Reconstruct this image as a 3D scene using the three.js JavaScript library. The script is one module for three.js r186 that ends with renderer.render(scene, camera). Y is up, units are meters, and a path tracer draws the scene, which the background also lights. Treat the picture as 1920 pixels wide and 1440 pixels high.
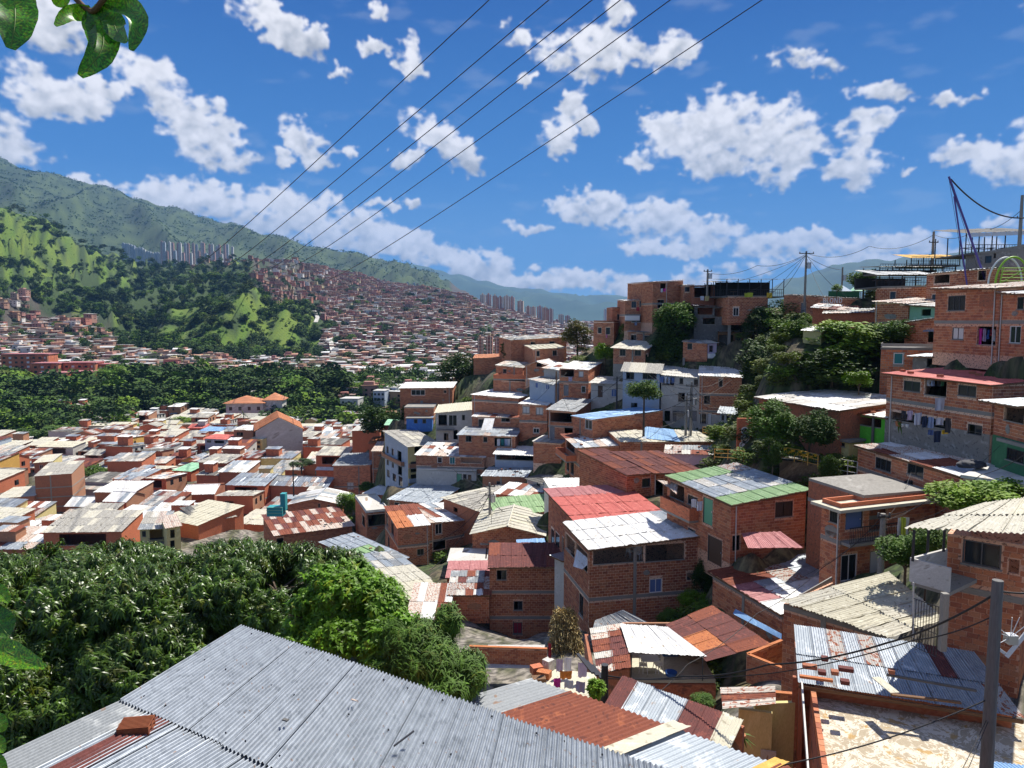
import * as THREE from 'three';
import { mergeGeometries } from 'three/addons/utils/BufferGeometryUtils.js';
import { createNoise3D, createNoise2D } from 'simplex-noise';

// ---------- seeded random ----------
function rng(seed) { let s = seed >>> 0; return () => { s = (s + 0x6d2b79f5) | 0; let t = Math.imul(s ^ (s >>> 15), 1 | s); t = (t + Math.imul(t ^ (t >>> 7), 61 | t)) ^ t; return ((t ^ (t >>> 14)) >>> 0) / 4294967296; }; }
const R0 = rng(11);
const n3 = createNoise3D(rng(5)), n2 = createNoise2D(rng(9));
const V = (x = 0, y = 0, z = 0) => new THREE.Vector3(x, y, z);
const { clamp, lerp, smoothstep } = THREE.MathUtils;
const mixc = (a, b, t) => [a[0] + (b[0] - a[0]) * t, a[1] + (b[1] - a[1]) * t, a[2] + (b[2] - a[2]) * t];
const fbm2 = (x, y, o = 4) => { let s = 0, a = 0.5; for (let i = 0; i < o; i++) { s += a * n2(x, y); x = x * 2.03 + 11.3; y = y * 2.03 + 5.7; a *= 0.5; } return s; };
const fbm3 = (x, y, z, o = 4) => { let s = 0, a = 0.5; for (let i = 0; i < o; i++) { s += a * n3(x, y, z); x = x * 2.03 + 3.1; y = y * 2.03 + 7.7; z = z * 2.03 + 1.3; a *= 0.5; } return s; };

// ---------- camera: eye level is y = 0, looking along -z, tilted down a little ----------
const scene = new THREE.Scene();
const PITCH = 5.06 * Math.PI / 180, FL = 720 / Math.tan(28 * Math.PI / 180);
const camera = new THREE.PerspectiveCamera(56, 4 / 3, 0.1, 40000);
camera.rotation.x = -PITCH;
camera.updateMatrixWorld(true);

// ---------- sun: beyond and to the right, high ----------
const SUN = V(0.36, 0.82, -0.44).normalize();
const sun = new THREE.DirectionalLight(new THREE.Color(1, 0.955, 0.88), 4.8);
sun.position.copy(SUN).multiplyScalar(400);
sun.castShadow = true;
sun.shadow.mapSize.set(4096, 4096);
Object.assign(sun.shadow.camera, { left: -220, right: 220, top: 220, bottom: -220, near: 1, far: 1200 });
scene.add(sun);
const EXPOSURE = 1.65;

// a pixel of a 1920 x 1440 survey sheet -> a ray, and a point on it at a distance in front
const CP = Math.cos(PITCH), SP = Math.sin(PITCH);
function ray(px, py) { const cx = (px - 960) / FL, cy = (720 - py) / FL; return V(cx, cy * CP - SP, -cy * SP - CP); }
function at(px, py, d) { const r = ray(px, py); return r.multiplyScalar(d / -r.z); }
function atY(px, py, y) { const r = ray(px, py); return r.multiplyScalar(y / r.y); }
function onPlane(px, py, p, n) { const r = ray(px, py); return r.multiplyScalar(p.dot(n) / r.dot(n)); }

const billow = (x, y, z, o) => { let s = 0, a = 0.5; for (let i = 0; i < o; i++) { s += a * (0.55 - 1.25 * Math.abs(n3(x, y, z))); x = x * 2.07 + 5.1; y = y * 2.07 + 1.7; z = z * 2.07 + 9.3; a *= 0.5; } return s; };
// ---------- sky: air and clouds ----------
{
  const W = 4096, H = 2048, data = new Float32Array(W * H * 4), E = EXPOSURE;
  const C = [];
  const add = (d, rx, ry, rot, s) => {
    const r = V(0, 1, 0).cross(d).negate().normalize(), u = V().crossVectors(r, d).normalize();
    const c = Math.cos(rot), n = Math.sin(rot);
    C.push({ d, r, u, c, n, rx, ry, s, R: Math.max(rx, ry) * 1.9 });
  };
  const list = [[70, 130, 48, 30, 28], [112, 182, 78, 44, 8], [300, 165, 75, 46, 35], [370, 228, 82, 46, 30], [405, 282, 95, 42, 12], [190, 165, 42, 20, 20], [392, 196, 30, 20, 0], [20, 275, 58, 36, 0],
    [105, 40, 80, 55, 10], [525, 50, 90, 28, 28], [600, 82, 30, 18, 20], [700, 92, 42, 14, 0], [772, 118, 26, 42, -10], [635, 135, 20, 18, 0], [705, 28, 28, 18, 15], [575, 262, 62, 30, 35], [532, 292, 30, 13, 0],
    [600, 300, 30, 22, 0], [652, 288, 12, 20, 0], [835, 272, 90, 32, 28], [762, 292, 36, 17, -20], [1046, 266, 46, 34, 25], [1072, 190, 26, 42, 28], [1100, 225, 36, 20, 40], [1105, 95, 90, 44, 5], [1190, 100, 70, 30, 0],
    [1256, 96, 46, 36, 5], [1150, 25, 40, 28, 0], [992, 144, 22, 10, 10], [972, 75, 30, 22, 40], [1370, 235, 125, 64, 8], [1440, 270, 100, 76, 0], [1300, 290, 90, 40, 15], [1450, 325, 46, 36, 0], [1245, 246, 60, 22, 10], [1200, 300, 36, 26, 0],
    [1610, 232, 54, 34, 0], [1596, 318, 62, 36, -10], [1604, 275, 40, 50, 0], [1510, 112, 66, 20, 12], [1650, 172, 68, 20, 14], [1770, 192, 56, 14, 10], [1900, 305, 66, 40, 10], [1815, 282, 56, 22, 0], [1700, 316, 24, 13, 0],
    [330, 372, 80, 36, 5], [430, 385, 80, 34, 5], [530, 402, 100, 48, 8], [640, 428, 95, 44, 15], [770, 462, 80, 32, 20], [870, 498, 90, 26, 15], [1000, 532, 85, 16, 8], [175, 348, 55, 16, 12], [930, 488, 42, 26, 10], [1002, 506, 20, 16, 0],
    [1110, 390, 80, 30, 12], [1230, 408, 90, 36, 8], [1330, 438, 90, 30, 10], [1440, 462, 100, 28, 4], [1255, 466, 85, 18, 2], [1560, 462, 110, 28, 0], [1700, 455, 90, 24, 0], [990, 428, 50, 10, 6], [1100, 520, 72, 22, 0], [1160, 530, 50, 18, 0],
    [1330, 515, 66, 26, 0], [1440, 500, 70, 22, 0], [1880, 415, 55, 16, 0], [1520, 435, 32, 14, 0], [1620, 490, 90, 20, 0], [1800, 470, 90, 22, 0], [770, 378, 30, 8, 15], [1190, 546, 70, 12, 0], [720, 385, 30, 10, 0]];
  for (const [x, y, rx, ry, rot] of list) {
    const d = ray(x, y).normalize(), k = Math.pow(Math.abs(d.z), 1.4);
    add(d, rx / FL * k, ry / FL * k, -rot * Math.PI / 180, (y > 340 && x < 1100 && rx > 60) ? 0.35 : rx > 70 ? 0.15 : 0.0);
  }
  const rr = rng(77);
  for (let i = 0; i < 330; i++) {           // the same kind of sky goes on all round
    const az = rr() * 2 * Math.PI, el = Math.asin(Math.pow(rr(), 1.5) * 0.95 + 0.03), d = V(Math.cos(az) * Math.cos(el), Math.sin(el), Math.sin(az) * Math.cos(el));
    const px = d.dot(V(1, 0, 0)), f = -d.z * CP - d.y * SP, u = d.y * CP - d.z * SP;
    if (f > 0 && Math.abs(px / f) < 0.82 && u / f < 0.66) continue;
    const s = 0.02 + 0.06 * rr(); add(d, s * (1 + rr()), s * 0.6, (rr() - 0.6) * 0.8, 0.1);
  }
  const rowOf = C.map((c) => { const el = Math.asin(c.d.y); return [el - c.R * 1.3, el + c.R * 1.3]; });
  const zen = [0.010, 0.07, 0.34], top = [0.012, 0.105, 0.42], mid = [0.04, 0.22, 0.61], low = [0.12, 0.36, 0.74], hor = [0.32, 0.58, 0.86];
  const d = V(), px = new Float32Array(3);
  for (let row = 0; row < H; row++) {
    const el = ((row + 0.5) / H - 0.5) * Math.PI, y = Math.sin(el), ce = Math.cos(el), deg = el * 180 / Math.PI;
    let base;
    if (deg < 0) base = [0.16, 0.15, 0.12]; else if (deg < 4) base = mixc(hor, low, deg / 4); else if (deg < 11) base = mixc(low, mid, (deg - 4) / 7); else if (deg < 24) base = mixc(mid, top, (deg - 11) / 13); else base = mixc(top, zen, clamp((deg - 24) / 50, 0, 1));
    const near = deg < -1 ? [] : C.filter((c, i) => el > rowOf[i][0] && el < rowOf[i][1]);
    for (let col = 0; col < W; col++) {
      const az = ((col + 0.5) / W - 0.5) * 2 * Math.PI, x = Math.cos(az) * ce, z = Math.sin(az) * ce, o = (row * W + col) * 4;
      let r = base[0], g = base[1], b = base[2];
      if (deg >= 0) {
        let best = -9, rel = 0, sum = 0; let warp = null, wx = 0, wy = 0;
        for (const c of near) {
          const dot = x * c.d.x + y * c.d.y + z * c.d.z;
          if (dot < 1 - c.R * c.R * 0.85) continue;
          if (warp === null) { warp = 1; wx = fbm3(x * 16, y * 16, z * 16, 4) * 0.02 + fbm3(x * 60, y * 60, z * 60 + 9, 3) * 0.008; wy = fbm3(x * 16 + 40, y * 16, z * 16, 4) * 0.014 + fbm3(x * 60 + 30, y * 60, z * 60 + 9, 3) * 0.008; }
          const a = x * c.r.x + y * c.r.y + z * c.r.z + wx, e = x * c.u.x + y * c.u.y + z * c.u.z + wy;
          const p = (a * c.c + e * c.n) / c.rx, q = (-a * c.n + e * c.c) / c.ry, v = 1 - (p * p + q * q) + c.s;
          if (v > -1.6) { const w = Math.exp(v * 2.2); sum += w; rel += w * (e / c.ry); }
          if (v > best) best = v;
        }
        if (best > -1.3) {
          rel /= sum;
          const bl = billow(x * 24, y * 30, z * 24, 6), low2 = fbm3(x * 13 + 7, y * 17, z * 13, 3);
          const dens = clamp(best, -1.3, 0.9) * 0.85 + bl * 0.8 + low2 * 0.85 + fbm3(x * 34, y * 70, z * 34 + 3, 4) * 0.45 - 0.13;
          const al = smoothstep(dens, -0.12, 0.58) * 0.99;
          if (al > 0) {
            const b2 = billow((x + SUN.x * 0.016) * 24, (y + SUN.y * 0.018) * 30, (z + SUN.z * 0.016) * 24, 4);
            let sh = 0.90 + 0.28 * clamp(rel, -1.4, 0.6) + 0.42 * (bl - b2) + 0.10 * low2 - smoothstep(dens, 0.6, 1.3) * 0.08;
            sh = clamp(sh, 0.48, 1.08);
            r = lerp(r, sh * (0.93 + 0.06 * sh), al); g = lerp(g, sh * 0.965 + 0.012, al); b = lerp(b, sh * 0.945 + 0.055, al);
          }
        }
        const cir = fbm3(x * 9 + 5, y * 26, z * 9, 5); const ca = smoothstep(cir, 0.20, 0.62) * 0.12 * smoothstep(deg, 2, 10);
        if (ca > 0) { r = lerp(r, 0.75, ca); g = lerp(g, 0.8, ca); b = lerp(b, 0.86, ca); }
      }
      data[o] = r / E; data[o + 1] = g / E; data[o + 2] = b / E; data[o + 3] = 1;
    }
  }
  const t = new THREE.DataTexture(data, W, H, THREE.RGBAFormat, THREE.FloatType);
  t.mapping = THREE.EquirectangularReflectionMapping; t.magFilter = THREE.LinearFilter; t.needsUpdate = true;
  scene.background = t; scene.environment = t;
}
scene.fog = new THREE.FogExp2(new THREE.Color(0.24, 0.52, 1.0), 0.000068);
// ---------- names, labels ----------
const taken = new Map();
function numbered(name) { const k = taken.get(name) || 0; taken.set(name, k + 1); return k ? name + '_' + String(k).padStart(3, '0') : name; }
function tag(o, label, category, group, kind) { o.userData = { label, category }; if (group) o.userData.group = group; if (kind) o.userData.kind = kind; return o; }
function thing(name, label, category, pos, yaw = 0, group) {
  const o = new THREE.Group(); o.name = numbered(name); if (pos) o.position.copy(pos); o.rotation.y = yaw; scene.add(o); return tag(o, label, category, group);
}
function mesh(name, geo, m, parent) { const o = new THREE.Mesh(geo, m); o.name = parent === scene ? numbered(name) : name; o.castShadow = o.receiveShadow = true; parent.add(o); return o; }
function merged(name, geos, m, parent) { return mesh(name, geos.length > 1 ? mergeGeometries(geos.map((g) => g.index ? g.toNonIndexed() : g)) : geos[0], m, parent); }
function solo(name, geos, m, label, category, group, kind) { return tag(merged(name, [].concat(geos), m, scene), label, category, group, kind); }
function structure(name, geo, m, label) { const o = mesh(name, geo, m, scene); o.userData = { kind: 'structure' }; if (label) o.userData.label = label; return o; }

// ---------- procedural textures (uv in metres; each repeats every s metres) ----------
const texs = {};
function tex(key, s, fn, size = 512, srgb = true) {
  if (texs[key]) return texs[key];
  const d = new Uint8Array(size * size * 4);
  for (let j = 0; j < size; j++) for (let i = 0; i < size; i++) {
    const c = fn(i / size, j / size), o = (j * size + i) * 4;
    d[o] = clamp(c[0], 0, 255); d[o + 1] = clamp(c[1], 0, 255); d[o + 2] = clamp(c[2], 0, 255); d[o + 3] = 255;
  }
  const t = new THREE.DataTexture(d, size, size); t.wrapS = t.wrapT = THREE.RepeatWrapping; t.magFilter = THREE.LinearFilter; t.minFilter = THREE.LinearMipmapLinearFilter;
  t.generateMipmaps = true; if (srgb) t.colorSpace = THREE.SRGBColorSpace; t.repeat.set(1 / s, 1 / s); t.needsUpdate = true;
  return (texs[key] = t);
}
// tiling noise: noise on a torus
function tn(u, v, f, o = 4, seed = 0) {
  let s = 0, a = 0.5; const A = 2 * Math.PI;
  for (let i = 0; i < o; i++) { const r = f / A; s += a * n3(Math.cos(u * A) * r + seed * 7.1, Math.sin(u * A) * r + Math.cos(v * A) * r * 1.0 + seed, Math.sin(v * A) * r + Math.cos(v * A + u * A) * 0.11 * r); f *= 2; a *= 0.5; seed += 3.3; }
  return s;
}
const S = THREE.MeshStandardMaterial;
const surf = {};
// colour ramp with patches: base, second (stain) colour, amount, streak stretch
function mottled(key, s, a, b, amount, { f = 4, sx = 1, grain = 14, c = null, cAmt = 0, seed = 1, rough = 0.85, metal = 0, bump = 0 } = {}) {
  const t = tex(key, s, (u, v) => {
    const p = tn(u, v * 1, f * 1, 5, seed), q = tn(u, v, f * 6 * sx, 3, seed + 5), k = clamp(0.5 + p * 1.25 + q * 0.3 - (1 - amount), 0, 1);
    let col = mixc(a, b, smoothstep(k, 0.15, 0.75));
    if (c) col = mixc(col, c, smoothstep(tn(u, v, f * 2, 5, seed + 9) + cAmt - 0.5, 0.0, 0.16));
    const g = (tn(u, v, 60, 2, seed + 2)) * grain + (tn(u, v, 140, 1, seed)) * grain;
    return [col[0] + g, col[1] + g, col[2] + g];
  }, 256);
  const m = new S({ map: t, roughness: rough, metalness: metal }); if (bump) { m.bumpMap = t; m.bumpScale = bump; }
  return (surf[key] = m);
}
mottled('galvold', 3.3, [128, 132, 134], [178, 180, 178], 0.5, { f: 4, c: [124, 98, 80], cAmt: 0.1, rough: 0.65, metal: 0.12, seed: 2 });
mottled('zinc', 2.9, [146, 154, 160], [186, 190, 193], 0.5, { f: 4, c: [140, 118, 100], cAmt: 0.03, rough: 0.55, metal: 0.2, seed: 31 });
mottled('white', 3.7, [214, 212, 206], [232, 232, 230], 0.55, { f: 3, c: [186, 172, 152], cAmt: 0.08, rough: 0.6, seed: 3 });
mottled('offwhite', 3.2, [186, 182, 172], [214, 211, 203], 0.5, { f: 4, c: [150, 130, 108], cAmt: 0.14, rough: 0.75, seed: 4 });
mottled('rust', 2.3, [122, 62, 40], [156, 88, 54], 0.5, { f: 5, c: [98, 48, 34], cAmt: 0.2, rough: 0.88, seed: 5 });
mottled('rustdark', 2.7, [96, 46, 40], [124, 64, 52], 0.5, { f: 5, c: [80, 40, 36], cAmt: 0.25, rough: 0.85, seed: 6 });
mottled('rustpatch', 1.9, [166, 160, 152], [190, 186, 180], 0.5, { f: 4, c: [136, 72, 44], cAmt: 0.42, rough: 0.75, metal: 0.1, seed: 7 });
mottled('rustlight', 2.1, [190, 180, 166], [206, 200, 190], 0.5, { f: 5, c: [150, 84, 58], cAmt: 0.34, rough: 0.75, seed: 27 });
mottled('orange', 2.0, [176, 104, 58], [196, 130, 78], 0.5, { f: 5, c: [140, 74, 44], cAmt: 0.25, rough: 0.85, seed: 28 });
mottled('pink', 2.9, [168, 106, 104], [186, 128, 124], 0.5, { f: 4, c: [150, 90, 86], cAmt: 0.15, rough: 0.7, seed: 8 });
mottled('red', 3.4, [186, 92, 80], [202, 112, 98], 0.5, { f: 3, c: [170, 84, 74], cAmt: 0.15, rough: 0.65, seed: 9 });
mottled('green', 3.0, [126, 156, 106], [150, 176, 130], 0.5, { f: 4, c: [160, 178, 146], cAmt: 0.1, rough: 0.7, seed: 10 });
mottled('mint', 3.0, [138, 186, 150], [160, 200, 170], 0.5, { f: 4, rough: 0.7, seed: 35 });
mottled('blue', 3.0, [120, 158, 196], [150, 184, 214], 0.5, { f: 4, rough: 0.55, metal: 0.1, seed: 33 });
mottled('bluedeep', 3.0, [44, 84, 150], [66, 104, 168], 0.5, { f: 4, rough: 0.6, seed: 34 });
mottled('cream', 2.6, [192, 186, 164], [210, 205, 184], 0.5, { f: 4, c: [160, 152, 130], cAmt: 0.16, rough: 0.9, seed: 11 });
mottled('fibro', 2.4, [158, 154, 144], [188, 184, 174], 0.5, { f: 5, c: [108, 104, 96], cAmt: 0.3, rough: 0.95, seed: 12, grain: 18 });
mottled('fibrolight', 2.8, [190, 185, 168], [208, 204, 188], 0.5, { f: 5, c: [140, 132, 116], cAmt: 0.22, rough: 0.95, seed: 13, grain: 16 });
mottled('fibrodark', 2.4, [98, 96, 92], [124, 121, 115], 0.5, { f: 5, c: [80, 78, 75], cAmt: 0.3, rough: 0.95, seed: 14 });
mottled('clay', 1.6, [178, 112, 74], [202, 142, 100], 0.5, { f: 8, c: [128, 92, 72], cAmt: 0.3, rough: 0.9, seed: 15, grain: 24 });
mottled('brick', 2.2, [190, 110, 76], [208, 128, 90], 0.5, { f: 6, c: [146, 90, 68], cAmt: 0.25, rough: 0.92, seed: 16, grain: 22 });
mottled('brickdark', 2.6, [164, 102, 74], [180, 116, 86], 0.5, { f: 6, c: [122, 88, 70], cAmt: 0.3, rough: 0.92, seed: 17, grain: 22 });
mottled('brickpale', 2.4, [166, 118, 88], [184, 138, 104], 0.5, { f: 6, c: [146, 110, 90], cAmt: 0.3, rough: 0.92, seed: 29, grain: 20 });
mottled('mortar', 2.1, [226, 192, 164], [236, 208, 182], 0.5, { f: 6, c: [146, 118, 100], cAmt: 0.3, rough: 0.95, seed: 18, grain: 20 });
mottled('mortarred', 2.1, [214, 166, 136], [226, 184, 154], 0.5, { f: 6, c: [132, 98, 82], cAmt: 0.3, rough: 0.95, seed: 30, grain: 20 });
mottled('concrete', 3.2, [138, 134, 126], [164, 160, 152], 0.5, { f: 5, c: [110, 106, 100], cAmt: 0.22, rough: 0.93, seed: 19, grain: 16 });
mottled('concretedark', 3.2, [104, 102, 98], [128, 125, 120], 0.5, { f: 5, c: [84, 82, 80], cAmt: 0.22, rough: 0.93, seed: 20 });
mottled('plaster', 3.8, [184, 181, 173], [200, 198, 192], 0.5, { f: 4, c: [158, 153, 144], cAmt: 0.12, rough: 0.9, seed: 21 });
mottled('plasterblue', 3.8, [158, 170, 184], [178, 188, 198], 0.5, { f: 4, c: [166, 172, 180], cAmt: 0.14, rough: 0.9, seed: 22 });
mottled('yellow', 3.0, [206, 190, 130], [222, 208, 152], 0.5, { f: 4, rough: 0.9, seed: 23 });
mottled('ochre', 3.0, [204, 160, 78], [220, 178, 96], 0.5, { f: 4, rough: 0.9, seed: 36 });
mottled('limewall', 3.0, [88, 190, 52], [104, 206, 66], 0.5, { f: 4, c: [82, 170, 52], cAmt: 0.1, rough: 0.85, seed: 24 });
mottled('greenwall', 3.0, [52, 108, 72], [64, 124, 84], 0.5, { f: 4, rough: 0.85, seed: 37 });
mottled('bluewall', 3.0, [58, 104, 176], [72, 120, 190], 0.5, { f: 4, rough: 0.85, seed: 25 });
mottled('lilac', 3.0, [206, 186, 200], [220, 204, 214], 0.5, { f: 4, rough: 0.85, seed: 38 });
mottled('wood', 1.8, [112, 82, 56], [142, 108, 76], 0.5, { f: 5, c: [84, 62, 44], cAmt: 0.25, rough: 0.9, seed: 26 });
mottled('earth', 4.0, [116, 98, 72], [142, 120, 88], 0.5, { f: 6, c: [92, 78, 58], cAmt: 0.3, rough: 1, seed: 39, grain: 24 });
{
  // bare roof slab with the white coat peeling off in curved scales
  const t = tex('peel', 3.2, (u, v) => {
    const w = tn(u, v, 5, 3, 41) * 1.2, s1 = tn(u + 0.02 * w, v * 1 + 0.06 * w, 12, 5, 42), band = tn(u, v, 3, 3, 44);
    const st = Math.sin((v * 26 + w * 7 + u * 4) * Math.PI) * 0.35 + s1 * 1.3 + band * 1.1;
    const k = smoothstep(st, -0.12, 0.1), g = tn(u, v, 90, 2, 4) * 18;
    let c = mixc([166, 152, 128], [208, 198, 178], k); c = mixc(c, [168, 132, 76], smoothstep(tn(u, v, 4, 4, 47), 0.28, 0.5) * 0.8);
    return [c[0] + g, c[1] + g, c[2] + g];
  }, 512);
  surf.peel = new S({ map: t, roughness: 0.95, bumpMap: t, bumpScale: 0.01 });
}
{
  // zinc sheet: fine streaks along the ridges, dull spangle, a few rust specks and water marks
  const t = tex('galv', 2.4, (u, v) => {
    const st = tn(u, v * 0, 22, 3, 101) * 24 + tn(u, v, 3, 3, 102) * 16, sp = tn(u, v, 70, 2, 103) * 16, wm = tn(u, v, 9, 4, 104) * 22 - smoothstep(tn(u, v, 8, 4, 106), 0.3, 0.36) * 22, ru = smoothstep(tn(u, v, 16, 4, 105), 0.55, 0.62);
    const k = 150 + st * 0.7 + sp * 0.7 + wm * 0.7; return mixc([k - 3, k + 3, k + 9], [128, 92, 68], ru * 0.8);
  });
  surf.galv = new S({ map: t, roughness: 0.42, metalness: 0.45 });
}
const flat = (r, g, b, rough = 0.7, metal = 0) => new S({ color: new THREE.Color().setRGB(r, g, b), roughness: rough, metalness: metal });
surf.glass = flat(0.02, 0.026, 0.03, 0.08); surf.frame = flat(0.10, 0.10, 0.10, 0.5, 0.3); surf.framewhite = flat(0.68, 0.68, 0.66, 0.5); surf.iron = flat(0.035, 0.035, 0.04, 0.5, 0.4);
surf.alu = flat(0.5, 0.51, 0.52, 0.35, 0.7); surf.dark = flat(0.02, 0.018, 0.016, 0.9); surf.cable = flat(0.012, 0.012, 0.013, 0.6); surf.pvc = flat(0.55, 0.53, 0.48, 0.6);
surf.curtain = flat(0.62, 0.60, 0.56, 0.95); surf.teal = flat(0.02, 0.16, 0.17, 0.8); surf.bluecloth = flat(0.10, 0.16, 0.34, 0.9); surf.redcloth = flat(0.34, 0.03, 0.05, 0.9); surf.pinkcloth = flat(0.6, 0.2, 0.32, 0.9);
surf.doorgreen = flat(0.12, 0.34, 0.2, 0.7); surf.doorgrey = flat(0.22, 0.22, 0.23, 0.6); surf.doorbrown = flat(0.10, 0.055, 0.03, 0.7); surf.plasticwhite = flat(0.78, 0.77, 0.75, 0.45); surf.black = flat(0.012, 0.012, 0.014, 0.35);
surf.purple = flat(0.10, 0.07, 0.30, 0.5, 0.2); surf.lime = flat(0.35, 0.62, 0.03, 0.5); surf.turq = flat(0.04, 0.30, 0.32, 0.6); surf.magenta = flat(0.62, 0.03, 0.32, 0.7); surf.yellowplastic = flat(0.7, 0.45, 0.02, 0.5);
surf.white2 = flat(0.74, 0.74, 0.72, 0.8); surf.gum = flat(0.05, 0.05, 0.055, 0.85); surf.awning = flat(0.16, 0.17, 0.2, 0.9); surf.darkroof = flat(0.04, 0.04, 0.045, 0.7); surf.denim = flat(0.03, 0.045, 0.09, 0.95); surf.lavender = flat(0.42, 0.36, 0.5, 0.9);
surf.palecloth = flat(0.6, 0.62, 0.66, 0.95); surf.skycloth = flat(0.28, 0.36, 0.52, 0.95); surf.limecloth = flat(0.42, 0.48, 0.04, 0.9); surf.orangecloth = flat(0.6, 0.2, 0.03, 0.9);
const brickTints = [[0.60, 0.205, 0.095], [0.66, 0.245, 0.11], [0.52, 0.175, 0.085], [0.62, 0.26, 0.13], [0.43, 0.14, 0.072]];
const brickMats = brickTints.map(([r, g, b], i) => { const m = surf.brick.clone(); m.map = tex('brickgrain', 0.9, (u, v) => { const g2 = 232 + tn(u, v, 7, 4, 3) * 60 + tn(u, v, 60, 2, 8) * 24; return [g2, g2, g2]; }, 256); m.color.setRGB(r, g, b); m.name = 'brick'; return m; });
const brickInst = brickMats[0].clone(); brickInst.color.setRGB(1, 1, 1);

// ---------- little geometry kit ----------
const box = (w, h, d, x = 0, y = 0, z = 0) => new THREE.BoxGeometry(w, h, d).translate(x, y, z);
function bar(a, b, r, n = 6, r2 = r) { const d = V().subVectors(b, a), g = new THREE.CylinderGeometry(r2, r, d.length(), n); g.applyQuaternion(new THREE.Quaternion().setFromUnitVectors(V(0, 1, 0), d.clone().normalize())); const m = V().addVectors(a, b).multiplyScalar(0.5); return g.translate(m.x, m.y, m.z); }
function beamBox(a, b, t, w = t) { const d = V().subVectors(b, a), g = new THREE.BoxGeometry(w, t, d.length()); const o = new THREE.Object3D(); o.position.addVectors(a, b).multiplyScalar(0.5); o.lookAt(b); o.updateMatrix(); return g.applyMatrix4(o.matrix); }
function tube(pts, r, n = 5, seg = 0) { return new THREE.TubeGeometry(new THREE.CatmullRomCurve3(pts), seg || Math.max(4, pts.length * 3), r, n); }
function sagPts(a, b, sag, n = 14) { const o = []; for (let i = 0; i <= n; i++) { const t = i / n, p = V().lerpVectors(a, b, t); p.y -= sag * 4 * t * (1 - t); o.push(p); } return o; }
const bil = (A, B, C, D, u, v) => { const p = V().lerpVectors(A, B, u), q = V().lerpVectors(D, C, u); return p.lerp(q, v); };
// one corrugated sheet over the patch a-b-c-d (a, b at the eave; ridges run from a to d)
function sheetGeo(a, b, c, d, { pitch = 0.1, amp = 0.014, per = 4, rows = 2, bow = 0, ou = 0, ov = 0, wob = 0, seed = 0 } = {}) {
  const wdt = a.distanceTo(b), len = a.distanceTo(d), waves = Math.max(2, Math.round(wdt / pitch)), nu = Math.min(waves * per, 120), nv = rows;
  const n = V().crossVectors(V().subVectors(b, a), V().subVectors(d, a)).normalize(); if (n.y < 0) n.negate();
  const pos = [], uv = [], idx = [];
  for (let j = 0; j <= nv; j++) for (let i = 0; i <= nu; i++) {
    const u = i / nu, v = j / nv, p = bil(a, b, c, d, u, v), k = amp * Math.cos(u * waves * 2 * Math.PI) + bow * 4 * v * (1 - v) + (wob ? wob * n2(u * 2.3 + seed, v * 2.1 + seed * 1.7) : 0);
    p.addScaledVector(n, k); pos.push(p.x, p.y, p.z); uv.push(u * wdt + ou, v * len + ov);
  }
  for (let j = 0; j < nv; j++) for (let i = 0; i < nu; i++) { const k = j * (nu + 1) + i; idx.push(k, k + 1, k + nu + 2, k, k + nu + 2, k + nu + 1); }
  const g = new THREE.BufferGeometry(); g.setAttribute('position', new THREE.Float32BufferAttribute(pos, 3)); g.setAttribute('uv', new THREE.Float32BufferAttribute(uv, 2)); g.setIndex(idx); g.computeVertexNormals(); return g;
}
function pick(pal, r) { let t = 0; for (const p of pal) t += p[1]; let k = r() * t; for (const p of pal) { k -= p[1]; if (k <= 0) return p[0]; } return pal[0][0]; }
const PAL = {
  tin: [['galv', 5], ['zinc', 3], ['galvold', 2], ['rustpatch', 1]], whitetin: [['white', 6], ['offwhite', 2], ['zinc', 1]], white: [['white', 1]], patchwork: [['galvold', 3], ['rustpatch', 3], ['rust', 2], ['rustdark', 2], ['white', 1], ['offwhite', 2]],
  rusty: [['rust', 5], ['rustdark', 4], ['rustpatch', 2], ['orange', 1]], rustdark: [['rustdark', 6], ['rust', 2]], rustwhite: [['white', 4], ['rustlight', 3], ['zinc', 2], ['rust', 2]], fibro: [['fibro', 6], ['fibrolight', 2]], fibrolight: [['fibrolight', 6], ['cream', 1]], fibrodark: [['fibrodark', 5], ['fibro', 2]],
  cream: [['cream', 1]], red: [['red', 1]], pink: [['pink', 1]], green: [['green', 1]], mint: [['mint', 1]], blue: [['blue', 1]], greenmix: [['green', 3], ['zinc', 2], ['offwhite', 1]], old: [['galvold', 3], ['fibro', 2], ['offwhite', 2], ['rustlight', 1]], clay: [['clay', 1]], deep: [['bluedeep', 1]], dark: [['concretedark', 1]], offwhite: [['offwhite', 1]], orange: [['orange', 3], ['rustlight', 1]], zinc: [['zinc', 1]],
};
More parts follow.
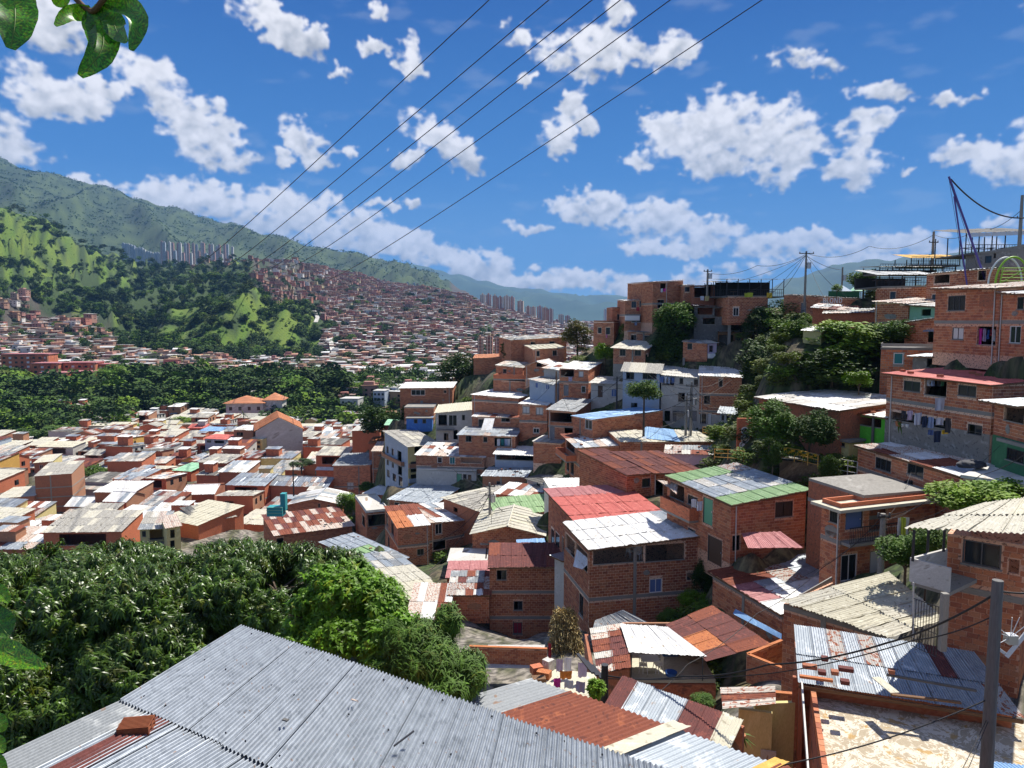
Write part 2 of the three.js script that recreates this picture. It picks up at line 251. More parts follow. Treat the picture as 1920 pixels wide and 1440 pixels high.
// a roof plane of single sheets; A,B the eave, C,D the top; each sheet a mesh of its own
function roofPlane(parent, A, B, C, D, pal, r, { sw = 0.95, sl = 2.3, pitch = 0.17, amp = 0.022, per = 4, rows = 1, wob = 0.03, pickAt = null, name = 'roof_sheet', joined = false } = {}) {
  const w = A.distanceTo(B), l = A.distanceTo(D), nc = Math.max(1, Math.round(w / sw)), nr = Math.max(1, Math.round(l / sl)), P = PAL[pal] || [[pal, 1]];
  const n = V().crossVectors(V().subVectors(B, A), V().subVectors(D, A)).normalize(); if (n.y < 0) n.negate();
  const bins = {};
  for (let j = 0; j < nr; j++) for (let i = 0; i < nc; i++) {
    const key = (pickAt && pickAt(i / nc, j / nr, i, j)) || pick(P, r), j1 = (r() - 0.5) * 0.05, u0 = i / nc - 0.02 / nc, u1 = (i + 1) / nc + 0.06 / nc, v0 = j / nr - (j ? 0.09 / nr : 0) + j1 * 0.3 / nr, v1 = (j + 1) / nr + (r() - 0.5) * 0.02 / nr, lf = 0.012 + (i % 2) * 0.007 + r() * 0.006;
    const a = bil(A, B, C, D, u0, v0).addScaledVector(n, lf + 0.026 * (j > 0)), b = bil(A, B, C, D, u1, v0 + j1 * 0.02).addScaledVector(n, lf + 0.026 * (j > 0)), c = bil(A, B, C, D, u1, v1).addScaledVector(n, lf), d = bil(A, B, C, D, u0, v1).addScaledVector(n, lf);
    const g = sheetGeo(a, b, c, d, { pitch, amp, per, rows, wob: wob * (r() < 0.3 ? 1.6 : 0.6), seed: r() * 50, ou: r() * 3, ov: r() * 3 });
    if (joined) (bins[key] ||= []).push(g); else mesh(name, g, surf[key], parent);
  }
  for (const k in bins) { const q = merged(name, bins[k], surf[k], parent); if (bins[k].length > 1) q.userData.kind = 'stuff'; }
}
// ---------- the lie of the land: columns by bearing, each a list of [distance, height] ----------
const yv = (list) => list.map(([d, y, w]) => [Math.log(d), w ? y : (600 - y) * d / 1354]);
const nearL = [[3, -8, 1], [10, -10, 1], [20, -17, 1], [40, -26, 1], [70, -33, 1], [100, -38, 1], [140, -41, 1], [220, -42, 1], [310, -41, 1]];
const nearM = [[3, -8, 1], [10, -11, 1], [20, -15, 1], [36, -21, 1], [50, -23, 1], [62, -25, 1], [82, -27, 1], [100, -26, 1], [110, -23.5, 1], [120, -19.5, 1], [134, -16, 1], [152, -19, 1], [190, -36, 1], [230, -42, 1], [310, -41, 1]];
const LAND = [
  [-700, yv([...nearL, [420, 725], [520, 690], [700, 600], [900, 520], [1400, 380], [1800, 380], [2600, 330], [4200, 160], [5200, 190], [9000, 590]])],
  [-300, yv([...nearL, [420, 730], [520, 690], [700, 610], [900, 540], [1400, 395], [1800, 400], [2600, 370], [4200, 250], [5200, 280], [9000, 590]])],
  [0, yv([...nearL, [400, 735], [520, 690], [700, 625], [900, 562], [1100, 500], [1400, 406], [1750, 440], [2600, 410], [4200, 303], [5200, 330], [9000, 590]])],
  [90, yv([...nearL, [400, 735], [520, 690], [700, 630], [900, 575], [1100, 520], [1450, 428], [1800, 470], [2600, 430], [4200, 326], [5200, 350], [9000, 590]])],
  [200, yv([...nearL, [400, 735], [520, 695], [640, 652], [760, 618], [950, 585], [1250, 525], [1600, 486], [1900, 515], [2600, 478], [4200, 352], [5200, 380], [9000, 590]])],
  [270, yv([...nearL, [400, 735], [520, 700], [620, 668], [700, 645], [900, 612], [1200, 560], [1600, 508], [1900, 520], [2600, 490], [4200, 373], [5200, 400], [9000, 590]])],
  [330, yv([...nearL, [400, 735], [520, 702], [620, 670], [700, 652], [800, 600], [860, 572], [950, 590], [1300, 550], [1600, 520], [1900, 515], [2600, 496], [4200, 392], [5200, 420], [9000, 590]])],
  [385, yv([...nearL, [400, 735], [520, 704], [620, 675], [700, 655], [800, 585], [860, 545], [980, 575], [1300, 535], [1600, 512], [1850, 497], [2100, 520], [2600, 500], [4200, 408], [5200, 430], [9000, 590]])],
  [450, yv([...nearL, [400, 735], [520, 706], [640, 680], [710, 655], [800, 590], [870, 557], [980, 580], [1300, 540], [1600, 510], [1850, 494], [2100, 520], [2600, 505], [4200, 425], [5200, 450], [9000, 590]])],
  [520, yv([...nearL, [400, 735], [520, 708], [640, 682], [720, 655], [810, 600], [880, 574], [980, 590], [1300, 540], [1600, 508], [1850, 492], [2200, 515], [2700, 500], [4200, 445], [5200, 470], [9000, 590]])],
  [590, yv([...nearL, [400, 735], [500, 712], [640, 682], [760, 652], [850, 615], [890, 606], [1000, 598], [1300, 550], [1600, 515], [1900, 500], [2200, 512], [2800, 505], [4200, 461], [5200, 490], [9000, 595]])],
  [650, yv([...nearL, [400, 735], [480, 716], [640, 685], [800, 640], [1000, 605], [1300, 562], [1600, 530], [1900, 512], [2300, 525], [2900, 510], [4200, 474], [5200, 500], [9000, 597]])],
  [740, yv([...nearM, [400, 735], [450, 722], [640, 688], [800, 648], [1000, 612], [1300, 572], [1600, 548], [1900, 533], [2300, 545], [3000, 522], [4000, 495], [5200, 530], [9000, 599]])],
  [800, yv([...nearM, [400, 738], [450, 724], [640, 690], [800, 652], [1000, 616], [1300, 575], [1600, 550], [1800, 541], [2300, 556], [3000, 535], [3800, 508], [5200, 545], [9000, 600]])],
  [860, yv([...nearM, [400, 738], [450, 724], [640, 690], [800, 655], [1000, 622], [1300, 584], [1600, 560], [1800, 552], [2400, 568], [3000, 560], [3600, 545], [5200, 575], [9000, 600]])],
  [940, yv([...nearM, [400, 738], [500, 718], [700, 685], [1000, 640], [1300, 605], [1700, 582], [2300, 592], [3200, 596], [5200, 599], [9000, 600]])],
  [1060, yv([...nearM, [400, 735], [700, 690], [1000, 655], [1500, 620], [2000, 605], [3000, 603], [9000, 602]])],
  [1250, yv([[3, -8, 1], [10, -12, 1], [20, -16, 1], [30, -21, 1], [42, -24, 1], [50, -23.6, 1], [58, -19, 1], [66, -17, 1], [84, -17, 1], [92, -15.4, 1], [97, -13.4, 1], [104, -7.5, 1], [112, -3, 1], [130, -1, 1], [200, -14, 1], [300, -34, 1], [600, 680], [1500, 625], [9000, 602]])],
  [1500, yv([[3, -8, 1], [10, -12, 1], [20, -17, 1], [30, -19, 1], [40, -18.5, 1], [48, -16.5, 1], [56, -11.5, 1], [66, -8, 1], [84, -1, 1], [100, 1.5, 1], [120, 2.2, 1], [200, -4, 1], [400, -20, 1], [1500, 615], [9000, 602]])],
  [1900, yv([[3, -8, 1], [10, -12, 1], [18, -17, 1], [24, -16, 1], [29, -13.5, 1], [36, -9.5, 1], [44, -6.5, 1], [58, -2.5, 1], [72, 2, 1], [85, 5, 1], [120, 7, 1], [200, 5, 1], [500, 590], [1500, 600], [9000, 601]])],
  [2600, yv([[3, -6, 1], [10, -8, 1], [20, -9, 1], [28, -7, 1], [44, -2, 1], [72, 5, 1], [120, 10, 1], [300, 14, 1], [1500, 580], [9000, 600]])],
];
const dense = LAND.map(([x, l]) => { const t = new Float32Array(240); for (let i = 0; i < 240; i++) { const lg = Math.log(2) + i / 239 * (Math.log(9000) - Math.log(2)); let k = 0; while (k < l.length - 2 && l[k + 1][0] < lg) k++; const a = l[k], b = l[k + 1], s = clamp((lg - a[0]) / (b[0] - a[0]), 0, 1); t[i] = lerp(a[1], b[1], s); } return [x, t]; });
function baseH(px, d) {
  const f = clamp((Math.log(Math.max(d, 2)) - Math.log(2)) / (Math.log(9000) - Math.log(2)) * 239, 0, 238.999), i = Math.floor(f), s = f - i;
  let k = 0; while (k < dense.length - 2 && dense[k + 1][0] < px) k++;
  const a = dense[k], b = dense[k + 1]; let t = clamp((px - a[0]) / (b[0] - a[0]), 0, 1); t = t * t * (3 - 2 * t);
  return lerp(lerp(a[1][i], a[1][i + 1], s), lerp(b[1][i], b[1][i + 1], s), t);
}
const anchors = [];                                   // places whose ground height is known: under the houses
function anchor(p, y, w = 1) { anchors.push([p.x, p.z, y - baseH(clamp(bearing(p.x, p.z), -700, 2600), -p.z), w, Math.max(5, -p.z * 0.07)]); }
const bearing = (x, z) => 960 + FL * x / Math.max(-z, 1) ;
const spur = (x, d) => 1 - Math.abs(n2(x / 105 + d / 520, d / 640 + 3.1)) * 1.25;
function relief(px, d) {                              // spurs and gullies of the far slopes
  if (d < 560) return 0;
  const hill = smoothstep(d, 650, 800) * (1 - smoothstep(d, 1500, 1900)) * (1 - smoothstep(px, 560, 640));
  const x = (px - 960) / FL * d, rd = spur(x, d), rd2 = 1 - Math.abs(n2(x / 38, d / 160 + 8.1));
  let h = hill * ((rd - 0.5) * 42 + (rd2 - 0.5) * 3.5) * (d / 1000);
  const mt = smoothstep(d, 2300, 3000);
  if (mt > 0) { const r3 = 1 - Math.abs(n2(x / 520 + d / 1300, d / 1900)); h += mt * ((r3 * r3 - 0.5) * (80 - 55 * smoothstep(d, 3400, 4000)) + n2(x / 130, d / 130) * 8 + n2(x / 50, d / 60) * 3) * (1 - smoothstep(px, 850, 900)); }
  else h += n2(x / 40, d / 40) * 2.5 * smoothstep(d, 600, 900);
  return h;
}
function height(x, z) {
  const d = Math.max(-z, 1.5), px = clamp(bearing(x, z), -700, 2600);
  let y = baseH(px, d) + relief(px, d);
  if (d < 420) {
    let sw = 0.25, s = 0;
    for (const a of anchors) { const dx = x - a[0], dz = z - a[1], q = (dx * dx + dz * dz) / (a[4] * a[4]); if (q < 6) { const w = a[3] / (q * q * 6 + 0.02) * (1 - q / 6); sw += w; s += w * a[2]; } }
    y += s / sw;
  }
  return y;
}
// is this spot built-up, grass or wood? (used for colour and for what grows there)
function cover(px, d, y) {
  const q = fbm2(px / 60, Math.log(d) * 14, 4), x = (px - 960) / FL * d;
  if (d < 300) return ['yard', q];
  if (d < 420 && px < 640) return ['wood', q];
  const yy = 600 - y * 1354 / d;
  const hillA = px > 270 && px < 603 && d > 690 && d < 905, hillB = px < 260 && d > 860 && d < 1560, patch = px > 370 && px < 460 && d > 1600 && d < 1900;
  if (hillA || hillB || patch) { const g = fbm2(x / 34 + 3, d / 40, 4) * 1.1 + (hillB ? smoothstep(d, 1000, 1350) * 0.5 - 0.15 : 0.22 - smoothstep(330 - px, 0, 60) * 0.4) + (hillB && px > 150 ? -0.25 : 0); return [g > 0.06 ? 'grass' : 'wood', q]; }
  if (px > 225 && px < 605 && d > 660 && d < 1010) return ['wood', q];
  if (px > 225 && px < 475 && d > 640 && d < 1560) return ['wood', q];
  if (d > 905 && px > 130 && px < 560 && d < 1600 && px < 380) return ['wood', q];
  if (d > 2000 && px < 850) return ['mountain', q];
  if (d > 640 && px < 270 && px > 110 + (900 - d) * 0.9 && yy < 640) return [q > 0.12 ? 'grass' : 'wood', q];
  if (px > 300 && d < 2000 && d > 420) return ['town', q];
  return ['town', q];
}
const GREEN = { grass: [0.115, 0.215, 0.012], grass2: [0.185, 0.26, 0.022], wood: [0.045, 0.085, 0.015], mountain: [0.05, 0.095, 0.022], town: [0.10, 0.085, 0.065], yard: [0.30, 0.265, 0.22], dry: [0.28, 0.22, 0.11] };
function buildGround() {
  const NA = 430, NR = 250, pos = [], col = [], uv = [], idx = [];
  for (let j = 0; j <= NR; j++) {
    const d = 2 * Math.pow(4500, j / NR);
    for (let i = 0; i <= NA; i++) {
      const px = -700 + 3300 * i / NA, x = (px - 960) / FL * d, z = -d, y = height(x, z);
      pos.push(x, y, z); uv.push(x, z);
      const [k, q] = cover(px, d, y); let c = GREEN[k];
      if (k === 'grass') c = mixc(GREEN.grass, GREEN.grass2, clamp(0.5 + fbm2(x / 26, d / 26, 3) * 1.4, 0, 1));
      if (k === 'mountain') { const w = fbm2(x / 130 + 9, d / 190, 5), e = fbm2(x / 48, d / 48, 3); c = mixc([0.04, 0.075, 0.022], [0.085, 0.13, 0.035], smoothstep(w + e * 0.4, 0.10, 0.16)); }
      if (k === 'yard') { c = mixc(GREEN.yard, [0.10, 0.10, 0.05], smoothstep(q, 0.0, 0.3)); if (d < 90 && px < 700) c = [0.05, 0.06, 0.025]; if ((d > 36 && d < 140 && px > 1185) || (d > 60 && d < 170 && px > 690)) c = mixc([0.055, 0.085, 0.02], [0.16, 0.125, 0.075], smoothstep(q, -0.05, 0.25)); if (d > 37 && d < 50 && px > 1400 && px < 1570) c = mixc(GREEN.dry, c, 0.3); }
      if (k === 'town') c = mixc(c, [0.035, 0.06, 0.018], smoothstep(q, 0.05, 0.3));
      col.push(c[0], c[1], c[2]);
    }
  }
  for (let j = 0; j < NR; j++) for (let i = 0; i < NA; i++) { const k = j * (NA + 1) + i; idx.push(k, k + NA + 1, k + NA + 2, k, k + NA + 2, k + 1); }
  const g = new THREE.BufferGeometry(); g.setAttribute('position', new THREE.Float32BufferAttribute(pos, 3)); g.setAttribute('color', new THREE.Float32BufferAttribute(col, 3)); g.setAttribute('uv', new THREE.Float32BufferAttribute(uv, 2)); g.setIndex(idx); g.computeVertexNormals();
  const idxA = g.index.array; const nrm = g.attributes.normal; // make sure faces look up
  if (nrm.getY(NA * 60) < 0) { for (let i = 0; i < idxA.length; i += 3) { const t = idxA[i]; idxA[i] = idxA[i + 1]; idxA[i + 1] = t; } g.computeVertexNormals(); }
  const t = tex('groundgrain', 6, (u, v) => { const k = 205 + tn(u, v, 8, 5, 3) * 150 + tn(u, v, 70, 2, 6) * 40; return [k, k, k]; });
  structure('ground', g, new S({ vertexColors: true, map: t, roughness: 1 }));
  // the plain behind and all round, so that the land goes on to the horizon
  const p = new THREE.RingGeometry(40, 12500, 96, 6).rotateX(-Math.PI / 2);
  structure('plain', p.translate(0, -62, 0), new S({ color: new THREE.Color().setRGB(0.06, 0.08, 0.035), roughness: 1 }));
}
// far ranges
function range(name, crest, d, depth, base, c0, seed, amp) {
  const pos = [], idx = [], col = [], NX = 420, NJ = 26, x0 = crest[0][0], x1 = crest[crest.length - 1][0];
  const top = (px) => { let k = 0; while (k < crest.length - 2 && crest[k + 1][0] < px) k++; const t = clamp((px - crest[k][0]) / (crest[k + 1][0] - crest[k][0]), 0, 1); return lerp(crest[k][1], crest[k + 1][1], t * t * (3 - 2 * t)); };
  for (let j = 0; j <= NJ; j++) for (let i = 0; i <= NX; i++) {
    const px = x0 + (x1 - x0) * i / NX, s = j / NJ, back = s > 0.82, dd = d - depth * (1 - s / 0.82), x = (px - 960) / FL * d * (dd / d), crestY = (600 - top(px)) * d / 1354;
    const k = back ? 1 - (s - 0.82) / 0.18 : Math.pow(s / 0.82, 1.25);
    const r = 1 - Math.abs(n2(x / (amp * 9) + seed, dd / (amp * 16))), h = base + (crestY - base) * k + (r * r - 0.5) * amp * Math.sin(Math.PI * Math.min(s / 0.82, 1)) + n2(x / (amp * 1.2), seed + dd / 300) * amp * 0.07 * k;
    pos.push(x, h, -dd); const w = clamp(0.5 + fbm2(x / (amp * 3) + seed, dd / (amp * 4), 4), 0, 1); const c = mixc(c0, [c0[0] * 1.7, c0[1] * 1.6, c0[2] * 1.5], w); col.push(...c);
  }
  for (let j = 0; j < NJ; j++) for (let i = 0; i < NX; i++) { const k = j * (NX + 1) + i; idx.push(k, k + 1, k + NX + 2, k, k + NX + 2, k + NX + 1); }
  const g = new THREE.BufferGeometry(); g.setAttribute('position', new THREE.Float32BufferAttribute(pos, 3)); g.setAttribute('color', new THREE.Float32BufferAttribute(col, 3)); g.setIndex(idx); g.computeVertexNormals();
  structure(name, g, new S({ vertexColors: true, roughness: 1 }));
}
range('mountains', [[640, 520], [690, 494], [722, 491], [760, 493], [800, 500], [850, 513], [900, 525], [960, 538], [1000, 541], [1050, 549], [1100, 553], [1180, 555], [1240, 556], [1330, 556], [1420, 556], [1500, 550]], 11000, 4600, -60, [0.03, 0.055, 0.02], 4, 260);
range('mountains', [[1240, 596], [1340, 575], [1440, 540], [1480, 522], [1530, 508], [1560, 497], [1600, 492], [1620, 486], [1660, 488], [1700, 480], [1760, 478], [1830, 470], [1900, 462], [2000, 450], [2150, 440], [2400, 430]], 7600, 3200, -60, [0.03, 0.055, 0.02], 8, 200);
// ---------- house builder ----------
const houseSpots = [];
const matOf = (k) => surf[k] || surf.brick;
const unitBrick = new THREE.BoxGeometry(1, 1, 1);
const indivBrick = [0, 1, 2].map((i) => { const g = new THREE.BoxGeometry(1, 1, 1); return g; });
// windows: [face, x0,y0,x1,y1, type] in survey pixels, or with face+'*' in metres along the face and up from the base
function house(o) {
  const r = rng(o.seed || Math.round((o.L ? o.L[0] * 31 + o.L[1] * 17 : o.p.x * 31 + o.p.z * 7)) + 5000);
  let p, yaw, w, h, dep = o.dep || 7, autoTilt = 0;
  if (o.L) {
    const Lp = at(o.L[0], o.L[1], o.D), Rp = o.DR ? at(o.R[0], o.R[1], o.DR) : atY(o.R[0], o.R[1], Lp.y);
    h = Lp.y - at(o.L[0], o.b, o.D).y; autoTilt = o.DR ? clamp(Rp.y - Lp.y, -1.3, 1.3) : 0; const dir = V(Rp.x - Lp.x, 0, Rp.z - Lp.z); w = dir.length(); yaw = Math.atan2(-dir.z, dir.x); p = V(Lp.x, Lp.y - h, Lp.z);
  } else { p = o.p; yaw = o.yaw || 0; w = o.w; h = o.h; }
  const rise = o.rise ?? 0.5, tilt = o.tilt ?? autoTilt, gF = o.gableF || 0, gS = o.gableS || 0, found = o.found ?? 2.2, T = 0.15;
  const H = thing(o.n || 'brick_house', o.l, o.c || 'house', p, yaw, o.g);
  H.updateMatrixWorld(true);
  const inv = H.matrixWorld.clone().invert();
  for (const [x, z] of [[0.1, 0.1], [w / 2, 0], [w, 0], [w / 2, -dep / 2]]) { const q = V(x, 0, z).applyMatrix4(H.matrixWorld); anchor(q, p.y - 0.05 + (z < 0 ? (o.back || 0) : 0)); }
  houseSpots.push([V(w / 2, 0, -dep / 2).applyMatrix4(H.matrixWorld), Math.hypot(w, dep) / 2]);
  const ry = (x, z) => h + rise * (-z / dep) + tilt * (x / w) + (gF ? gF * (1 - Math.abs(2 * x / w - 1)) : 0) + (gS ? gS * (1 - Math.abs(-2 * z / dep - 1)) : 0);
  const F = {
    F: { o: V(0, 0, 0), u: V(1, 0, 0), n: V(0, 0, 1), len: w, top: (u) => ry(u, 0) }, B: { o: V(w, 0, -dep), u: V(-1, 0, 0), n: V(0, 0, -1), len: w, top: (u) => ry(w - u, -dep) },
    L: { o: V(0, 0, -dep), u: V(0, 0, 1), n: V(-1, 0, 0), len: dep, top: (u) => ry(0, u - dep) }, R: { o: V(w, 0, 0), u: V(0, 0, -1), n: V(1, 0, 0), len: dep, top: (u) => ry(w, -u) },
  };
  const toFace = (f, px, py) => { const n = f.n.clone().transformDirection(H.matrixWorld), q = onPlane(px, py, f.o.clone().applyMatrix4(H.matrixWorld), n).applyMatrix4(inv); return [q.clone().sub(f.o).dot(f.u), q.y]; };
  const holes = { F: [], L: [], R: [], B: [] };
  for (const wn of o.win || []) {
    const f = wn[0][0]; let a, b;
    if (wn[0].length > 1) { a = [wn[1], wn[2]]; b = [wn[3], wn[4]]; }
    else { const c1 = toFace(F[f], wn[1], wn[2]), c2 = toFace(F[f], wn[3], wn[4]); a = [Math.min(c1[0], c2[0]), Math.min(c1[1], c2[1])]; b = [Math.max(c1[0], c2[0]), Math.max(c1[1], c2[1])]; }
    const len = F[f].len; a[0] = clamp(a[0], 0.18, len - 0.5); b[0] = clamp(b[0], a[0] + 0.25, len - 0.18); a[1] = clamp(a[1], -found + 0.2, 40); b[1] = clamp(b[1], a[1] + 0.3, F[f].top((a[0] + b[0]) / 2) - 0.12);
    if (b[1] > a[1] + 0.2) holes[f].push([a[0], a[1], b[0], b[1], wn[5] || 'w', wn[6]]);
  }
  const put = (g, f, u, y, k) => g; // (faces are placed by matrix below)
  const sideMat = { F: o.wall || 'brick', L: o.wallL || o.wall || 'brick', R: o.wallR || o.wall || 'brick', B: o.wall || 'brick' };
  if (o.bricks && !o.beams && h > 3.9 && !o.flat) o.beams = [2.5];
  if (o.bricks && !o.mortar && r() < 0.5) o.mortar = 'mortarred';
  if (o.bricks && !o.pipe && r() < 0.4) o.pipe = [r() < 0.5 ? 0.06 : 0.94];
  if (o.bricks && !o.cols && r() < 0.35 && w > 4) o.cols = [0.3 + r() * 0.4];
  const beams = (o.beams || []).map((b) => o.L && b > 40 ? toFace(F.F, (o.L[0] + o.R[0]) / 2, b)[1] : b);
  const colr = new THREE.Color(), insts = [], indiv = [];
  const bx = o.bs ? o.bs[0] : 0.40, by = o.bs ? o.bs[1] : 0.205;
  for (const k of ['F', 'L', 'R', 'B']) {
    if (o.skip && o.skip.includes(k)) continue;
    const f = F[k], u0 = (k === 'L' || k === 'R') ? T : 0, u1 = (k === 'L' || k === 'R') ? f.len - T : f.len, mk = sideMat[k], isBrick = mk === 'brick' && o.bricks;
    const sh = new THREE.Shape(); sh.moveTo(u0, -found); sh.lineTo(u1, -found); sh.lineTo(u1, f.top(u1)); if (gF && (k === 'F' || k === 'B') || gS && (k === 'L' || k === 'R')) sh.lineTo(f.len / 2, f.top(f.len / 2)); sh.lineTo(u0, f.top(u0)); sh.closePath();
    for (const q of holes[k]) { if (q[4] === 'k') continue; const hp = new THREE.Path(); hp.moveTo(q[0], q[1]); hp.lineTo(q[0], q[3]); hp.lineTo(q[2], q[3]); hp.lineTo(q[2], q[1]); hp.closePath(); sh.holes.push(hp); }
    const g = new THREE.ExtrudeGeometry(sh, { depth: T, bevelEnabled: false });
    const M = new THREE.Matrix4().makeBasis(f.u, V(0, 1, 0), f.n).setPosition(f.o.clone().addScaledVector(f.n, -T)); g.applyMatrix4(M);
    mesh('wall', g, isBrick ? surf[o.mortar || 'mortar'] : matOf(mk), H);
    if (o.low && k !== 'B' && !(o.lowNot || '').includes(k)) {
      const s2 = new THREE.Shape(), yt = o.brickFrom; s2.moveTo(u0, -found); s2.lineTo(u1, -found); s2.lineTo(u1, yt); s2.lineTo(u0, yt); s2.closePath();
      for (const q of holes[k]) { if (q[4] === 'k' || q[1] > yt) continue; const t = Math.min(q[3], yt - 0.01), hp = new THREE.Path(); hp.moveTo(q[0], q[1]); hp.lineTo(q[0], t); hp.lineTo(q[2], t); hp.lineTo(q[2], q[1]); hp.closePath(); s2.holes.push(hp); }
      const g2 = new THREE.ExtrudeGeometry(s2, { depth: 0.02, bevelEnabled: false }); g2.applyMatrix4(new THREE.Matrix4().makeBasis(f.u, V(0, 1, 0), f.n).setPosition(f.o.clone().addScaledVector(f.n, 0.002))); mesh('render_coat', g2, surf[o.low], H);
    }
    // single bricks, proud of their joints
    if (isBrick && k !== 'B' && !(o.noBrick || '').includes(k)) {
      const fw = V(f.len / 2, 0, 0); const c = f.o.clone().addScaledVector(f.u, f.len / 2).applyMatrix4(H.matrixWorld), n = f.n.clone().transformDirection(H.matrixWorld); if (c.dot(n) > 0 && k !== 'F') continue;
      const ymin = o.brickFrom ?? -0.4; let row = 0;
      for (let y = ymin; y < 30; y += by, row++) {
        const tmax = Math.max(f.top(0), f.top(f.len), f.top(f.len / 2)); if (y > tmax) break;
        const inBeam = k === 'F' || o.beamsAll ? beams.some((b) => Math.abs(y + by / 2 - b) < 0.2) : beams.some((b) => Math.abs(y + by / 2 - b) < 0.2); if (inBeam) continue;
        for (let u = (row % 2) * -bx / 2 + (r() - 0.5) * 0.02; u < f.len; u += bx) {
          let a = Math.max(u + 0.015, 0.012), b = Math.min(u + bx - 0.015, f.len - 0.012); const yb = y + by - 0.026;
          if (yb > f.top(a) - 0.03 || yb > f.top(b) - 0.03) continue;
          for (const q of holes[k]) { if (q[4] === 'k') continue; if (y < q[3] + 0.04 && yb > q[1] - 0.04) { if (a < q[2] + 0.05 && b > q[0] - 0.05) { if (a < q[0] - 0.12) b = q[0] - 0.05; else if (b > q[2] + 0.12) a = q[2] + 0.05; else b = a - 1; } } }
          if (b - a < 0.07) continue;
          const pr = 0.012 + r() * 0.006, m = new THREE.Matrix4().makeBasis(f.u.clone().multiplyScalar(b - a), V(0, yb - y, 0), f.n.clone().multiplyScalar(0.03)); m.setPosition(f.o.clone().addScaledVector(f.u, (a + b) / 2).addScaledVector(f.n, pr - 0.015).setY((y + yb) / 2));
          (indiv.length < (o.ind || 0) && k === (o.indFace || 'F') ? indiv : insts).push(m);
        }
      }
    }
  }
  if (indiv.length) for (const m of indiv) { const b = new THREE.Mesh(unitBrick, brickMats[Math.floor(r() * brickMats.length)]); b.name = 'brick'; b.matrixAutoUpdate = false; b.matrix.copy(m); b.castShadow = b.receiveShadow = true; H.add(b); }
  if (insts.length) {
    const im = new THREE.InstancedMesh(unitBrick, brickInst, insts.length); im.name = 'brickwork'; im.userData.kind = 'stuff'; im.castShadow = im.receiveShadow = true; const tone = o.tone || 0.82 + r() * 0.34, warm = 0.92 + r() * 0.16;
    insts.forEach((m, i) => { im.setMatrixAt(i, m); const c = brickTints[Math.floor(r() * brickTints.length)], k = (0.88 + r() * 0.24) * tone; im.setColorAt(i, colr.setRGB(c[0] * k * warm, c[1] * k, c[2] * k / warm)); });
    H.add(im);
  }
  // concrete bands and posts
  for (const b of beams) for (const k of ['F', 'L', 'R']) { const f = F[k], q = beamBox(f.o.clone().addScaledVector(f.u, 0.01).setY(b), f.o.clone().addScaledVector(f.u, f.len - 0.01).setY(b), 0.24, 0.06); mesh('floor_beam', q, surf[o.beamMat || 'concrete'], H); }
  for (const c of o.cols || []) mesh('column', box(0.24, h + found - 0.1, 0.08, clamp(c * w, 0.13, w - 0.13), (h - found) / 2 - 0.05, 0.005), surf.concrete, H);
  if (o.bricks) for (let i = 0, n = 1 + Math.floor(r() * 3.2); i < n; i++) { const x = 0.3 + r() * (w - 1.4), y = 0.4 + r() * Math.max(0.2, h - 1.2), pw = 0.4 + r() * 1.1, ph = 0.2 + r() * 0.5; if (holes.F.some((q) => x < q[2] + 0.1 && x + pw > q[0] - 0.1 && y < q[3] + 0.1 && y + ph > q[1] - 0.1)) continue; const sp = new THREE.Shape(), m = 9; for (let k = 0; k < m; k++) { const a = k / m * 2 * Math.PI, q = 0.75 + r() * 0.4; sp[k ? 'lineTo' : 'moveTo'](x + pw / 2 + Math.cos(a) * pw / 2 * q, y + ph / 2 + Math.sin(a) * ph / 2 * q); } mesh('render_patch', new THREE.ExtrudeGeometry(sp, { depth: 0.012, bevelEnabled: false }).translate(0, 0, 0.02), surf[r() < 0.6 ? 'concrete' : 'brickpale'], H); }
  // what stands in the openings
  for (const k of ['F', 'L', 'R', 'B']) for (const q of holes[k]) opening(H, F[k], q, r, T);
  if (o.floors !== 0) for (let y = 0.05; y < h - 1.2; y += o.storey || 2.6) mesh('floor_slab', box(w - 2 * T - 0.02, 0.12, dep - 2 * T - 0.02, w / 2, y, -dep / 2), surf.concretedark, H);
  // roof
  const ov = o.over ?? 0.35, oF = o.overF ?? ov, oB = o.overB ?? 0.2, oL = o.overL ?? ov * 0.6, oR = o.overR ?? ov * 0.6, pal = o.roof || 'tin';
  const ryx = (x, z) => h + rise * (-z / dep) + tilt * (x / w) + 0.05, near = -p.z < 70, ropt = { pitch: near ? (o.pitch || 0.13) : 0.3, amp: near ? 0.02 : 0.03, per: near ? 4 : 3, rows: 1, joined: -p.z > (o.join || 130), sw: o.sw || 0.95, sl: o.sl || 2.4, wob: o.wob ?? 0.035, pickAt: o.pickAt };
  if (o.flat) {
    mesh('roof_slab', box(w + 2 * ov * 0.5, 0.18, dep + ov * 0.5, w / 2, h + 0.09, -dep / 2 + ov * 0.25), surf[o.roof || 'concrete'], H);
    if (o.parapet) { const q = o.parapet; for (const [n2_, g] of [['F', box(w, q, 0.12, w / 2, h + 0.18 + q / 2, -0.07)], ['L', box(0.12, q, dep - 0.3, 0.06, h + 0.18 + q / 2, -dep / 2)], ['R', box(0.12, q, dep - 0.3, w - 0.06, h + 0.18 + q / 2, -dep / 2)], ['B', box(w, q, 0.12, w / 2, h + 0.18 + q / 2, -dep + 0.07)]]) mesh('parapet', g, surf[o.parapetMat || 'brick'], H); }
  } else if (gF) {
    const k = gF * 2 / w, A = V(-oL, h - k * oL + 0.05, oF), Bm = V(w / 2, h + gF + 0.05, oF), Cm = V(w / 2, h + gF + rise + 0.05, -dep - oB), D = V(-oL, h + rise - k * oL + 0.05, -dep - oB);
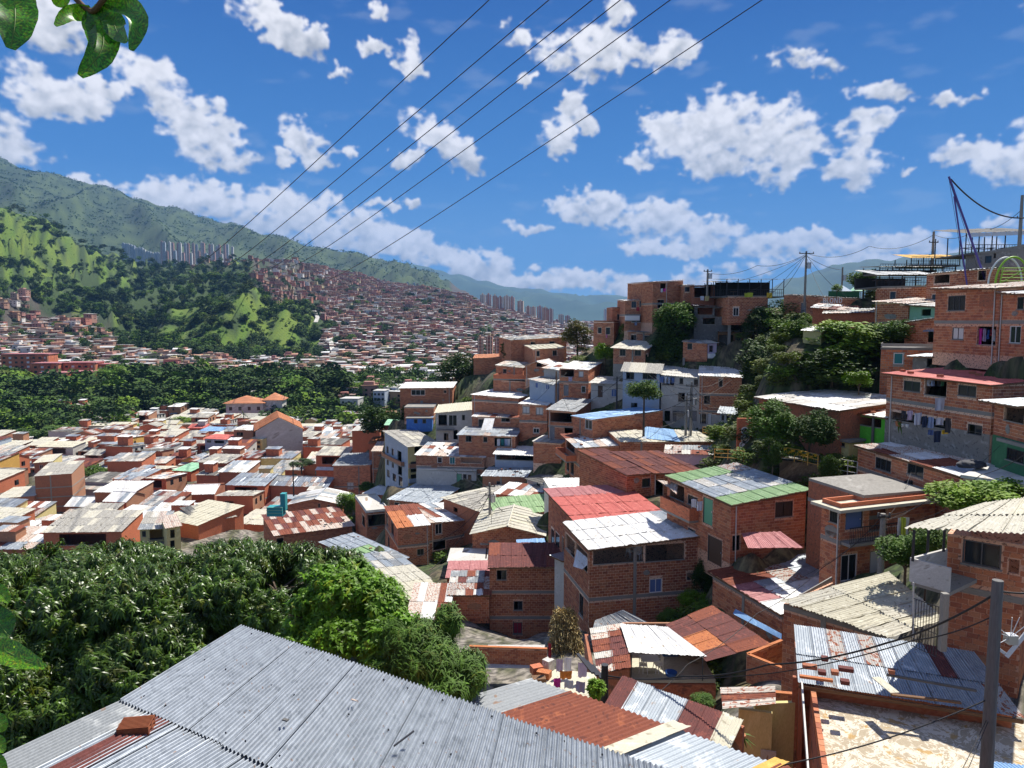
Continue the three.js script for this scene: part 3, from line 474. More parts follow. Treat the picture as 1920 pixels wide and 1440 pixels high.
    roofPlane(H, D, A, Bm, Cm, pal, r, ropt); const A2 = V(w + oR, h - k * oR + 0.05, oF), D2 = V(w + oR, h + rise - k * oR + 0.05, -dep - oB); roofPlane(H, A2, D2, Cm, Bm, o.roof2 || pal, r, ropt);
    mesh('ridge_cap', bar(Bm.clone().setY(Bm.y + 0.02), Cm.clone().setY(Cm.y + 0.02), 0.11, 6), surf[pick(PAL[pal] || [[pal, 1]], r)], H);
  } else if (gS) {
    const k = gS * 2 / dep, zm = -dep / 2, A = V(-oL, h - k * oF + 0.05, oF), B = V(w + oR, h - k * oF + tilt + 0.05, oF), C = V(w + oR, h + gS + tilt + 0.05, zm), D = V(-oL, h + gS + 0.05, zm), A2 = V(w + oR, h - k * oB + tilt + 0.05, -dep - oB), B2 = V(-oL, h - k * oB + 0.05, -dep - oB);
    roofPlane(H, A, B, C, D, pal, r, ropt); roofPlane(H, A2, B2, D, C, pal, r, ropt); mesh('ridge_cap', bar(C.clone().setY(C.y + 0.02), D.clone().setY(D.y + 0.02), 0.11, 6), surf[pick(PAL[pal] || [[pal, 1]], r)], H);
  } else if (pal !== 'none') {
    const A = V(-oL, ryx(-oL, oF), oF), B = V(w + oR, ryx(w + oR, oF), oF), C = V(w + oR, ryx(w + oR, -dep - oB), -dep - oB), D = V(-oL, ryx(-oL, -dep - oB), -dep - oB);
    if (o.along === 'x') roofPlane(H, D, A, B, C, pal, r, ropt); else roofPlane(H, A, B, C, D, pal, r, ropt);
    if (near && o.eave !== 0) for (const [a, b] of [[A, B], [A, D], [B, C]]) mesh('eave_board', beamBox(a.clone().setY(a.y - 0.07), b.clone().setY(b.y - 0.07), 0.09, 0.04), surf.wood, H);
  }
  if (o.balcony) for (const q of o.balcony) balcony(H, F[q[0]], q, r);
  if (o.pipe) for (const t of o.pipe) mesh('drain_pipe', tube([V(t * w, h - 0.05, 0.07), V(t * w, h - 0.4, 0.07), V(t * w + 0.05, 0.4 - found, 0.07)], 0.045, 6), surf.pvc, H);
  H.userData.h = undefined; delete H.userData.h;
  return Object.assign(H, { hw: { w, h, dep, F, p, yaw, inv } });
}
const qb = (f, x0, y0, x1, y1, t, off) => { const g = new THREE.BoxGeometry(x1 - x0, y1 - y0, t); const M = new THREE.Matrix4().makeBasis(f.u, V(0, 1, 0), f.n).setPosition(f.o.clone().addScaledVector(f.u, (x0 + x1) / 2).addScaledVector(f.n, off).setY((y0 + y1) / 2)); return g.applyMatrix4(M); };
function opening(H, f, [x0, y0, x1, y1, type, extra], r, T) {
  const w = x1 - x0, h = y1 - y0, b = 0.05;
  if (type === 'o' || type === 'v') { if (type === 'v') mesh('sill', qb(f, x0, y0 - 0.08, x1, y0, 0.2, -T / 2 + 0.03), surf.concrete, H); return; }
  if (type === 'k') { mesh('blocked_opening', qb(f, x0, y0, x1, y1, 0.04, 0.01), surf.brickdark, H); return; }
  if (type[0] === 'd') {
    const m = { d: 'doorbrown', dg: 'doorgreen', dw: 'framewhite', dy: 'doorgrey', db: 'bluecloth' }[type]; const D = new THREE.Group(); D.name = 'door'; H.add(D);
    mesh('door_leaf', qb(f, x0 + b, y0, x1 - b, y1 - b, 0.05, -T * 0.6), surf[m], D); mesh('frame', mergeGeometries([qb(f, x0, y0, x0 + b, y1, 0.1, -0.06), qb(f, x1 - b, y0, x1, y1, 0.1, -0.06), qb(f, x0 + b, y1 - b, x1 - b, y1, 0.1, -0.06)]), surf.frame, D);
    mesh('handle', qb(f, x1 - b - 0.14, y0 + 1.0 * Math.min(1, h / 2), x1 - b - 0.08, y0 + 1.12 * Math.min(1, h / 2), 0.05, -T * 0.6 + 0.05), surf.alu, D); return;
  }
  const W = new THREE.Group(); W.name = 'window'; H.add(W);
  const fm = { w: 'frame', c: 'frame', x: 'framewhite', t: 'framewhite', b: 'framewhite', l: 'frame', r: 'frame', g: 'iron', s: 'frame' }[type] || 'frame';
  const mid = (x0 + x1) / 2, n = w > 1.7 ? 3 : w > 0.75 ? 2 : 1, fr = [qb(f, x0, y0, x0 + b, y1, 0.07, -0.05), qb(f, x1 - b, y0, x1, y1, 0.07, -0.05), qb(f, x0 + b, y0, x1 - b, y0 + b, 0.07, -0.05), qb(f, x0 + b, y1 - b, x1 - b, y1, 0.07, -0.05)];
  for (let i = 1; i < n; i++) { const x = x0 + w * i / n; fr.push(qb(f, x - 0.022, y0 + b, x + 0.022, y1 - b, 0.06, -0.05)); }
  mesh('frame', mergeGeometries(fr), surf[fm], W);
  if (extra !== 0 && H.position.z > -110) mesh('sill', qb(f, x0 - 0.05, y0 - 0.06, x1 + 0.05, y0 - 0.002, 0.1, 0.02), surf.concrete, W);
  const cloth = { c: 'curtain', t: 'teal', b: 'bluecloth', r: 'redcloth', s: 'skycloth' }[type], open = type === 'w' ? Math.floor(r() * 2.4) : -1;
  for (let i = 0; i < n; i++) {
    const a = x0 + b + (w - 2 * b) * i / n + 0.02, c = x0 + b + (w - 2 * b) * (i + 1) / n - 0.02;
    if (i === open && n > 1) continue;
    mesh('pane', qb(f, a, y0 + b, c, y1 - b, 0.008, -0.055), cloth && type !== 's' ? surf[cloth] : surf.glass, W);
  }
  if (type === 's') mesh('curtain', qb(f, mid, y0 + b, x1 - b, y1 - b, 0.02, -0.12), surf.curtain, W);
  if (type === 'g') { const gb = []; for (let x = x0 + 0.14; x < x1 - 0.08; x += 0.14) gb.push(qb(f, x - 0.008, y0 + 0.04, x + 0.008, y1 - 0.04, 0.016, 0.03)); mesh('window_bars', mergeGeometries(gb), surf.iron, W); }
}
// balcony: [face, x0,x1 (metres along), y (floor), out, kind, height]
function balcony(H, f, [, x0, x1, y, out, kind, hh = 0.95, mat = 'white2'], r) {
  const B = new THREE.Group(); B.name = 'balcony'; H.add(B);
  mesh('balcony_slab', qb(f, x0, y - 0.16, x1, y, out, out / 2 + 0.012), surf.concrete, B);
  if (kind === 'wall') mesh('balcony_wall', mergeGeometries([qb(f, x0, y, x1, y + hh, 0.1, out - 0.05), qb(f, x0, y, x0 + 0.1, y + hh, out - 0.14, (out - 0.1) / 2), qb(f, x1 - 0.1, y, x1, y + hh, out - 0.14, (out - 0.1) / 2)]), matOf(mat), B);
  else { const g = [qb(f, x0, y + hh - 0.05, x1, y + hh, 0.05, out - 0.03), qb(f, x0, y + 0.06, x1, y + 0.1, 0.04, out - 0.03)]; for (let x = x0 + 0.02; x <= x1 - 0.02; x += 0.13) g.push(qb(f, x - 0.011, y + 0.1, x + 0.011, y + hh - 0.05, 0.022, out - 0.03)); mesh('railing', mergeGeometries(g), surf[mat === 'white2' ? 'iron' : mat], B); }
}
// ---------- the houses on the near slope, one by one ----------
const HS = {};
function h(key, l, L, Rr, D, b, o) { if (o.rb) { const q = at(L[0], L[1], D).y, rise = o.rise ?? 0.5; o.dep = clamp((q + rise) * 1354 / (600 - o.rb) - D, 3, 14); } HS[key] = house({ l, L, R: Rr, D, b, ...o }); return HS[key]; }
// -- near right
h('right', 'orange brick house at the right edge under a wavy fibre cement roof', [1777, 1000], [1925, 1024], 27, 1262, { DR: 25.4, dep: 5, rise: 0, roof: 'none', bricks: 1, ind: 260, bs: [0.40, 0.21], mortar: 'mortarred', beams: [1114], beamMat: 'concrete', found: 1, win: [['F', 1806, 1010, 1876, 1068, 's'], ['F', 1908, 1050, 1925, 1080, 'o']], seed: 1 });
h('fibrohouse', 'brick house with a wavy cream corrugated roof below the white balcony', [1470, 1132], [1662, 1192], 34, 1290, { DR: 30.6, dep: 5.5, rise: -0.3, skip: 'BR', roof: 'none', bricks: 1, ind: 240, mortar: 'mortarred', beams: [1166], found: 1, seed: 2 });
h('zinchouse', 'brick house with shiny zinc sheets and rusty far corner', [1337, 1073], [1467, 1150], 47, 1145, { DR: 40.4, dep: 10, rise: 0.45, roof: 'rustwhite', bricks: 1, ind: 200, mortar: 'mortarred', beams: [1120], found: 2.4, over: 0.3, along: 'z', seed: 3, sl: 1.7, pickAt: (u, v) => (u < 0.3 && v < 0.3 ? 'rust' : v < 0.1 && u > 0.25 && u < 0.75 ? 'pink' : u < 0.45 && v > 0.3 && v < 0.5 ? 'rustpatch' : u < 0.4 ? 'zinc' : 'white') });
h('main', 'large brick house with open dark porch beneath a white sheet roof', [1105, 1030], [1322, 1003], 50, 1188, { DR: 51.8, dep: 6.5, rise: 0.15, roof: 'whitetin', bricks: 1, ind: 280, mortar: 'mortar', over: 0.25, overB: 0, found: 2.5, seed: 4, along: 'z', pickAt: (u, v) => (u > 0.72 && v > 0.25 && v < 0.75 ? 'zinc' : u > 0.85 && v > 0.8 ? 'blue' : 'white'),
  win: [['F', 1112, 1058, 1207, 1024, 'v'], ['F', 1210, 1053, 1284, 1018, 'v'], ['F', 1218, 1086, 1241, 1110, 'b'], ['F', 1288, 1074, 1303, 1088, 'o'], ['L*', 0.4, 4.4, 2.9, 5.6, 'v'], ['L*', 3.1, 4.4, 6.1, 5.7, 'v'], ['L*', 4.2, 0.6, 5.2, 2.2, 'w']] });
h('redroof', 'long brick house under the faded red sheet roof with pale patches', [1093, 984], [1257, 973], 56.7, 1165, { DR: 58.2, dep: 11, rise: 0.35, roof: 'red', bricks: 1, mortar: 'mortar', over: 0.2, overL: 0.5, found: 2, seed: 5, sw: 1.1, sl: 3.2, pickAt: (u, v) => (v > 0.6 ? 'pink' : 'red'), beamsAll: 1,
  win: [['L*', 1, 3.2, 2.1, 4.9, 's'], ['L*', 2.6, 3.2, 3.9, 5, 's'], ['L*', 4.8, 3, 8.8, 5.2, 'v'], ['L*', 5.5, -0.5, 8, 1.6, 'v']], balcony: [['L', 6.4, 9.2, 2.6, 0.7, 'wall', 1.0, 'concretedark']] });
h('porchwhite', 'white plastered lower house in the alley beside the big brick house', [1040, 1042], [1058, 1050], 58, 1180, { dep: 6, DR: 57.0, rise: 0, wall: 'plaster', roof: 'galv', found: 2, seed: 6 });
h('green', 'brick house with green and grey striped sheet roof and corner balcony', [1371, 946], [1512, 918], 48, 1046, { DR: 50, dep: 8.2, rise: 0.25, roof: 'greenmix', wallL: 'brick', bricks: 1, ind: 200, mortar: 'mortarred', found: 2, seed: 7, along: 'z', over: 0.3, sw: 0.9, pickAt: (u, v, i, j) => (v > 0.62 && u < 0.6 ? 'green' : v < 0.13 ? 'green' : u > 0.6 && v > 0.5 ? 'rustpatch' : (i + j) % 3 ? 'zinc' : 'offwhite'),
  win: [['F', 1454, 942, 1486, 967, 'g'], ['F', 1372, 1005, 1388, 1032, 'o'], ['L*', 0.4, 2.5, 2.4, 3.6, 'v'], ['L*', 4.9, 1.6, 6.1, 3.5, 'dg'], ['L*', 2.9, 2.5, 4.2, 3.2, 'w'], ['L*', 3, -0.6, 4, 0.7, 'w'], ['L*', 5.6, -1, 7.3, 0.9, 'd']], balcony: [['L', 0.3, 4.4, 1.6, 0.8, 'wall', 0.9, 'brick']] });
h('slabhouse', 'two storey brick house with flat slab roof, low brick parapets and railed balcony', [1541, 947], [1576, 958], 43, 1085, { DR: 41.6, dep: 7.5, rise: 0, flat: 1, roof: 'cream', parapet: 0.25, bricks: 1, ind: 60, mortar: 'mortarred', found: 2, over: 0.9, seed: 8, beams: [1012], win: [['F', 1556, 954, 1576, 984, 'g'], ['R*', 0.4, 3.4, 1.7, 5.6, 'db'], ['R*', 2.2, 3.2, 3.6, 5.6, 'v'], ['R*', 0.2, 0.3, 1.4, 1.9, 'x'], ['R*', 2.4, 0, 3.3, 1.9, 'dw']], balcony: [['R', 0.1, 4.0, 2.75, 0.7, 'rail', 1.0, 'white2']] });
h('slabback', 'brown brick wing with high parapet behind the railed balcony house', [1620, 934], [1745, 922], 43, 1075, { DR: 44.4, dep: 5, rise: 0, flat: 1, roof: 'concrete', wall: 'brickdark', beams: [966], found: 2, over: 0, seed: 9 });
h('whiteroof', 'long brick house with narrow white roof and black plastic sack outside', [1609, 836], [1802, 893], 53, 938, { DR: 42.5, dep: 6, rise: 0.35, roof: 'rustwhite', bricks: 1, ind: 290, mortar: 'mortar', over: 0.25, found: 0.6, seed: 10, along: 'x', beamMat: 'concrete', win: [['F', 1642, 856, 1670, 887, 's'], ['F', 1702, 866, 1731, 897, 's']] });
h('whiteroofend', 'low concrete topped brick annex behind the bright green bush', [1806, 896], [1915, 912], 40, 960, { DR: 37.9, dep: 6, rise: 0, flat: 1, roof: 'offwhite', bricks: 1, found: 1, over: 0.2, seed: 11, win: [['F', 1866, 902, 1886, 915, 'o']] });
h('redbig', 'two storey house with smooth red roof, brick above and grey cement below', [1664, 700], [1862, 722], 54, 856, { DR: 45, dep: 10, rise: 0.55, roof: 'red', bricks: 1, ind: 290, mortar: 'mortar', brickFrom: 3.1, low: 'concrete', over: 0.35, found: 1.6, seed: 12, sw: 2.2, sl: 4, along: 'x', amp: 0, beams: [763], win: [['F', 1695, 713, 1725, 736, 's'], ['F', 1735, 705, 1774, 744, 'v'], ['F', 1797, 721, 1830, 745, 's'], ['F', 1671, 771, 1783, 806, 'v'], ['F', 1815, 794, 1841, 818, 'w']], balcony: [] });
h('edge', 'brick house cut by the right edge with green lower wall and grey porch roof', [1866, 752], [1925, 762], 43, 868, { DR: 40, dep: 6, rise: 0.3, roof: 'zinc', bricks: 1, ind: 120, mortar: 'mortar', over: 0.7, overL: 0.5, found: 1.2, brickFrom: 1.75, low: 'greenwall', wallL: 'brick', seed: 13, win: [['F', 1884, 752, 1925, 796, 'v'], ['F', 1889, 836, 1925, 866, 'g']] });
h('edgegreen', 'dark green ground floor wall below the brick house at the right edge', [1868, 826], [1925, 842], 42.2, 900, { DR: 39.4, dep: 1.6, rise: 0, wall: 'greenwall', flat: 1, roof: 'concrete', found: 1.5, over: 0, seed: 14, win: [['F', 1888, 838, 1924, 872, 'g']] });
h('lime', 'house with bright lime green recessed balcony and rusty patched roof', [1578, 771], [1664, 783], 58, 872, { DR: 54, dep: 8.5, rise: 0.75, roof: 'rustlight', wall: 'limewall', wallL: 'brickdark', wallR: 'brickdark', found: 1.5, over: 0.35, along: 'z', seed: 15, pickAt: (u, v) => (v < 0.22 ? (u < 0.5 ? 'rust' : 'white') : v < 0.45 ? 'rustlight' : 'rustdark'), win: [['F', 1582, 776, 1652, 802, 'v'], ['F', 1594, 828, 1606, 860, 'dg']] });
h('limeleft', 'whitewashed house with long pale roof behind the big dark tree', [1424, 745], [1576, 770], 64, 800, { DR: 55.5, dep: 8, rise: 0.5, roof: 'whitetin', wall: 'brickdark', found: 3, over: 0.4, seed: 16, win: [['F', 1436, 752, 1452, 768, 'w'], ['F', 1456, 752, 1468, 770, 'w']] });
h('limelow', 'cream plastered ground floor beside the yellow flowerpot terrace', [1545, 822], [1592, 832], 57, 872, { DR: 55, dep: 4, rise: 0, flat: 1, roof: 'concrete', wall: 'yellow', found: 2, seed: 17, win: [['F', 1571, 822, 1584, 838, 'w']] });
h('top', 'tall brick house at upper right with clothes hung in its open balcony', [1755, 541], [1876, 541], 57, 650, { DR: 50, dep: 8, rise: 0.5, roof: 'rustlight', bricks: 1, ind: 290, mortar: 'mortarred', over: 0.35, found: 1.4, seed: 18, beams: [604], win: [['F', 1778, 555, 1809, 582, 's'], ['F', 1838, 553, 1867, 574, 'k'], ['F', 1786, 614, 1806, 637, 'c'], ['F', 1833, 612, 1874, 647, 'v']] });
h('topright', 'brick corner wing with white framed door at the far right', [1878, 549], [1930, 552], 50, 655, { DR: 47, dep: 6, rise: 0.3, roof: 'white', bricks: 1, ind: 60, mortar: 'mortarred', over: 0.3, found: 1.4, seed: 19, beams: [604], win: [['F', 1908, 557, 1919, 580, 'w'], ['F', 1894, 611, 1913, 644, 'x']] });
h('below', 'brown brick house with teal curtained window under the top houses', [1652, 655], [1757, 650], 62, 740, { DR: 60, dep: 8, rise: 0, flat: 1, roof: 'concretedark', bricks: 1, mortar: 'concrete', found: 2, over: 0.1, seed: 20, beams: [647], win: [['F', 1676, 662, 1693, 683, 't'], ['F', 1738, 670, 1752, 690, 'o']] });
h('belowroof', 'low shed with grey sheet roof above the smooth red roof', [1712, 668], [1885, 672], 59, 700, { DR: 52, dep: 5, rise: 0.35, roof: 'tin', wall: 'concretedark', found: 1, over: 0.4, seed: 21, win: [['F', 1738, 672, 1760, 690, 'o'], ['F', 1800, 674, 1830, 690, 'o']] });
h('mid1', 'brick house with sagging rust and white sheets above the tree line', [1641, 566], [1703, 570], 72, 625, { DR: 69, dep: 7, rise: 0.4, roof: 'rustlight', bricks: 1, found: 2, over: 0.3, seed: 22 });
h('mid2', 'low pale green walled shack beside the upper right brick house', [1706, 572], [1757, 575], 69, 610, { DR: 66, dep: 5, rise: 0.3, roof: 'old', wall: 'mint', found: 2, over: 0.4, seed: 23, win: [['F', 1728, 580, 1745, 592, 'o']] });
h('mid3', 'brick wall house with small blue and white awning over its gap', [1697, 605], [1758, 596], 66, 665, { DR: 64, dep: 6, rise: 0.1, roof: 'tin', bricks: 1, found: 2, over: 0.2, seed: 24, win: [['F', 1740, 618, 1764, 642, 'o']] });
h('restbase', 'brick base of the hilltop restaurant with one small window', [1645, 540], [1738, 536], 78, 600, { DR: 76, dep: 8, rise: 0, flat: 1, roof: 'concrete', bricks: 1, found: 3, over: 0.1, seed: 25, win: [['F', 1669, 547, 1679, 562, 'w']] });
h('longbrick', 'wide brick house with black window gaps below the concrete terrace', [1738, 514], [1868, 503], 74, 570, { DR: 68, dep: 8, rise: 0.3, roof: 'zinc', bricks: 1, found: 3, over: 0.3, seed: 26, win: [['F', 1752, 516, 1780, 530, 'o'], ['F', 1834, 508, 1848, 525, 'o'], ['F', 1748, 552, 1756, 562, 'w']] });
h('terrace', 'bare concrete building with roof terrace at the top right', [1811, 478], [1925, 458], 82, 560, { DR: 76, dep: 8, rise: 0, flat: 1, roof: 'concrete', wall: 'concrete', found: 3, over: 0.1, seed: 27, win: [['F', 1847, 480, 1859, 493, 'w'], ['F', 1863, 475, 1867, 484, 'o']] });
h('graffiti', 'long low brick wall house with white spray lettering', [1470, 553], [1603, 560], 100, 600, { DR: 95.2, dep: 6.7, rise: 0.2, roof: 'dark', bricks: 1, found: 3, over: 0.1, seed: 28, win: [['F', 1502, 568, 1511, 590, 'dy']] });
h('shed1', 'brick shack with weathered patchy roof above the bright green tree', [1524, 577], [1600, 583], 88, 625, { DR: 85.7, dep: 6.6, rise: 0.6, roof: 'patchwork', wall: 'brick', found: 2, over: 0.4, seed: 29, win: [['F', 1550, 590, 1556, 605, 'dy']] });
h('shed2', 'small shack with grey ribbed roof beside the brick wall house', [1545, 588], [1640, 586], 84, 625, { DR: 81.7, dep: 5.5, rise: 0.5, roof: 'old', wall: 'brick', found: 2, over: 0.3, seed: 30 });
h('whiteshed', 'tiny white roofed hut half hidden in the green trees', [1506, 620], [1540, 622], 70, 640, { DR: 69, dep: 3, rise: 0.3, roof: 'white', wall: 'yellow', found: 2, over: 0.3, seed: 31 });
// -- hilltop, middle
h('tallbrick', 'tallest brick house on the ridge with clothes in its top window', [1224, 529], [1281, 526], 112, 600, { DR: 113.3, dep: 9.5, rise: 0.2, roof: 'rustlight', bricks: 1, found: 3, over: 0.15, seed: 32, win: [['F', 1238, 531, 1248, 547, 'o'], ['F', 1233, 562, 1245, 578, 'w']], pipe: [0.45] });
h('tallwing', 'narrow brick wing right of the tallest ridge house', [1282, 535], [1302, 534], 111, 600, { DR: 111.0, dep: 7.2, rise: 0.2, roof: 'old', bricks: 1, found: 3, over: 0.2, seed: 33, win: [['F', 1284, 538, 1293, 547, 'w']] });
h('whitebalcony', 'house with small white balcony and thin white roof on the ridge', [1172, 564], [1206, 563], 116, 620, { DR: 116.0, dep: 8.3, rise: 0.3, roof: 'white', bricks: 1, brickFrom: 0, found: 3, over: 0.3, seed: 34, wall: 'brick', win: [['F', 1184, 564, 1193, 577, 'w'], ['F', 1199, 563, 1207, 576, 'w'], ['F', 1184, 591, 1202, 605, 'x']], balcony: [['F', 0, 2.25, 1.65, 0.8, 'wall', 0.75]] });
h('stepbrick', 'stepped brick house left of the white balcony', [1148, 578], [1174, 574], 122, 620, { DR: 122.0, dep: 7.1, rise: 0, bricks: 1, flat: 1, roof: 'brick', found: 3, over: 0, seed: 35, win: [['F', 1157, 589, 1164, 600, 'w']] });
h('flatbrick', 'flat topped brick block with two dark windows on the left of the ridge', [1113, 603], [1151, 604], 120, 645, { DR: 118.7, dep: 8.3, rise: 0, flat: 1, roof: 'brickdark', bricks: 1, found: 3, over: 0, seed: 36, win: [['F', 1121, 614, 1128, 625, 'w'], ['F', 1136, 614, 1144, 627, 'w']] });
h('smallbrick', 'small plain brick house tucked under the white balcony house', [1178, 622], [1227, 624], 113, 650, { DR: 112.3, dep: 5.9, rise: 0.2, roof: 'old', bricks: 1, found: 2, over: 0.3, seed: 37, win: [['F', 1183, 628, 1193, 638, 'w'], ['F', 1208, 629, 1217, 638, 'w']] });
h('ribroof', 'brick cottage with grey ribbed roof and two open windows', [1150, 652], [1209, 656], 106, 692, { DR: 104.0, dep: 7.2, rise: 0.9, roof: 'fibrolight', bricks: 1, brickFrom: 0.8, low: 'concrete', found: 2, over: 0.5, sw: 1.1, seed: 38, win: [['F', 1162, 654, 1173, 667, 's'], ['F', 1190, 655, 1202, 667, 's'], ['R*', 0.6, 0.8, 2, 2.2, 'o']] });
h('pinkbalcony', 'brick house on stilts with pale pink corner balcony', [1281, 641], [1326, 645], 104, 672, { DR: 102.7, dep: 6.0, rise: 0.5, roof: 'rustwhite', bricks: 1, found: 0.1, over: 0.3, seed: 39, win: [['F', 1289, 643, 1298, 655, 'w']] });
h('pinkwing', 'lilac painted corner room with a small balcony over stilts', [1326, 644], [1344, 643], 103, 672, { DR: 103.5, dep: 4.8, rise: 0.4, roof: 'offwhite', wall: 'lilac', found: 0.1, over: 0.3, seed: 40, win: [['F', 1330, 648, 1337, 660, 'o']], balcony: [['F', 0, 1, 0.1, 0.6, 'wall', 0.6]] });
h('stiltbrick', 'square brick house raised on posts below the dark roof terrace', [1366, 556], [1440, 556], 103, 604, { DR: 103.0, dep: 8.3, rise: 0, flat: 1, roof: 'concretedark', bricks: 1, found: 0.1, over: 0.1, seed: 41, win: [['F', 1375, 577, 1385, 592, 'x'], ['F', 1417, 577, 1428, 592, 'w']] });
h('woodshack', 'rickety wooden shack with open timber gallery on the ridge slope', [1346, 622], [1410, 623], 105, 690, { DR: 103.7, dep: 4.8, rise: 0.2, roof: 'old', wall: 'wood', found: 1, over: 0.3, seed: 42, win: [['F', 1346, 628, 1374, 650, 'v'], ['F', 1380, 629, 1389, 639, 'w'], ['F', 1348, 655, 1374, 676, 'v'], ['F', 1394, 634, 1408, 650, 'dw']] });
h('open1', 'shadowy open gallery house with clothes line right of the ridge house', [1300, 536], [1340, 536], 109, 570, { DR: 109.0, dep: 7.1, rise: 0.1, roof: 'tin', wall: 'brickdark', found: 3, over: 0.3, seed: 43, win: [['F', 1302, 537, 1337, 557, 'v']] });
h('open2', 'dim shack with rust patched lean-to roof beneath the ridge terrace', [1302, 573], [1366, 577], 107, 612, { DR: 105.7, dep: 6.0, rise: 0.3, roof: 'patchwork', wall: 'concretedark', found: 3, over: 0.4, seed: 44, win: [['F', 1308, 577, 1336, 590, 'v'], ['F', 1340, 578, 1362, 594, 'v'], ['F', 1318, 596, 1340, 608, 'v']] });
// -- row in front of the ridge trees
h('greyroof', 'pale house with large grey ribbed roof behind the street tree', [1168, 695], [1237, 699], 98, 775, { DR: 96.6, rb: 681, rise: 0.9, roof: 'fibro', wall: 'plasterblue', found: 2, over: 0.45, sw: 1.1, sl: 6, seed: 45, win: [['F', 1174, 698, 1189, 711, 'w'], ['F', 1205, 699, 1231, 711, 'w'], ['F', 1183, 755, 1195, 770, 'w']] });
h('washing', 'white two storey row house with blue washing hung outside', [1240, 703], [1312, 709], 97, 800, { DR: 95.6, dep: 8.0, rise: 0.7, roof: 'offwhite', wall: 'plaster', found: 2, over: 0.3, seed: 46, win: [['F', 1240, 707, 1264, 722, 'v'], ['F', 1274, 709, 1281, 720, 'w'], ['F', 1301, 711, 1309, 722, 'w'], ['F', 1272, 736, 1284, 753, 'w'], ['F', 1246, 770, 1256, 790, 'o'], ['F', 1262, 770, 1268, 790, 'dy'], ['F', 1296, 770, 1306, 790, 'dy']], balcony: [['F', 1.6, 3.8, 2.1, 0.5, 'rail', 0.8]] });
h('rowbrick', 'three storey brick house with white ground floor at the row end', [1312, 704], [1391, 708], 95, 800, { DR: 93.6, dep: 8.0, rise: 0.8, roof: 'whitetin', bricks: 1, brickFrom: 1.7, low: 'plaster', found: 2, over: 0.3, seed: 47, wall: 'brick', beams: [741, 772], win: [['F', 1348, 711, 1355, 725, 'w'], ['F', 1320, 742, 1331, 757, 'w'], ['F', 1308, 775, 1324, 794, 'w'], ['F', 1327, 774, 1334, 795, 'dw']] });
h('awninghut', 'white kiosk with small pale awning roof under the dark tree', [1350, 774], [1386, 777], 88, 805, { DR: 87.2, dep: 3.7, rise: 0.3, roof: 'zinc', wall: 'plasterblue', found: 2, over: 0.5, seed: 48, win: [['F', 1352, 778, 1358, 788, 'w'], ['F', 1362, 778, 1368, 788, 'w'], ['F', 1371, 778, 1377, 788, 'w']] });
h('vb', 'brick house with white roof edge and dark upper gallery', [1049, 691], [1103, 694], 108, 752, { DR: 106.6, dep: 9.8, rise: 0.55, roof: 'whitetin', bricks: 1, found: 2, over: 0.25, seed: 49, beams: [716], win: [['F', 1051, 693, 1076, 706, 'v'], ['F', 1085, 696, 1094, 707, 'c'], ['F', 1057, 722, 1066, 742, 'dy'], ['F', 1090, 724, 1098, 736, 'x']] });
h('smallwhite', 'small white house with brown door beside the thin wooden pole', [1108, 718], [1171, 721], 104, 757, { DR: 102.6, dep: 7.3, rise: 0.4, roof: 'offwhite', wall: 'plaster', found: 2, over: 0.4, seed: 50, win: [['F', 1121, 723, 1130, 745, 'd'], ['F', 1146, 729, 1156, 744, 'b']] });
h('bluewhite', 'peeling blue and white house with two tiny windows', [993, 711], [1040, 722], 112, 750, { DR: 108.0, dep: 7.3, rise: 0.4, roof: 'old', wall: 'plasterblue', found: 2, over: 0.3, seed: 51, win: [['F', 1003, 717, 1009, 728, 'b'], ['F', 1023, 720, 1030, 731, 'b']] });
h('gablewhite', 'small brick and white house with low pitched pale roof', [985, 686], [1030, 684], 118, 705, { DR: 116.7, dep: 7.1, rise: 0, gableF: 0.7, roof: 'white', bricks: 1, found: 2, over: 0.4, seed: 52, win: [['F', 1006, 680, 1016, 688, 'o']] });
h('farbrick1', 'dark brick house with open roof deck right of the round tree', [930, 685], [980, 690], 124, 712, { DR: 122.7, dep: 7.1, rise: 0.4, roof: 'old', bricks: 1, found: 2, over: 0.2, seed: 53, win: [['F', 943, 692, 950, 700, 'w']] });
h('farbrick2', 'brick house with tan canvas awning on its walled roof deck', [925, 712], [988, 716], 120, 745, { DR: 118.7, dep: 7.0, rise: 0, flat: 1, roof: 'concrete', parapet: 0.7, bricks: 1, found: 2, over: 0, seed: 54 });
h('ridgeleft', 'long low brick house with orange edged roof behind the round trees', [888, 672], [960, 670], 140, 702, { DR: 140.0, dep: 8.9, rise: 0.3, roof: 'clay', bricks: 1, found: 2, over: 0.2, seed: 55 });
h('ridgebrick', 'wide brick house with flat pale roof left of the rust tinged tree', [958, 638], [1062, 632], 132, 678, { DR: 134.4, dep: 10.2, rise: 0.3, roof: 'old', bricks: 1, found: 3, over: 0.3, seed: 56, win: [['F', 995, 641, 1003, 650, 'w'], ['F', 1030, 640, 1040, 648, 'w']] });
h('ridgebrick2', 'brick house with cream roof just under the rust tinged tree', [1000, 655], [1058, 652], 126, 690, { DR: 127.3, dep: 6.9, rise: 0.5, roof: 'cream', bricks: 1, found: 3, over: 0.3, seed: 57, win: [['F', 1006, 658, 1012, 668, 'w'], ['F', 1036, 657, 1044, 667, 'w']] });
h('shedwhite', 'low shed with wavy white roof under the flat topped brick block', [1020, 690], [1050, 694], 114, 712, { DR: 112.7, dep: 6.0, rise: 0.5, roof: 'rustwhite', wall: 'plaster', found: 2, over: 0.4, seed: 58 });
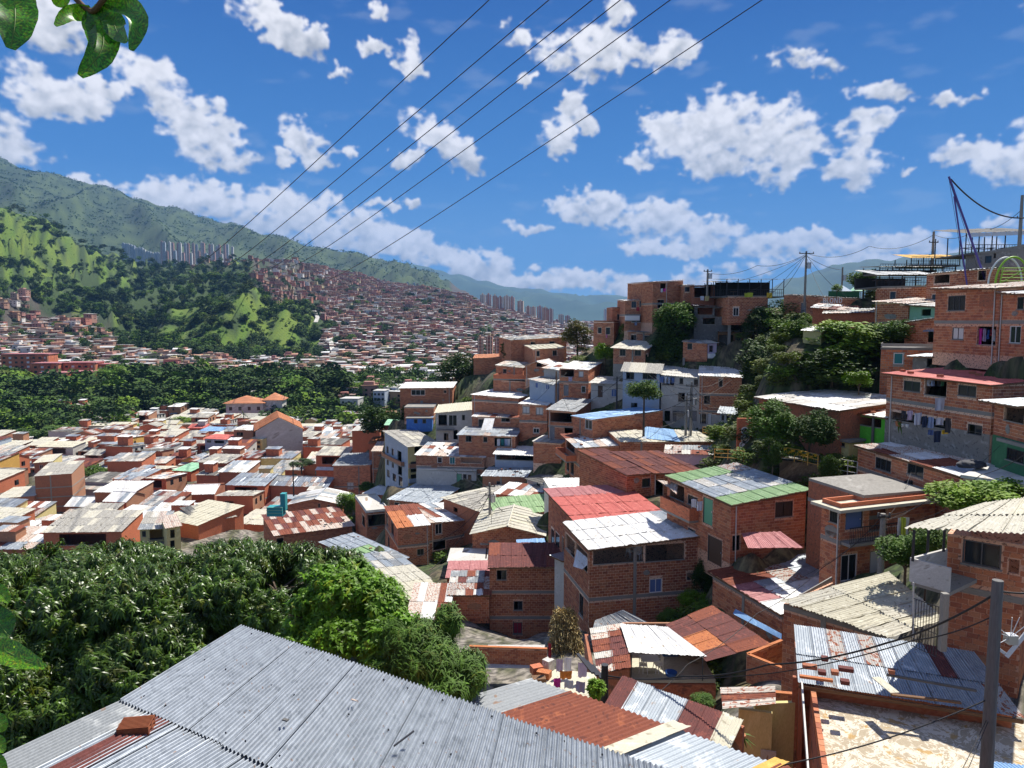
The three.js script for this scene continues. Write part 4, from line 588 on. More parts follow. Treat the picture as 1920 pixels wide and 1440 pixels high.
// -- middle of the slope
h('bluetop', 'brick house with pale blue sheet roof and poster on its wall', [1075, 780], [1112, 787], 92, 830, { DR: 88.4, dep: 11.4, rise: 0.4, roof: 'blue', bricks: 1, found: 2, over: 0.3, seed: 59, win: [['F', 1097, 786, 1110, 806, 'x']] });
h('greyopen', 'dark open fronted house under a grey weathered sheet roof', [1028, 768], [1079, 772], 98, 835, { DR: 96.6, dep: 8.8, rise: 0.7, roof: 'galvold', bricks: 1, brickFrom: -1, found: 2, over: 0.4, seed: 60, beams: [800], win: [['F', 1032, 773, 1072, 792, 'v'], ['F', 1030, 800, 1040, 826, 'dy'], ['F', 1058, 800, 1074, 822, 'o']] });
h('twowin', 'brick house with two pale curtained windows beside the dark gallery', [974, 757], [1026, 760], 108, 830, { DR: 106.7, dep: 8.2, rise: 0.4, roof: 'white', bricks: 1, found: 2, over: 0.25, seed: 61, beams: [790], win: [['F', 980, 762, 993, 775, 'c'], ['F', 1005, 764, 1018, 778, 'c'], ['F', 1000, 803, 1011, 812, 'x']] });
h('longback', 'long windowless brick house with white roof strip', [885, 740], [972, 747], 116, 800, { DR: 112.3, dep: 9.1, rise: 0.25, roof: 'white', bricks: 1, found: 2, over: 0.25, seed: 62, beams: [752] });
h('whiteporch', 'white house with sloping cream slab roof and metal screen door', [817, 774], [887, 768], 118, 836, { DR: 118.0, dep: 6.8, rise: 0.5, roof: 'cream', wall: 'plaster', found: 2, over: 0.4, sl: 5, seed: 63, win: [['F', 822, 778, 838, 797, 'v'], ['F', 841, 778, 857, 799, 'x'], ['F', 866, 778, 872, 788, 'w'], ['F', 832, 812, 841, 826, 'w'], ['F', 850, 806, 858, 824, 'o']], balcony: [['F', 0.1, 3.0, 2.7, 0.5, 'rail', 0.9]] });
h('skylight', 'brick house with tilted white skylight hatch on its lower roof', [887, 781], [974, 783], 112, 815, { DR: 110.7, dep: 7.0, rise: 0.4, roof: 'rustwhite', bricks: 1, found: 2, over: 0.35, seed: 64, win: [['F', 897, 786, 908, 800, 'w'], ['F', 940, 783, 956, 791, 'w']] });
h('shop', 'brick house with stacked cloth hanging in its corner opening', [860, 815], [966, 818], 106, 850, { DR: 104.7, dep: 5.9, rise: 0.3, roof: 'tin', bricks: 1, found: 2, over: 0.4, seed: 65, win: [['F', 873, 815, 884, 828, 'w'], ['F', 906, 819, 914, 829, 'w'], ['F', 927, 820, 958, 837, 'v']] });
h('threestorey', 'white three storey corner house with brown balcony bands', [765, 837], [822, 833], 114, 910, { DR: 116.5, dep: 11.6, rise: 0.9, roof: 'fibro', wall: 'yellow', wallL: 'plasterblue', found: 2.5, over: 0.6, sw: 1.1, seed: 66, along: 'z', win: [['F', 777, 836, 806, 851, 'v'], ['F', 788, 863, 810, 874, 'w'], ['F', 770, 866, 782, 884, 'v'], ['F', 770, 890, 782, 905, 'o'], ['L*', 1, 3.6, 2, 4.8, 'w'], ['L*', 3.6, 3.6, 4.6, 4.8, 'w'], ['L*', 6.5, 3.3, 8.5, 4.9, 'v'], ['L*', 1, 1.5, 2, 2.5, 'w'], ['L*', 3.6, 1.5, 4.6, 2.5, 'w'], ['L*', 6.6, 1.0, 8.6, 2.6, 'v'], ['L*', 1, -0.6, 2.4, 0.7, 'w'], ['L*', 4, -0.7, 5.6, 0.6, 'w'], ['L*', 7, -0.9, 8.8, 0.7, 'w']], balcony: [['L', 0, 9.9, 2.9, 0.6, 'wall', 0.6, 'brickpale'], ['F', 0, 3.7, 2.9, 0.6, 'wall', 0.6, 'brickpale'], ['F', 0, 2.6, 0.5, 0.5, 'wall', 0.6, 'plasterblue']] });
h('greenwin', 'house with green framed windows, brick above and white below', [780, 853], [908, 858], 106, 912, { DR: 104.7, dep: 8.1, rise: 0.5, roof: 'rustwhite', bricks: 1, brickFrom: 2.2, low: 'plaster', found: 2, over: 0.3, seed: 67, wall: 'brick', beams: [877], win: [['F', 820, 857, 829, 868, 'x'], ['F', 843, 857, 853, 870, 't'], ['F', 864, 857, 903, 868, 'v'], ['F', 856, 888, 867, 906, 'dg'], ['F', 868, 888, 876, 900, 'w'], ['F', 878, 890, 885, 901, 'w'], ['R*', 0.8, 2.6, 2, 3.8, 'w']], balcony: [['F', 4.8, 7.7, 2.1, 0.35, 'wall', 0.7]] });
h('greenwinlow', 'whitewashed lower storey jutting below the green framed windows', [781, 881], [893, 886], 105, 914, { DR: 103.9, dep: 0.9, rise: 0, flat: 1, roof: 'offwhite', wall: 'plaster', found: 2, over: 0, seed: 68, win: [['F', 856, 888, 866, 906, 'dg'], ['F', 868, 889, 875, 899, 'w'], ['F', 877, 890, 884, 900, 'w']] });
h('shelter', 'dark open shelter with thin white roof over a bluish wall', [928, 851], [1019, 855], 102, 885, { DR: 100.8, dep: 4.6, rise: 0.4, roof: 'white', wall: 'plasterblue', found: 2, over: 0.4, seed: 69, win: [['F', 930, 851, 1014, 864, 'v']] });
h('bluewhiteroof', 'low brick house with bright bluish white roof beside the fibre roof', [905, 892], [986, 894], 98, 930, { DR: 96.7, rb: 879, rise: 0.3, roof: 'zinc', wall: 'brickpale', bricks: 1, mortar: 'concrete', found: 2, over: 0.35, seed: 70, win: [['F', 965, 902, 975, 917, 'dy'], ['F', 931, 902, 940, 910, 'w']] });
h('fibrowhite', 'white walled shed under old dark grey fibre roof', [988, 897], [1036, 912], 93, 930, { DR: 86.9, dep: 7.9, rise: 0.7, roof: 'fibrodark', wall: 'plaster', found: 2, over: 0.4, seed: 71, win: [['F', 1006, 905, 1013, 916, 'w'], ['F', 1021, 910, 1028, 922, 'd']] });
h('patchroof', 'tall brick house with pale patched sheet roof and walled corner balcony', [1089, 839], [1164, 835], 84, 905, { DR: 84.8, dep: 7.8, rise: 0.35, roof: 'rustwhite', bricks: 1, ind: 0, found: 2.5, over: 0.35, overL: 0.7, seed: 72, beams: [874], win: [['F', 1129, 886, 1151, 899, 'g'], ['F', 1089, 882, 1095, 890, 'o'], ['L*', 1, 0.2, 2.2, 2.0, 'w'], ['L*', 3, 0.2, 4.6, 2.2, 'w'], ['L*', 0.8, 3.0, 4.9, 4.6, 'v']], balcony: [['L', 0.2, 5.9, 2.2, 1.3, 'wall', 0.7, 'brick']] });
h('longwall', 'long brick wall house with wide bleached roof below the two poles', [1164, 829], [1338, 828], 84, 878, { DR: 85.4, dep: 6.2, rise: 0.4, roof: 'fibrolight', bricks: 1, mortar: 'mortarred', found: 2.5, over: 0.2, seed: 73, beams: [852], cols: [0.22] });
h('rustred', 'brick house under a long dark rust red sheet roof', [1175, 890], [1222, 886], 66, 935, { DR: 67.3, dep: 8.2, rise: 0.9, roof: 'rustdark', bricks: 1, mortar: 'mortarred', found: 2, over: 0.3, seed: 74, win: [['F', 1204, 898, 1219, 912, 'g']] });
h('rustredright', 'brick wing with rust red roof reaching to the garden terrace', [1222, 887], [1316, 884], 67, 935, { DR: 69.6, dep: 7.0, rise: 0.8, roof: 'rustdark', bricks: 1, mortar: 'mortarred', found: 2, over: 0.3, overL: 0, seed: 75, win: [['F', 1228, 900, 1244, 930, 'o']] });
h('tinshed', 'tiny patched roof shed with lilac panel above the rust red roof', [1248, 850], [1342, 852], 76, 872, { DR: 74.7, dep: 3.1, rise: 0.3, roof: 'patchwork', wall: 'lilac', found: 2, over: 0.3, seed: 76 });
h('whitelow', 'low house under a plain bright white roof behind the red roof', [1036, 923], [1172, 920], 76, 950, { DR: 77.2, rb: 902, rise: 0.4, roof: 'white', wall: 'plaster', found: 2, over: 0.2, seed: 77 });
h('greenlow', 'low house under a wide green ribbed roof by the cable pole', [930, 967], [1040, 958], 80, 995, { DR: 81.2, rb: 940, rise: 0.5, roof: 'green', wall: 'brickdark', found: 2, over: 0.2, sw: 1.1, seed: 78 });
h('fibrogable', 'brick house with cream grey gable roof and dark ridge strip', [886, 1000], [1019, 1004], 74, 1048, { DR: 73.4, dep: 8.2, rise: 0, gableF: 0.9, roof: 'fibrolight', bricks: 1, mortar: 'mortarred', found: 2, over: 0.45, sw: 1.1, seed: 79 });
h('block', 'big three storey brick block facing front with tiny windows', [918, 1063], [1064, 1062], 60, 1210, { DR: 60, dep: 5.2, rise: 0.35, roof: 'rustdark', bricks: 1, mortar: 'mortarred', over: 0.25, found: 1, seed: 80, ind: 250, beams: [1110, 1158], win: [['F', 931, 1069, 950, 1087, 'w'], ['F', 963, 1127, 980, 1144, 'w'], ['F', 962, 1167, 979, 1188, 'r']] });
h('blockleft', 'lower left wing of the big brick block beneath patchwork sheets', [850, 1114], [917, 1114], 59.5, 1160, { DR: 59.5, dep: 4, rise: 0.5, roof: 'patchwork', bricks: 1, mortar: 'mortarred', over: 0.3, overL: 0.5, found: 0, seed: 81, sw: 0.7, sl: 1.2 });
h('blockpink', 'washed out pink sheet roof room beside the big brick block', [838, 1083], [916, 1082], 65, 1114, { DR: 65.0, dep: 3.4, rise: 0.3, roof: 'pink', wall: 'brickdark', over: 0.2, found: 1.5, seed: 82 });
h('blockslab', 'white capped slab room with black plastic side left of the block', [840, 1055], [912, 1052], 70, 1074, { DR: 70.0, dep: 4.1, rise: 0.1, flat: 1, roof: 'offwhite', wall: 'black', over: 0.2, found: 2, seed: 83 });
h('patchbig', 'wide roof of mismatched pale sheets in front of brick houses', [757, 1124], [838, 1113], 64, 1150, { DR: 66.3, dep: 13.0, rise: 0.4, roof: 'cream', wall: 'brick', over: 0.3, overL: 1.2, found: 2, seed: 84, pickAt: (u, v) => (v > 0.62 ? ['zinc', 'galvold', 'offwhite'][Math.floor((u * 7 + v * 5)) % 3] : v > 0.3 ? 'fibrolight' : 'cream') });
h('lowrust', 'low lean-to with rust and white streaked sheets among the leaves', [765, 1158], [838, 1160], 56, 1180, { DR: 56.0, dep: 5.2, rise: 0.8, roof: 'rustwhite', wall: 'brickdark', over: 0.3, found: 2, seed: 85, sw: 0.6 });
h('cornerbrick', 'brick corner house with orange rust roof and lilac curtain', [746, 990], [804, 984], 82, 1062, { DR: 83.2, dep: 9.2, rise: 0.2, roof: 'rusty', bricks: 1, ind: 0, mortar: 'mortar', over: 0.25, found: 2, seed: 86, beams: [1022], pickAt: (u, v) => (v < 0.3 ? (u > 0.4 ? 'white' : 'orange') : v < 0.6 && u < 0.5 ? 'orange' : 'rust'), win: [['L*', 1.0, 2.8, 2.4, 4.2, 's'], ['L*', 4.6, 2.7, 6.4, 4.3, 's'], ['L*', 2.0, 0.3, 3.2, 1.6, 'w'], ['F', 782, 1030, 795, 1040, 's']] });
h('cornerright', 'brick house with grey white roof and two openings right of the corner house', [805, 980], [890, 974], 85, 1054, { DR: 88.7, dep: 8.0, rise: 0.4, roof: 'rustwhite', bricks: 1, mortar: 'mortar', over: 0.3, found: 2, seed: 87, win: [['F', 816, 983, 829, 1000, 'x'], ['F', 812, 1015, 836, 1028, 'o']] });
h('bigwhite', 'brick house with broad bluish white low gable roof', [730, 936], [816, 945], 98, 975, { DR: 95.6, dep: 10.2, rise: 0.5, roof: 'zinc', bricks: 1, found: 2, over: 0.35, seed: 88, win: [['F', 762, 946, 772, 958, 'dy'], ['F', 740, 942, 748, 948, 'w']] });
h('fibrolong', 'old house with long weathered fibre roof behind the cable pole', [832, 933], [922, 966], 92, 985, { DR: 82.6, dep: 8.9, rise: 0.5, roof: 'fibro', wall: 'brickdark', found: 2, over: 0.4, seed: 89, win: [['F', 850, 950, 858, 962, 'o']] });
h('smalltin', 'narrow tin roofed shed with a white patch by the green roof', [930, 925], [1015, 935], 88, 950, { DR: 85.6, dep: 4.5, rise: 0.4, roof: 'rustwhite', wall: 'brick', found: 2, over: 0.3, seed: 90 });
h('deck', 'concrete house with bare roof deck and dark open corner room', [687, 962], [729, 958], 104, 1010, { DR: 105.2, dep: 10.1, rise: 0, flat: 1, roof: 'offwhite', parapet: 0.2, parapetMat: 'plaster', bricks: 1, brickFrom: -1.5, found: 2.5, over: 0.2, seed: 91, win: [['F', 690, 966, 727, 983, 'v'], ['L*', 6, 1.3, 8.6, 2.8, 'v']] });
h('greenpatch', 'small house with white roof crossed by a green sheet strip', [712, 1062], [762, 1046], 74, 1085, { DR: 76.5, dep: 10.4, rise: 0.5, roof: 'zinc', wall: 'brickpale', found: 2, over: 0.3, overL: 1, seed: 92, pickAt: (u, v) => (v > 0.2 && v < 0.42 && u < 0.7 ? 'green' : v > 0.5 && u > 0.6 && u < 0.78 ? 'rust' : 'zinc') });
h('longrust', 'long brick house with rusty patchwork roof behind the mango tree', [516, 1003], [660, 985], 105, 1048, { DR: 110.8, dep: 8.8, rise: 0.9, roof: 'rusty', bricks: 1, found: 3, over: 0.5, seed: 93, pickAt: (u, v, i, j) => (u > 0.38 && v < 0.25 ? 'rustlight' : (i * 5 + j * 3) % 7 < 2 ? 'rustlight' : (i + j) % 3 ? 'rust' : 'rustdark'), win: [['F', 518, 1010, 532, 1025, 'o']] });
h('gablewide', 'wide low brick house with pale shallow gable roof', [540, 946], [642, 945], 122, 972, { DR: 122.0, dep: 7.5, rise: 0.1, gableF: 1.0, roof: 'whitetin', bricks: 1, found: 2, over: 0.4, seed: 94, win: [['F', 596, 944, 601, 952, 'w'], ['F', 614, 947, 619, 953, 'w']] });
h('tallgrey', 'tall windowless brick house with ragged grey sheet roof', [625, 873], [694, 872], 146, 935, { DR: 146.0, dep: 10.3, rise: 0.6, roof: 'galvold', bricks: 1, found: 2, over: 0.3, seed: 95, win: [['F', 651, 905, 663, 917, 'c']] });
h('tallrust', 'narrow tall brick house with rust striped roof', [697, 846], [732, 846], 140, 902, { DR: 140.0, dep: 6.9, rise: 0.7, roof: 'rustlight', bricks: 1, found: 2, over: 0.2, seed: 96 });
h('scrap', 'low shack with torn white scrap sheets beside the deck house', [682, 925], [742, 930], 122, 945, { DR: 119.5, dep: 7.0, rise: 0.4, roof: 'patchwork', wall: 'brickdark', found: 2, over: 0.3, seed: 97, pickAt: (u, v) => (v < 0.6 ? 'white' : 'galvold') });
h('bluewall', 'blue walled house with concrete top under the creeper covered roof', [762, 785], [810, 783], 126, 812, { DR: 126.0, dep: 5.6, rise: 0, flat: 1, roof: 'concrete', wall: 'bluewall', found: 1.5, over: 0.3, seed: 98, win: [['F', 776, 786, 783, 794, 'w'], ['F', 792, 786, 799, 794, 'w']] });
h('creeper', 'brick terrace house with plants trailing over its open roof', [758, 765], [813, 765], 128, 785, { DR: 128.0, dep: 5.6, rise: 0, flat: 1, roof: 'concrete', bricks: 1, found: 1, over: 0.1, seed: 99 });
h('ridgewhite', 'brick house with white roof and one wide glazed window', [750, 728], [848, 727], 134, 765, { DR: 134.0, dep: 8.9, rise: 0.3, roof: 'white', bricks: 1, found: 2, over: 0.4, seed: 100, win: [['F', 771, 731, 797, 741, 'x'], ['F', 832, 732, 837, 737, 'w']] });
h('orangesmall', 'small orange tile roofed hut beside the narrow tall house', [692, 832], [726, 828], 150, 850, { DR: 150.0, dep: 5.5, rise: 0.5, roof: 'orange', wall: 'brick', found: 2, over: 0.4, seed: 101 });
h('redhut', 'little red walled hut with pale green roof on the bend', [722, 797], [752, 797], 146, 815, { DR: 146.0, dep: 4.4, rise: 0.5, roof: 'mint', wall: 'rustdark', found: 2, over: 0.3, seed: 102 });
h('brickback', 'wide brick house with plain top left of the orange hut', [660, 808], [712, 806], 165, 838, { DR: 165.0, dep: 6.5, rise: 0.3, roof: 'offwhite', bricks: 0, wall: 'brick', found: 2, over: 0.2, seed: 103 });
h('shadow1', 'shaded brick house behind the long rust sheet lean-to', [1000, 828], [1052, 832], 96, 862, { DR: 94.7, dep: 4.8, rise: 0.1, roof: 'old', bricks: 1, found: 2, over: 0.2, seed: 104 });
// -- low left, hand placed
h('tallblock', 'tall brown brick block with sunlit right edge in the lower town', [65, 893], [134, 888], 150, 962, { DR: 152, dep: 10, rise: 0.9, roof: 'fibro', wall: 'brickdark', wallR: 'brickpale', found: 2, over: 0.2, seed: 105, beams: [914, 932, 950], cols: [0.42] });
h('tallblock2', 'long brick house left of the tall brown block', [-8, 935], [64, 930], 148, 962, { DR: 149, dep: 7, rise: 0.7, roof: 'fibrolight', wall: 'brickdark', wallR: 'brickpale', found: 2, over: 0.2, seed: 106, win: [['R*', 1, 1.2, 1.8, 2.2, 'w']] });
h('yellowbalcony', 'cream house with open corner balcony and brown sheet roof', [262, 992], [310, 990], 104, 1036, { DR: 105, dep: 7, rise: 0.7, roof: 'old', wall: 'yellow', found: 2.5, over: 0.4, seed: 107, win: [['F', 266, 996, 274, 1006, 'w'], ['F', 280, 994, 308, 1010, 'v'], ['R*', 2, 1.6, 3.4, 3.4, 'o'], ['R*', 2, -0.8, 3.4, 1.0, 'o']], balcony: [['F', 1.2, 3.6, 1.4, 0.6, 'rail', 0.8]] });
h('yellowright', 'cream wall with two dark doorways right of the corner balcony', [312, 990], [338, 986], 102, 1035, { DR: 103, dep: 5, rise: 0.5, roof: 'rustlight', wall: 'yellow', found: 2.5, over: 0.3, seed: 108, win: [['F', 319, 994, 328, 1008, 'o'], ['F', 319, 1014, 328, 1028, 'o']] });
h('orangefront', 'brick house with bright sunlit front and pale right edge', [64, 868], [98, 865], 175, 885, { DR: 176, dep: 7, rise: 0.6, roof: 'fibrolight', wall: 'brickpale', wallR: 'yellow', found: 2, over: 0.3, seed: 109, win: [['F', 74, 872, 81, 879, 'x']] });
h('villa1', 'cream three storey house with balconies beside the church', [470, 822], [492, 824], 205, 842, { DR: 204, dep: 8, rise: 0.3, roof: 'cream', wall: 'yellow', found: 2, over: 0.2, seed: 110, win: [['F', 473, 826, 479, 831, 'w'], ['F', 482, 827, 488, 832, 'w'], ['F', 473, 834, 479, 839, 'w'], ['F', 482, 835, 488, 840, 'w']] });
h('bluebalc', 'house with red roof strip and pale blue balcony front', [384, 822], [424, 824], 210, 836, { DR: 209, dep: 6, rise: 0.3, roof: 'red', wall: 'plasterblue', found: 2, over: 0.4, seed: 111, win: [['F', 388, 825, 396, 830, 'w'], ['F', 402, 826, 420, 831, 'v']] });
h('tealroof', 'brick house with mint green roof in the lower town', [325, 882], [358, 884], 172, 898, { DR: 171, dep: 7, rise: 0.5, roof: 'mint', wall: 'brick', found: 2, over: 0.3, seed: 112 });
h('whitegable', 'warehouse with smooth white low gable roof in the lower town', [340, 928], [402, 926], 140, 944, { DR: 141, dep: 9, rise: 0.2, gableS: 0.9, roof: 'white', wall: 'brickdark', found: 2, over: 0.2, seed: 113 });
h('creamflat', 'broad house with cream sloping roof near the front of the lower town', [305, 972], [372, 985], 116, 1000, { DR: 112, dep: 9, rise: 1.0, roof: 'cream', wall: 'brick', found: 2, over: 0.3, seed: 114 });
h('greyslope', 'brick house with dark grey sloping roof beside the broad cream roof', [375, 980], [440, 968], 114, 1004, { DR: 118, dep: 8, rise: 0.9, roof: 'fibrodark', wall: 'brick', found: 2, over: 0.4, seed: 115, win: [['F', 380, 985, 388, 1000, 'o']] });
const HS0 = houseSpots.length;
// ---------- lower town: single houses ----------
const marks = [[100, 925, 'the tall brown block'], [517, 800, 'the white church tower'], [300, 1005, 'the cream balcony house'], [340, 890, 'the mint roofed house'], [370, 935, 'the white gabled warehouse'], [168, 895, 'the round tree in town'], [572, 990, 'the long rusty roof'], [590, 950, 'the pale shallow gable'], [660, 900, 'the tall grey house'], [404, 828, 'the blue balcony house'], [325, 798, 'the bright round tree'], [80, 872, 'the sunlit brick front']];
const ordw = ['', 'second ', 'third ', 'fourth ', 'fifth ', 'sixth ', 'seventh ', 'eighth ', 'ninth ', 'tenth ', 'eleventh ', 'twelfth '];
const usedL = new Map();
function project(p) { const f = -p.z * CP - p.y * SP, u = p.y * CP - p.z * SP; return [960 + FL * p.x / f, 720 - FL * u / f]; }
function placeLabel(p) {
  const [x, y] = project(p); let best = null, bd = 1e9;
  for (const m of marks) { const d = Math.hypot(x - m[0], (y - m[1]) * 2); if (d < bd) { bd = d; best = m; } }
  const dx = x - best[0], dy = y - best[1];
  return Math.abs(dx) > Math.abs(dy) * 2 ? (dx < 0 ? 'left of ' : 'right of ') + best[2] : (dy < 0 ? 'behind ' : 'in front of ') + best[2];
}
const roofWord = { fibro: 'grey fibre', fibrolight: 'pale fibre', old: 'weathered', whitetin: 'white sheet', white: 'bright white', tin: 'grey tin', clay: 'orange tile', cream: 'cream', rustwhite: 'rust streaked', patchwork: 'patchwork', red: 'red', blue: 'pale blue', fibrodark: 'dark grey', zinc: 'zinc', pink: 'pink', rustdark: 'dark rusty', rusty: 'rusty' };
const wallWord = { brick: 'brick', brickdark: 'brown brick', brickpale: 'tan brick', plaster: 'white', yellow: 'cream', plasterblue: 'pale blue', ochre: 'ochre' };
{
  const r = rng(2024), spots = [], yaw0 = 0.16, ca = Math.cos(yaw0), sa = Math.sin(yaw0);
  const xmax = (d) => d < 112 ? 470 : d < 132 ? 500 : d < 160 ? 600 : d < 200 ? 660 : d < 250 ? 700 : 735;
  let row = 0;
  for (let b = 88; b < 345; b += 7.6 + 1.4 * (row % 2) * (row % 4 === 3 ? 3 : 1), row++) {
    for (let a = -230 + (row % 3) * 3; a < 60;) {
      const w = 4.6 + r() * 4.2 + (r() < 0.12 ? 4.5 : 0), ac = a + w / 2; a += w + (r() < 0.14 ? 3.2 : 0.25);
      const x = ac * ca - (b - 88) * sa * 0.6 + 0, d = b * ca + ac * sa * 0.6 + 12, z = -d;
      const px = bearing(x, z); if (d < 104 || d > 335 || px < -70 || px > xmax(d)) continue;
      if (d > 235 && px < 105) continue; if (d > 285 && (px < 240 && px > 60) && r() < 0.3) continue; if (d > 305 && px < 330 && r() < 0.4) continue;
      spots.push([x, z, w, px, d]);
    }
  }
  spots.sort((p, q) => p[4] - q[4]);
  let made = 0;
  for (const [x, z, w0, px, d] of spots) {
    let w = w0; const dep = 5.6 + r() * 2.2;
    if (houseSpots.some(([q, rad], i) => { const dd = Math.hypot(q.x - x, q.z - z); return i < HS0 ? dd < rad * 0.8 + w * 0.42 : dd < 4.3; })) continue;
    if (Object.values(HS).some((q) => { const w2 = q.hw; if (!w2 || w2.p.z > -100 || px > 500) return false; const a = bearing(w2.p.x, w2.p.z), b = a + w2.w * FL / -w2.p.z; return px > a - 14 && px < b + 14 && d < -w2.p.z && d > -w2.p.z - 13; })) continue;
    if ([[168, 895, 34, 185], [325, 800, 40, 250]].some(([tx, ty, tr, td]) => Math.abs(px - tx) < tr && Math.abs(d - td) < 9)) continue;
    if (Math.abs(px - 525) < 55 && d > 190 && d < 232) continue;   // the church
    const st = r() < 0.42 ? 1 : r() < 0.72 ? 2 : r() < 0.9 ? 2.4 : 3, hh = 2.5 + (st - 1) * 2.5 + r() * 0.7;
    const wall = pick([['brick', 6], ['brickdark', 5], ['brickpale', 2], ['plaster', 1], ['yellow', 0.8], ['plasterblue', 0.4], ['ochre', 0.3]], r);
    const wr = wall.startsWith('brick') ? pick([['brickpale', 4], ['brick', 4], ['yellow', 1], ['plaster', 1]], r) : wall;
    const pal = pick([['fibro', 6], ['fibrolight', 4], ['old', 4.5], ['whitetin', 1.9], ['white', 1.4], ['tin', 2], ['rusty', 1.2], ['clay', 0.6], ['cream', 1.0], ['rustwhite', 2], ['patchwork', 2.4], ['red', 0.2], ['blue', 0.4], ['fibrodark', 2.6], ['pink', 0.25], ['rustdark', 0.8]], r);
    const gy = height(x, z) - 0.3, win = [];
    for (let s = 0; s < Math.floor(st); s++) {
      if (r() < 0.45) win.push(['F*', w * (0.12 + 0.3 * r()), 0.9 + s * 2.5, w * 0.3 + 1.1, 2.0 + s * 2.5, r() < 0.2 ? 'x' : 'w', 0]);
      if (r() < 0.3) win.push(['F*', w * 0.66, 0.9 + s * 2.5, w * 0.66 + 1.2, 2.0 + s * 2.5, 'w', 0]);
      if (r() < 0.6) win.push(['R*', dep * 0.2, 0.9 + s * 2.5, dep * 0.2 + 1.1, 2.1 + s * 2.5, 'w', 0]);
      if (r() < 0.6) win.push(['R*', dep * 0.6, 0.9 + s * 2.5, dep * 0.6 + 1.2, 2.1 + s * 2.5, r() < 0.3 ? 'o' : 'w', 0]);
    }
    if (r() < 0.12 && st >= 2) win.push(['F*', w * 0.2, hh - 2.0, w * 0.8, hh - 0.35, 'v']);
    const yaw = -yaw0 * 0.5 + (r() - 0.5) * 0.3, gs = r();
    const place = placeLabel(V(x, gy + hh, z)), key0 = (st < 2 ? 'low ' : st < 3 ? 'two storey ' : 'tall ') + wallWord[wall] + ' house, ' + (roofWord[pal] || pal) + ' roof, ';
    const k = usedL.get(key0 + place) || 0; usedL.set(key0 + place, k + 1);
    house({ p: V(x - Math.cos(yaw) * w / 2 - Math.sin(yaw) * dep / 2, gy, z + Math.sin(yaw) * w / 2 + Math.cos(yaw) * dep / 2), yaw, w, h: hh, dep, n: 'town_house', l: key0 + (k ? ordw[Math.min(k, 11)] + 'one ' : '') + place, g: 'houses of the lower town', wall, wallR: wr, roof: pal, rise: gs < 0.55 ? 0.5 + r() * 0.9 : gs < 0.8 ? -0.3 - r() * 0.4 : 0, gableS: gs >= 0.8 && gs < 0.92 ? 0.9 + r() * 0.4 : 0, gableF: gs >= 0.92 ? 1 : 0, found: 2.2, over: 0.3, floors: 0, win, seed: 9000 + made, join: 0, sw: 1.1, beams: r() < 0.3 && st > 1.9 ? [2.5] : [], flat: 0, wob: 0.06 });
    {
      const Hh = scene.children[scene.children.length - 1], e = r();
      if (e < 0.55) { const lw = w * (0.35 + r() * 0.4), lx = r() * (w - lw), ly = Math.min(hh - 0.9, 1.9 + r() * 0.6), ld = 1.3 + r() * 1.5; roofPlane(Hh, V(lx, ly, ld), V(lx + lw, ly, ld), V(lx + lw, ly + 0.5, 0.02), V(lx, ly + 0.5, 0.02), pick([['old', 3], ['fibro', 2], ['patchwork', 2], ['white', 2], ['rustdark', 1]], r), r, { pitch: 0.3, amp: 0.02, per: 3, sw: 1, sl: 9, joined: true, name: 'lean_to_roof' }); mesh('lean_to_wall', box(lw * 0.9, ly, ld * 0.7, lx + lw / 2, ly / 2 - 0.05, ld * 0.36), surf[wall], Hh); }
      if (e > 0.68) { const uw = w * 0.4, ux = r() * (w - uw), uz = -dep * 0.45, uh = 1.7 + r() * 0.8, y0 = hh - 0.3; mesh('roof_room', box(uw, uh + 0.6, dep * 0.35, ux + uw / 2, y0 + uh / 2, uz), surf[r() < 0.7 ? 'brick' : wr], Hh); const up = pick([['old', 3], ['tin', 2], ['white', 2], ['rustwhite', 2]], r); roofPlane(Hh, V(ux - 0.2, y0 + uh + 0.36, uz + dep * 0.2), V(ux + uw + 0.2, y0 + uh + 0.36, uz + dep * 0.2), V(ux + uw + 0.2, y0 + uh + 0.6, uz - dep * 0.2), V(ux - 0.2, y0 + uh + 0.6, uz - dep * 0.2), up, r, { pitch: 0.3, amp: 0.02, per: 3, sw: 1.2, sl: 9, joined: true }); }
    }
    made++;
  }
  console.log('town houses', made);
}
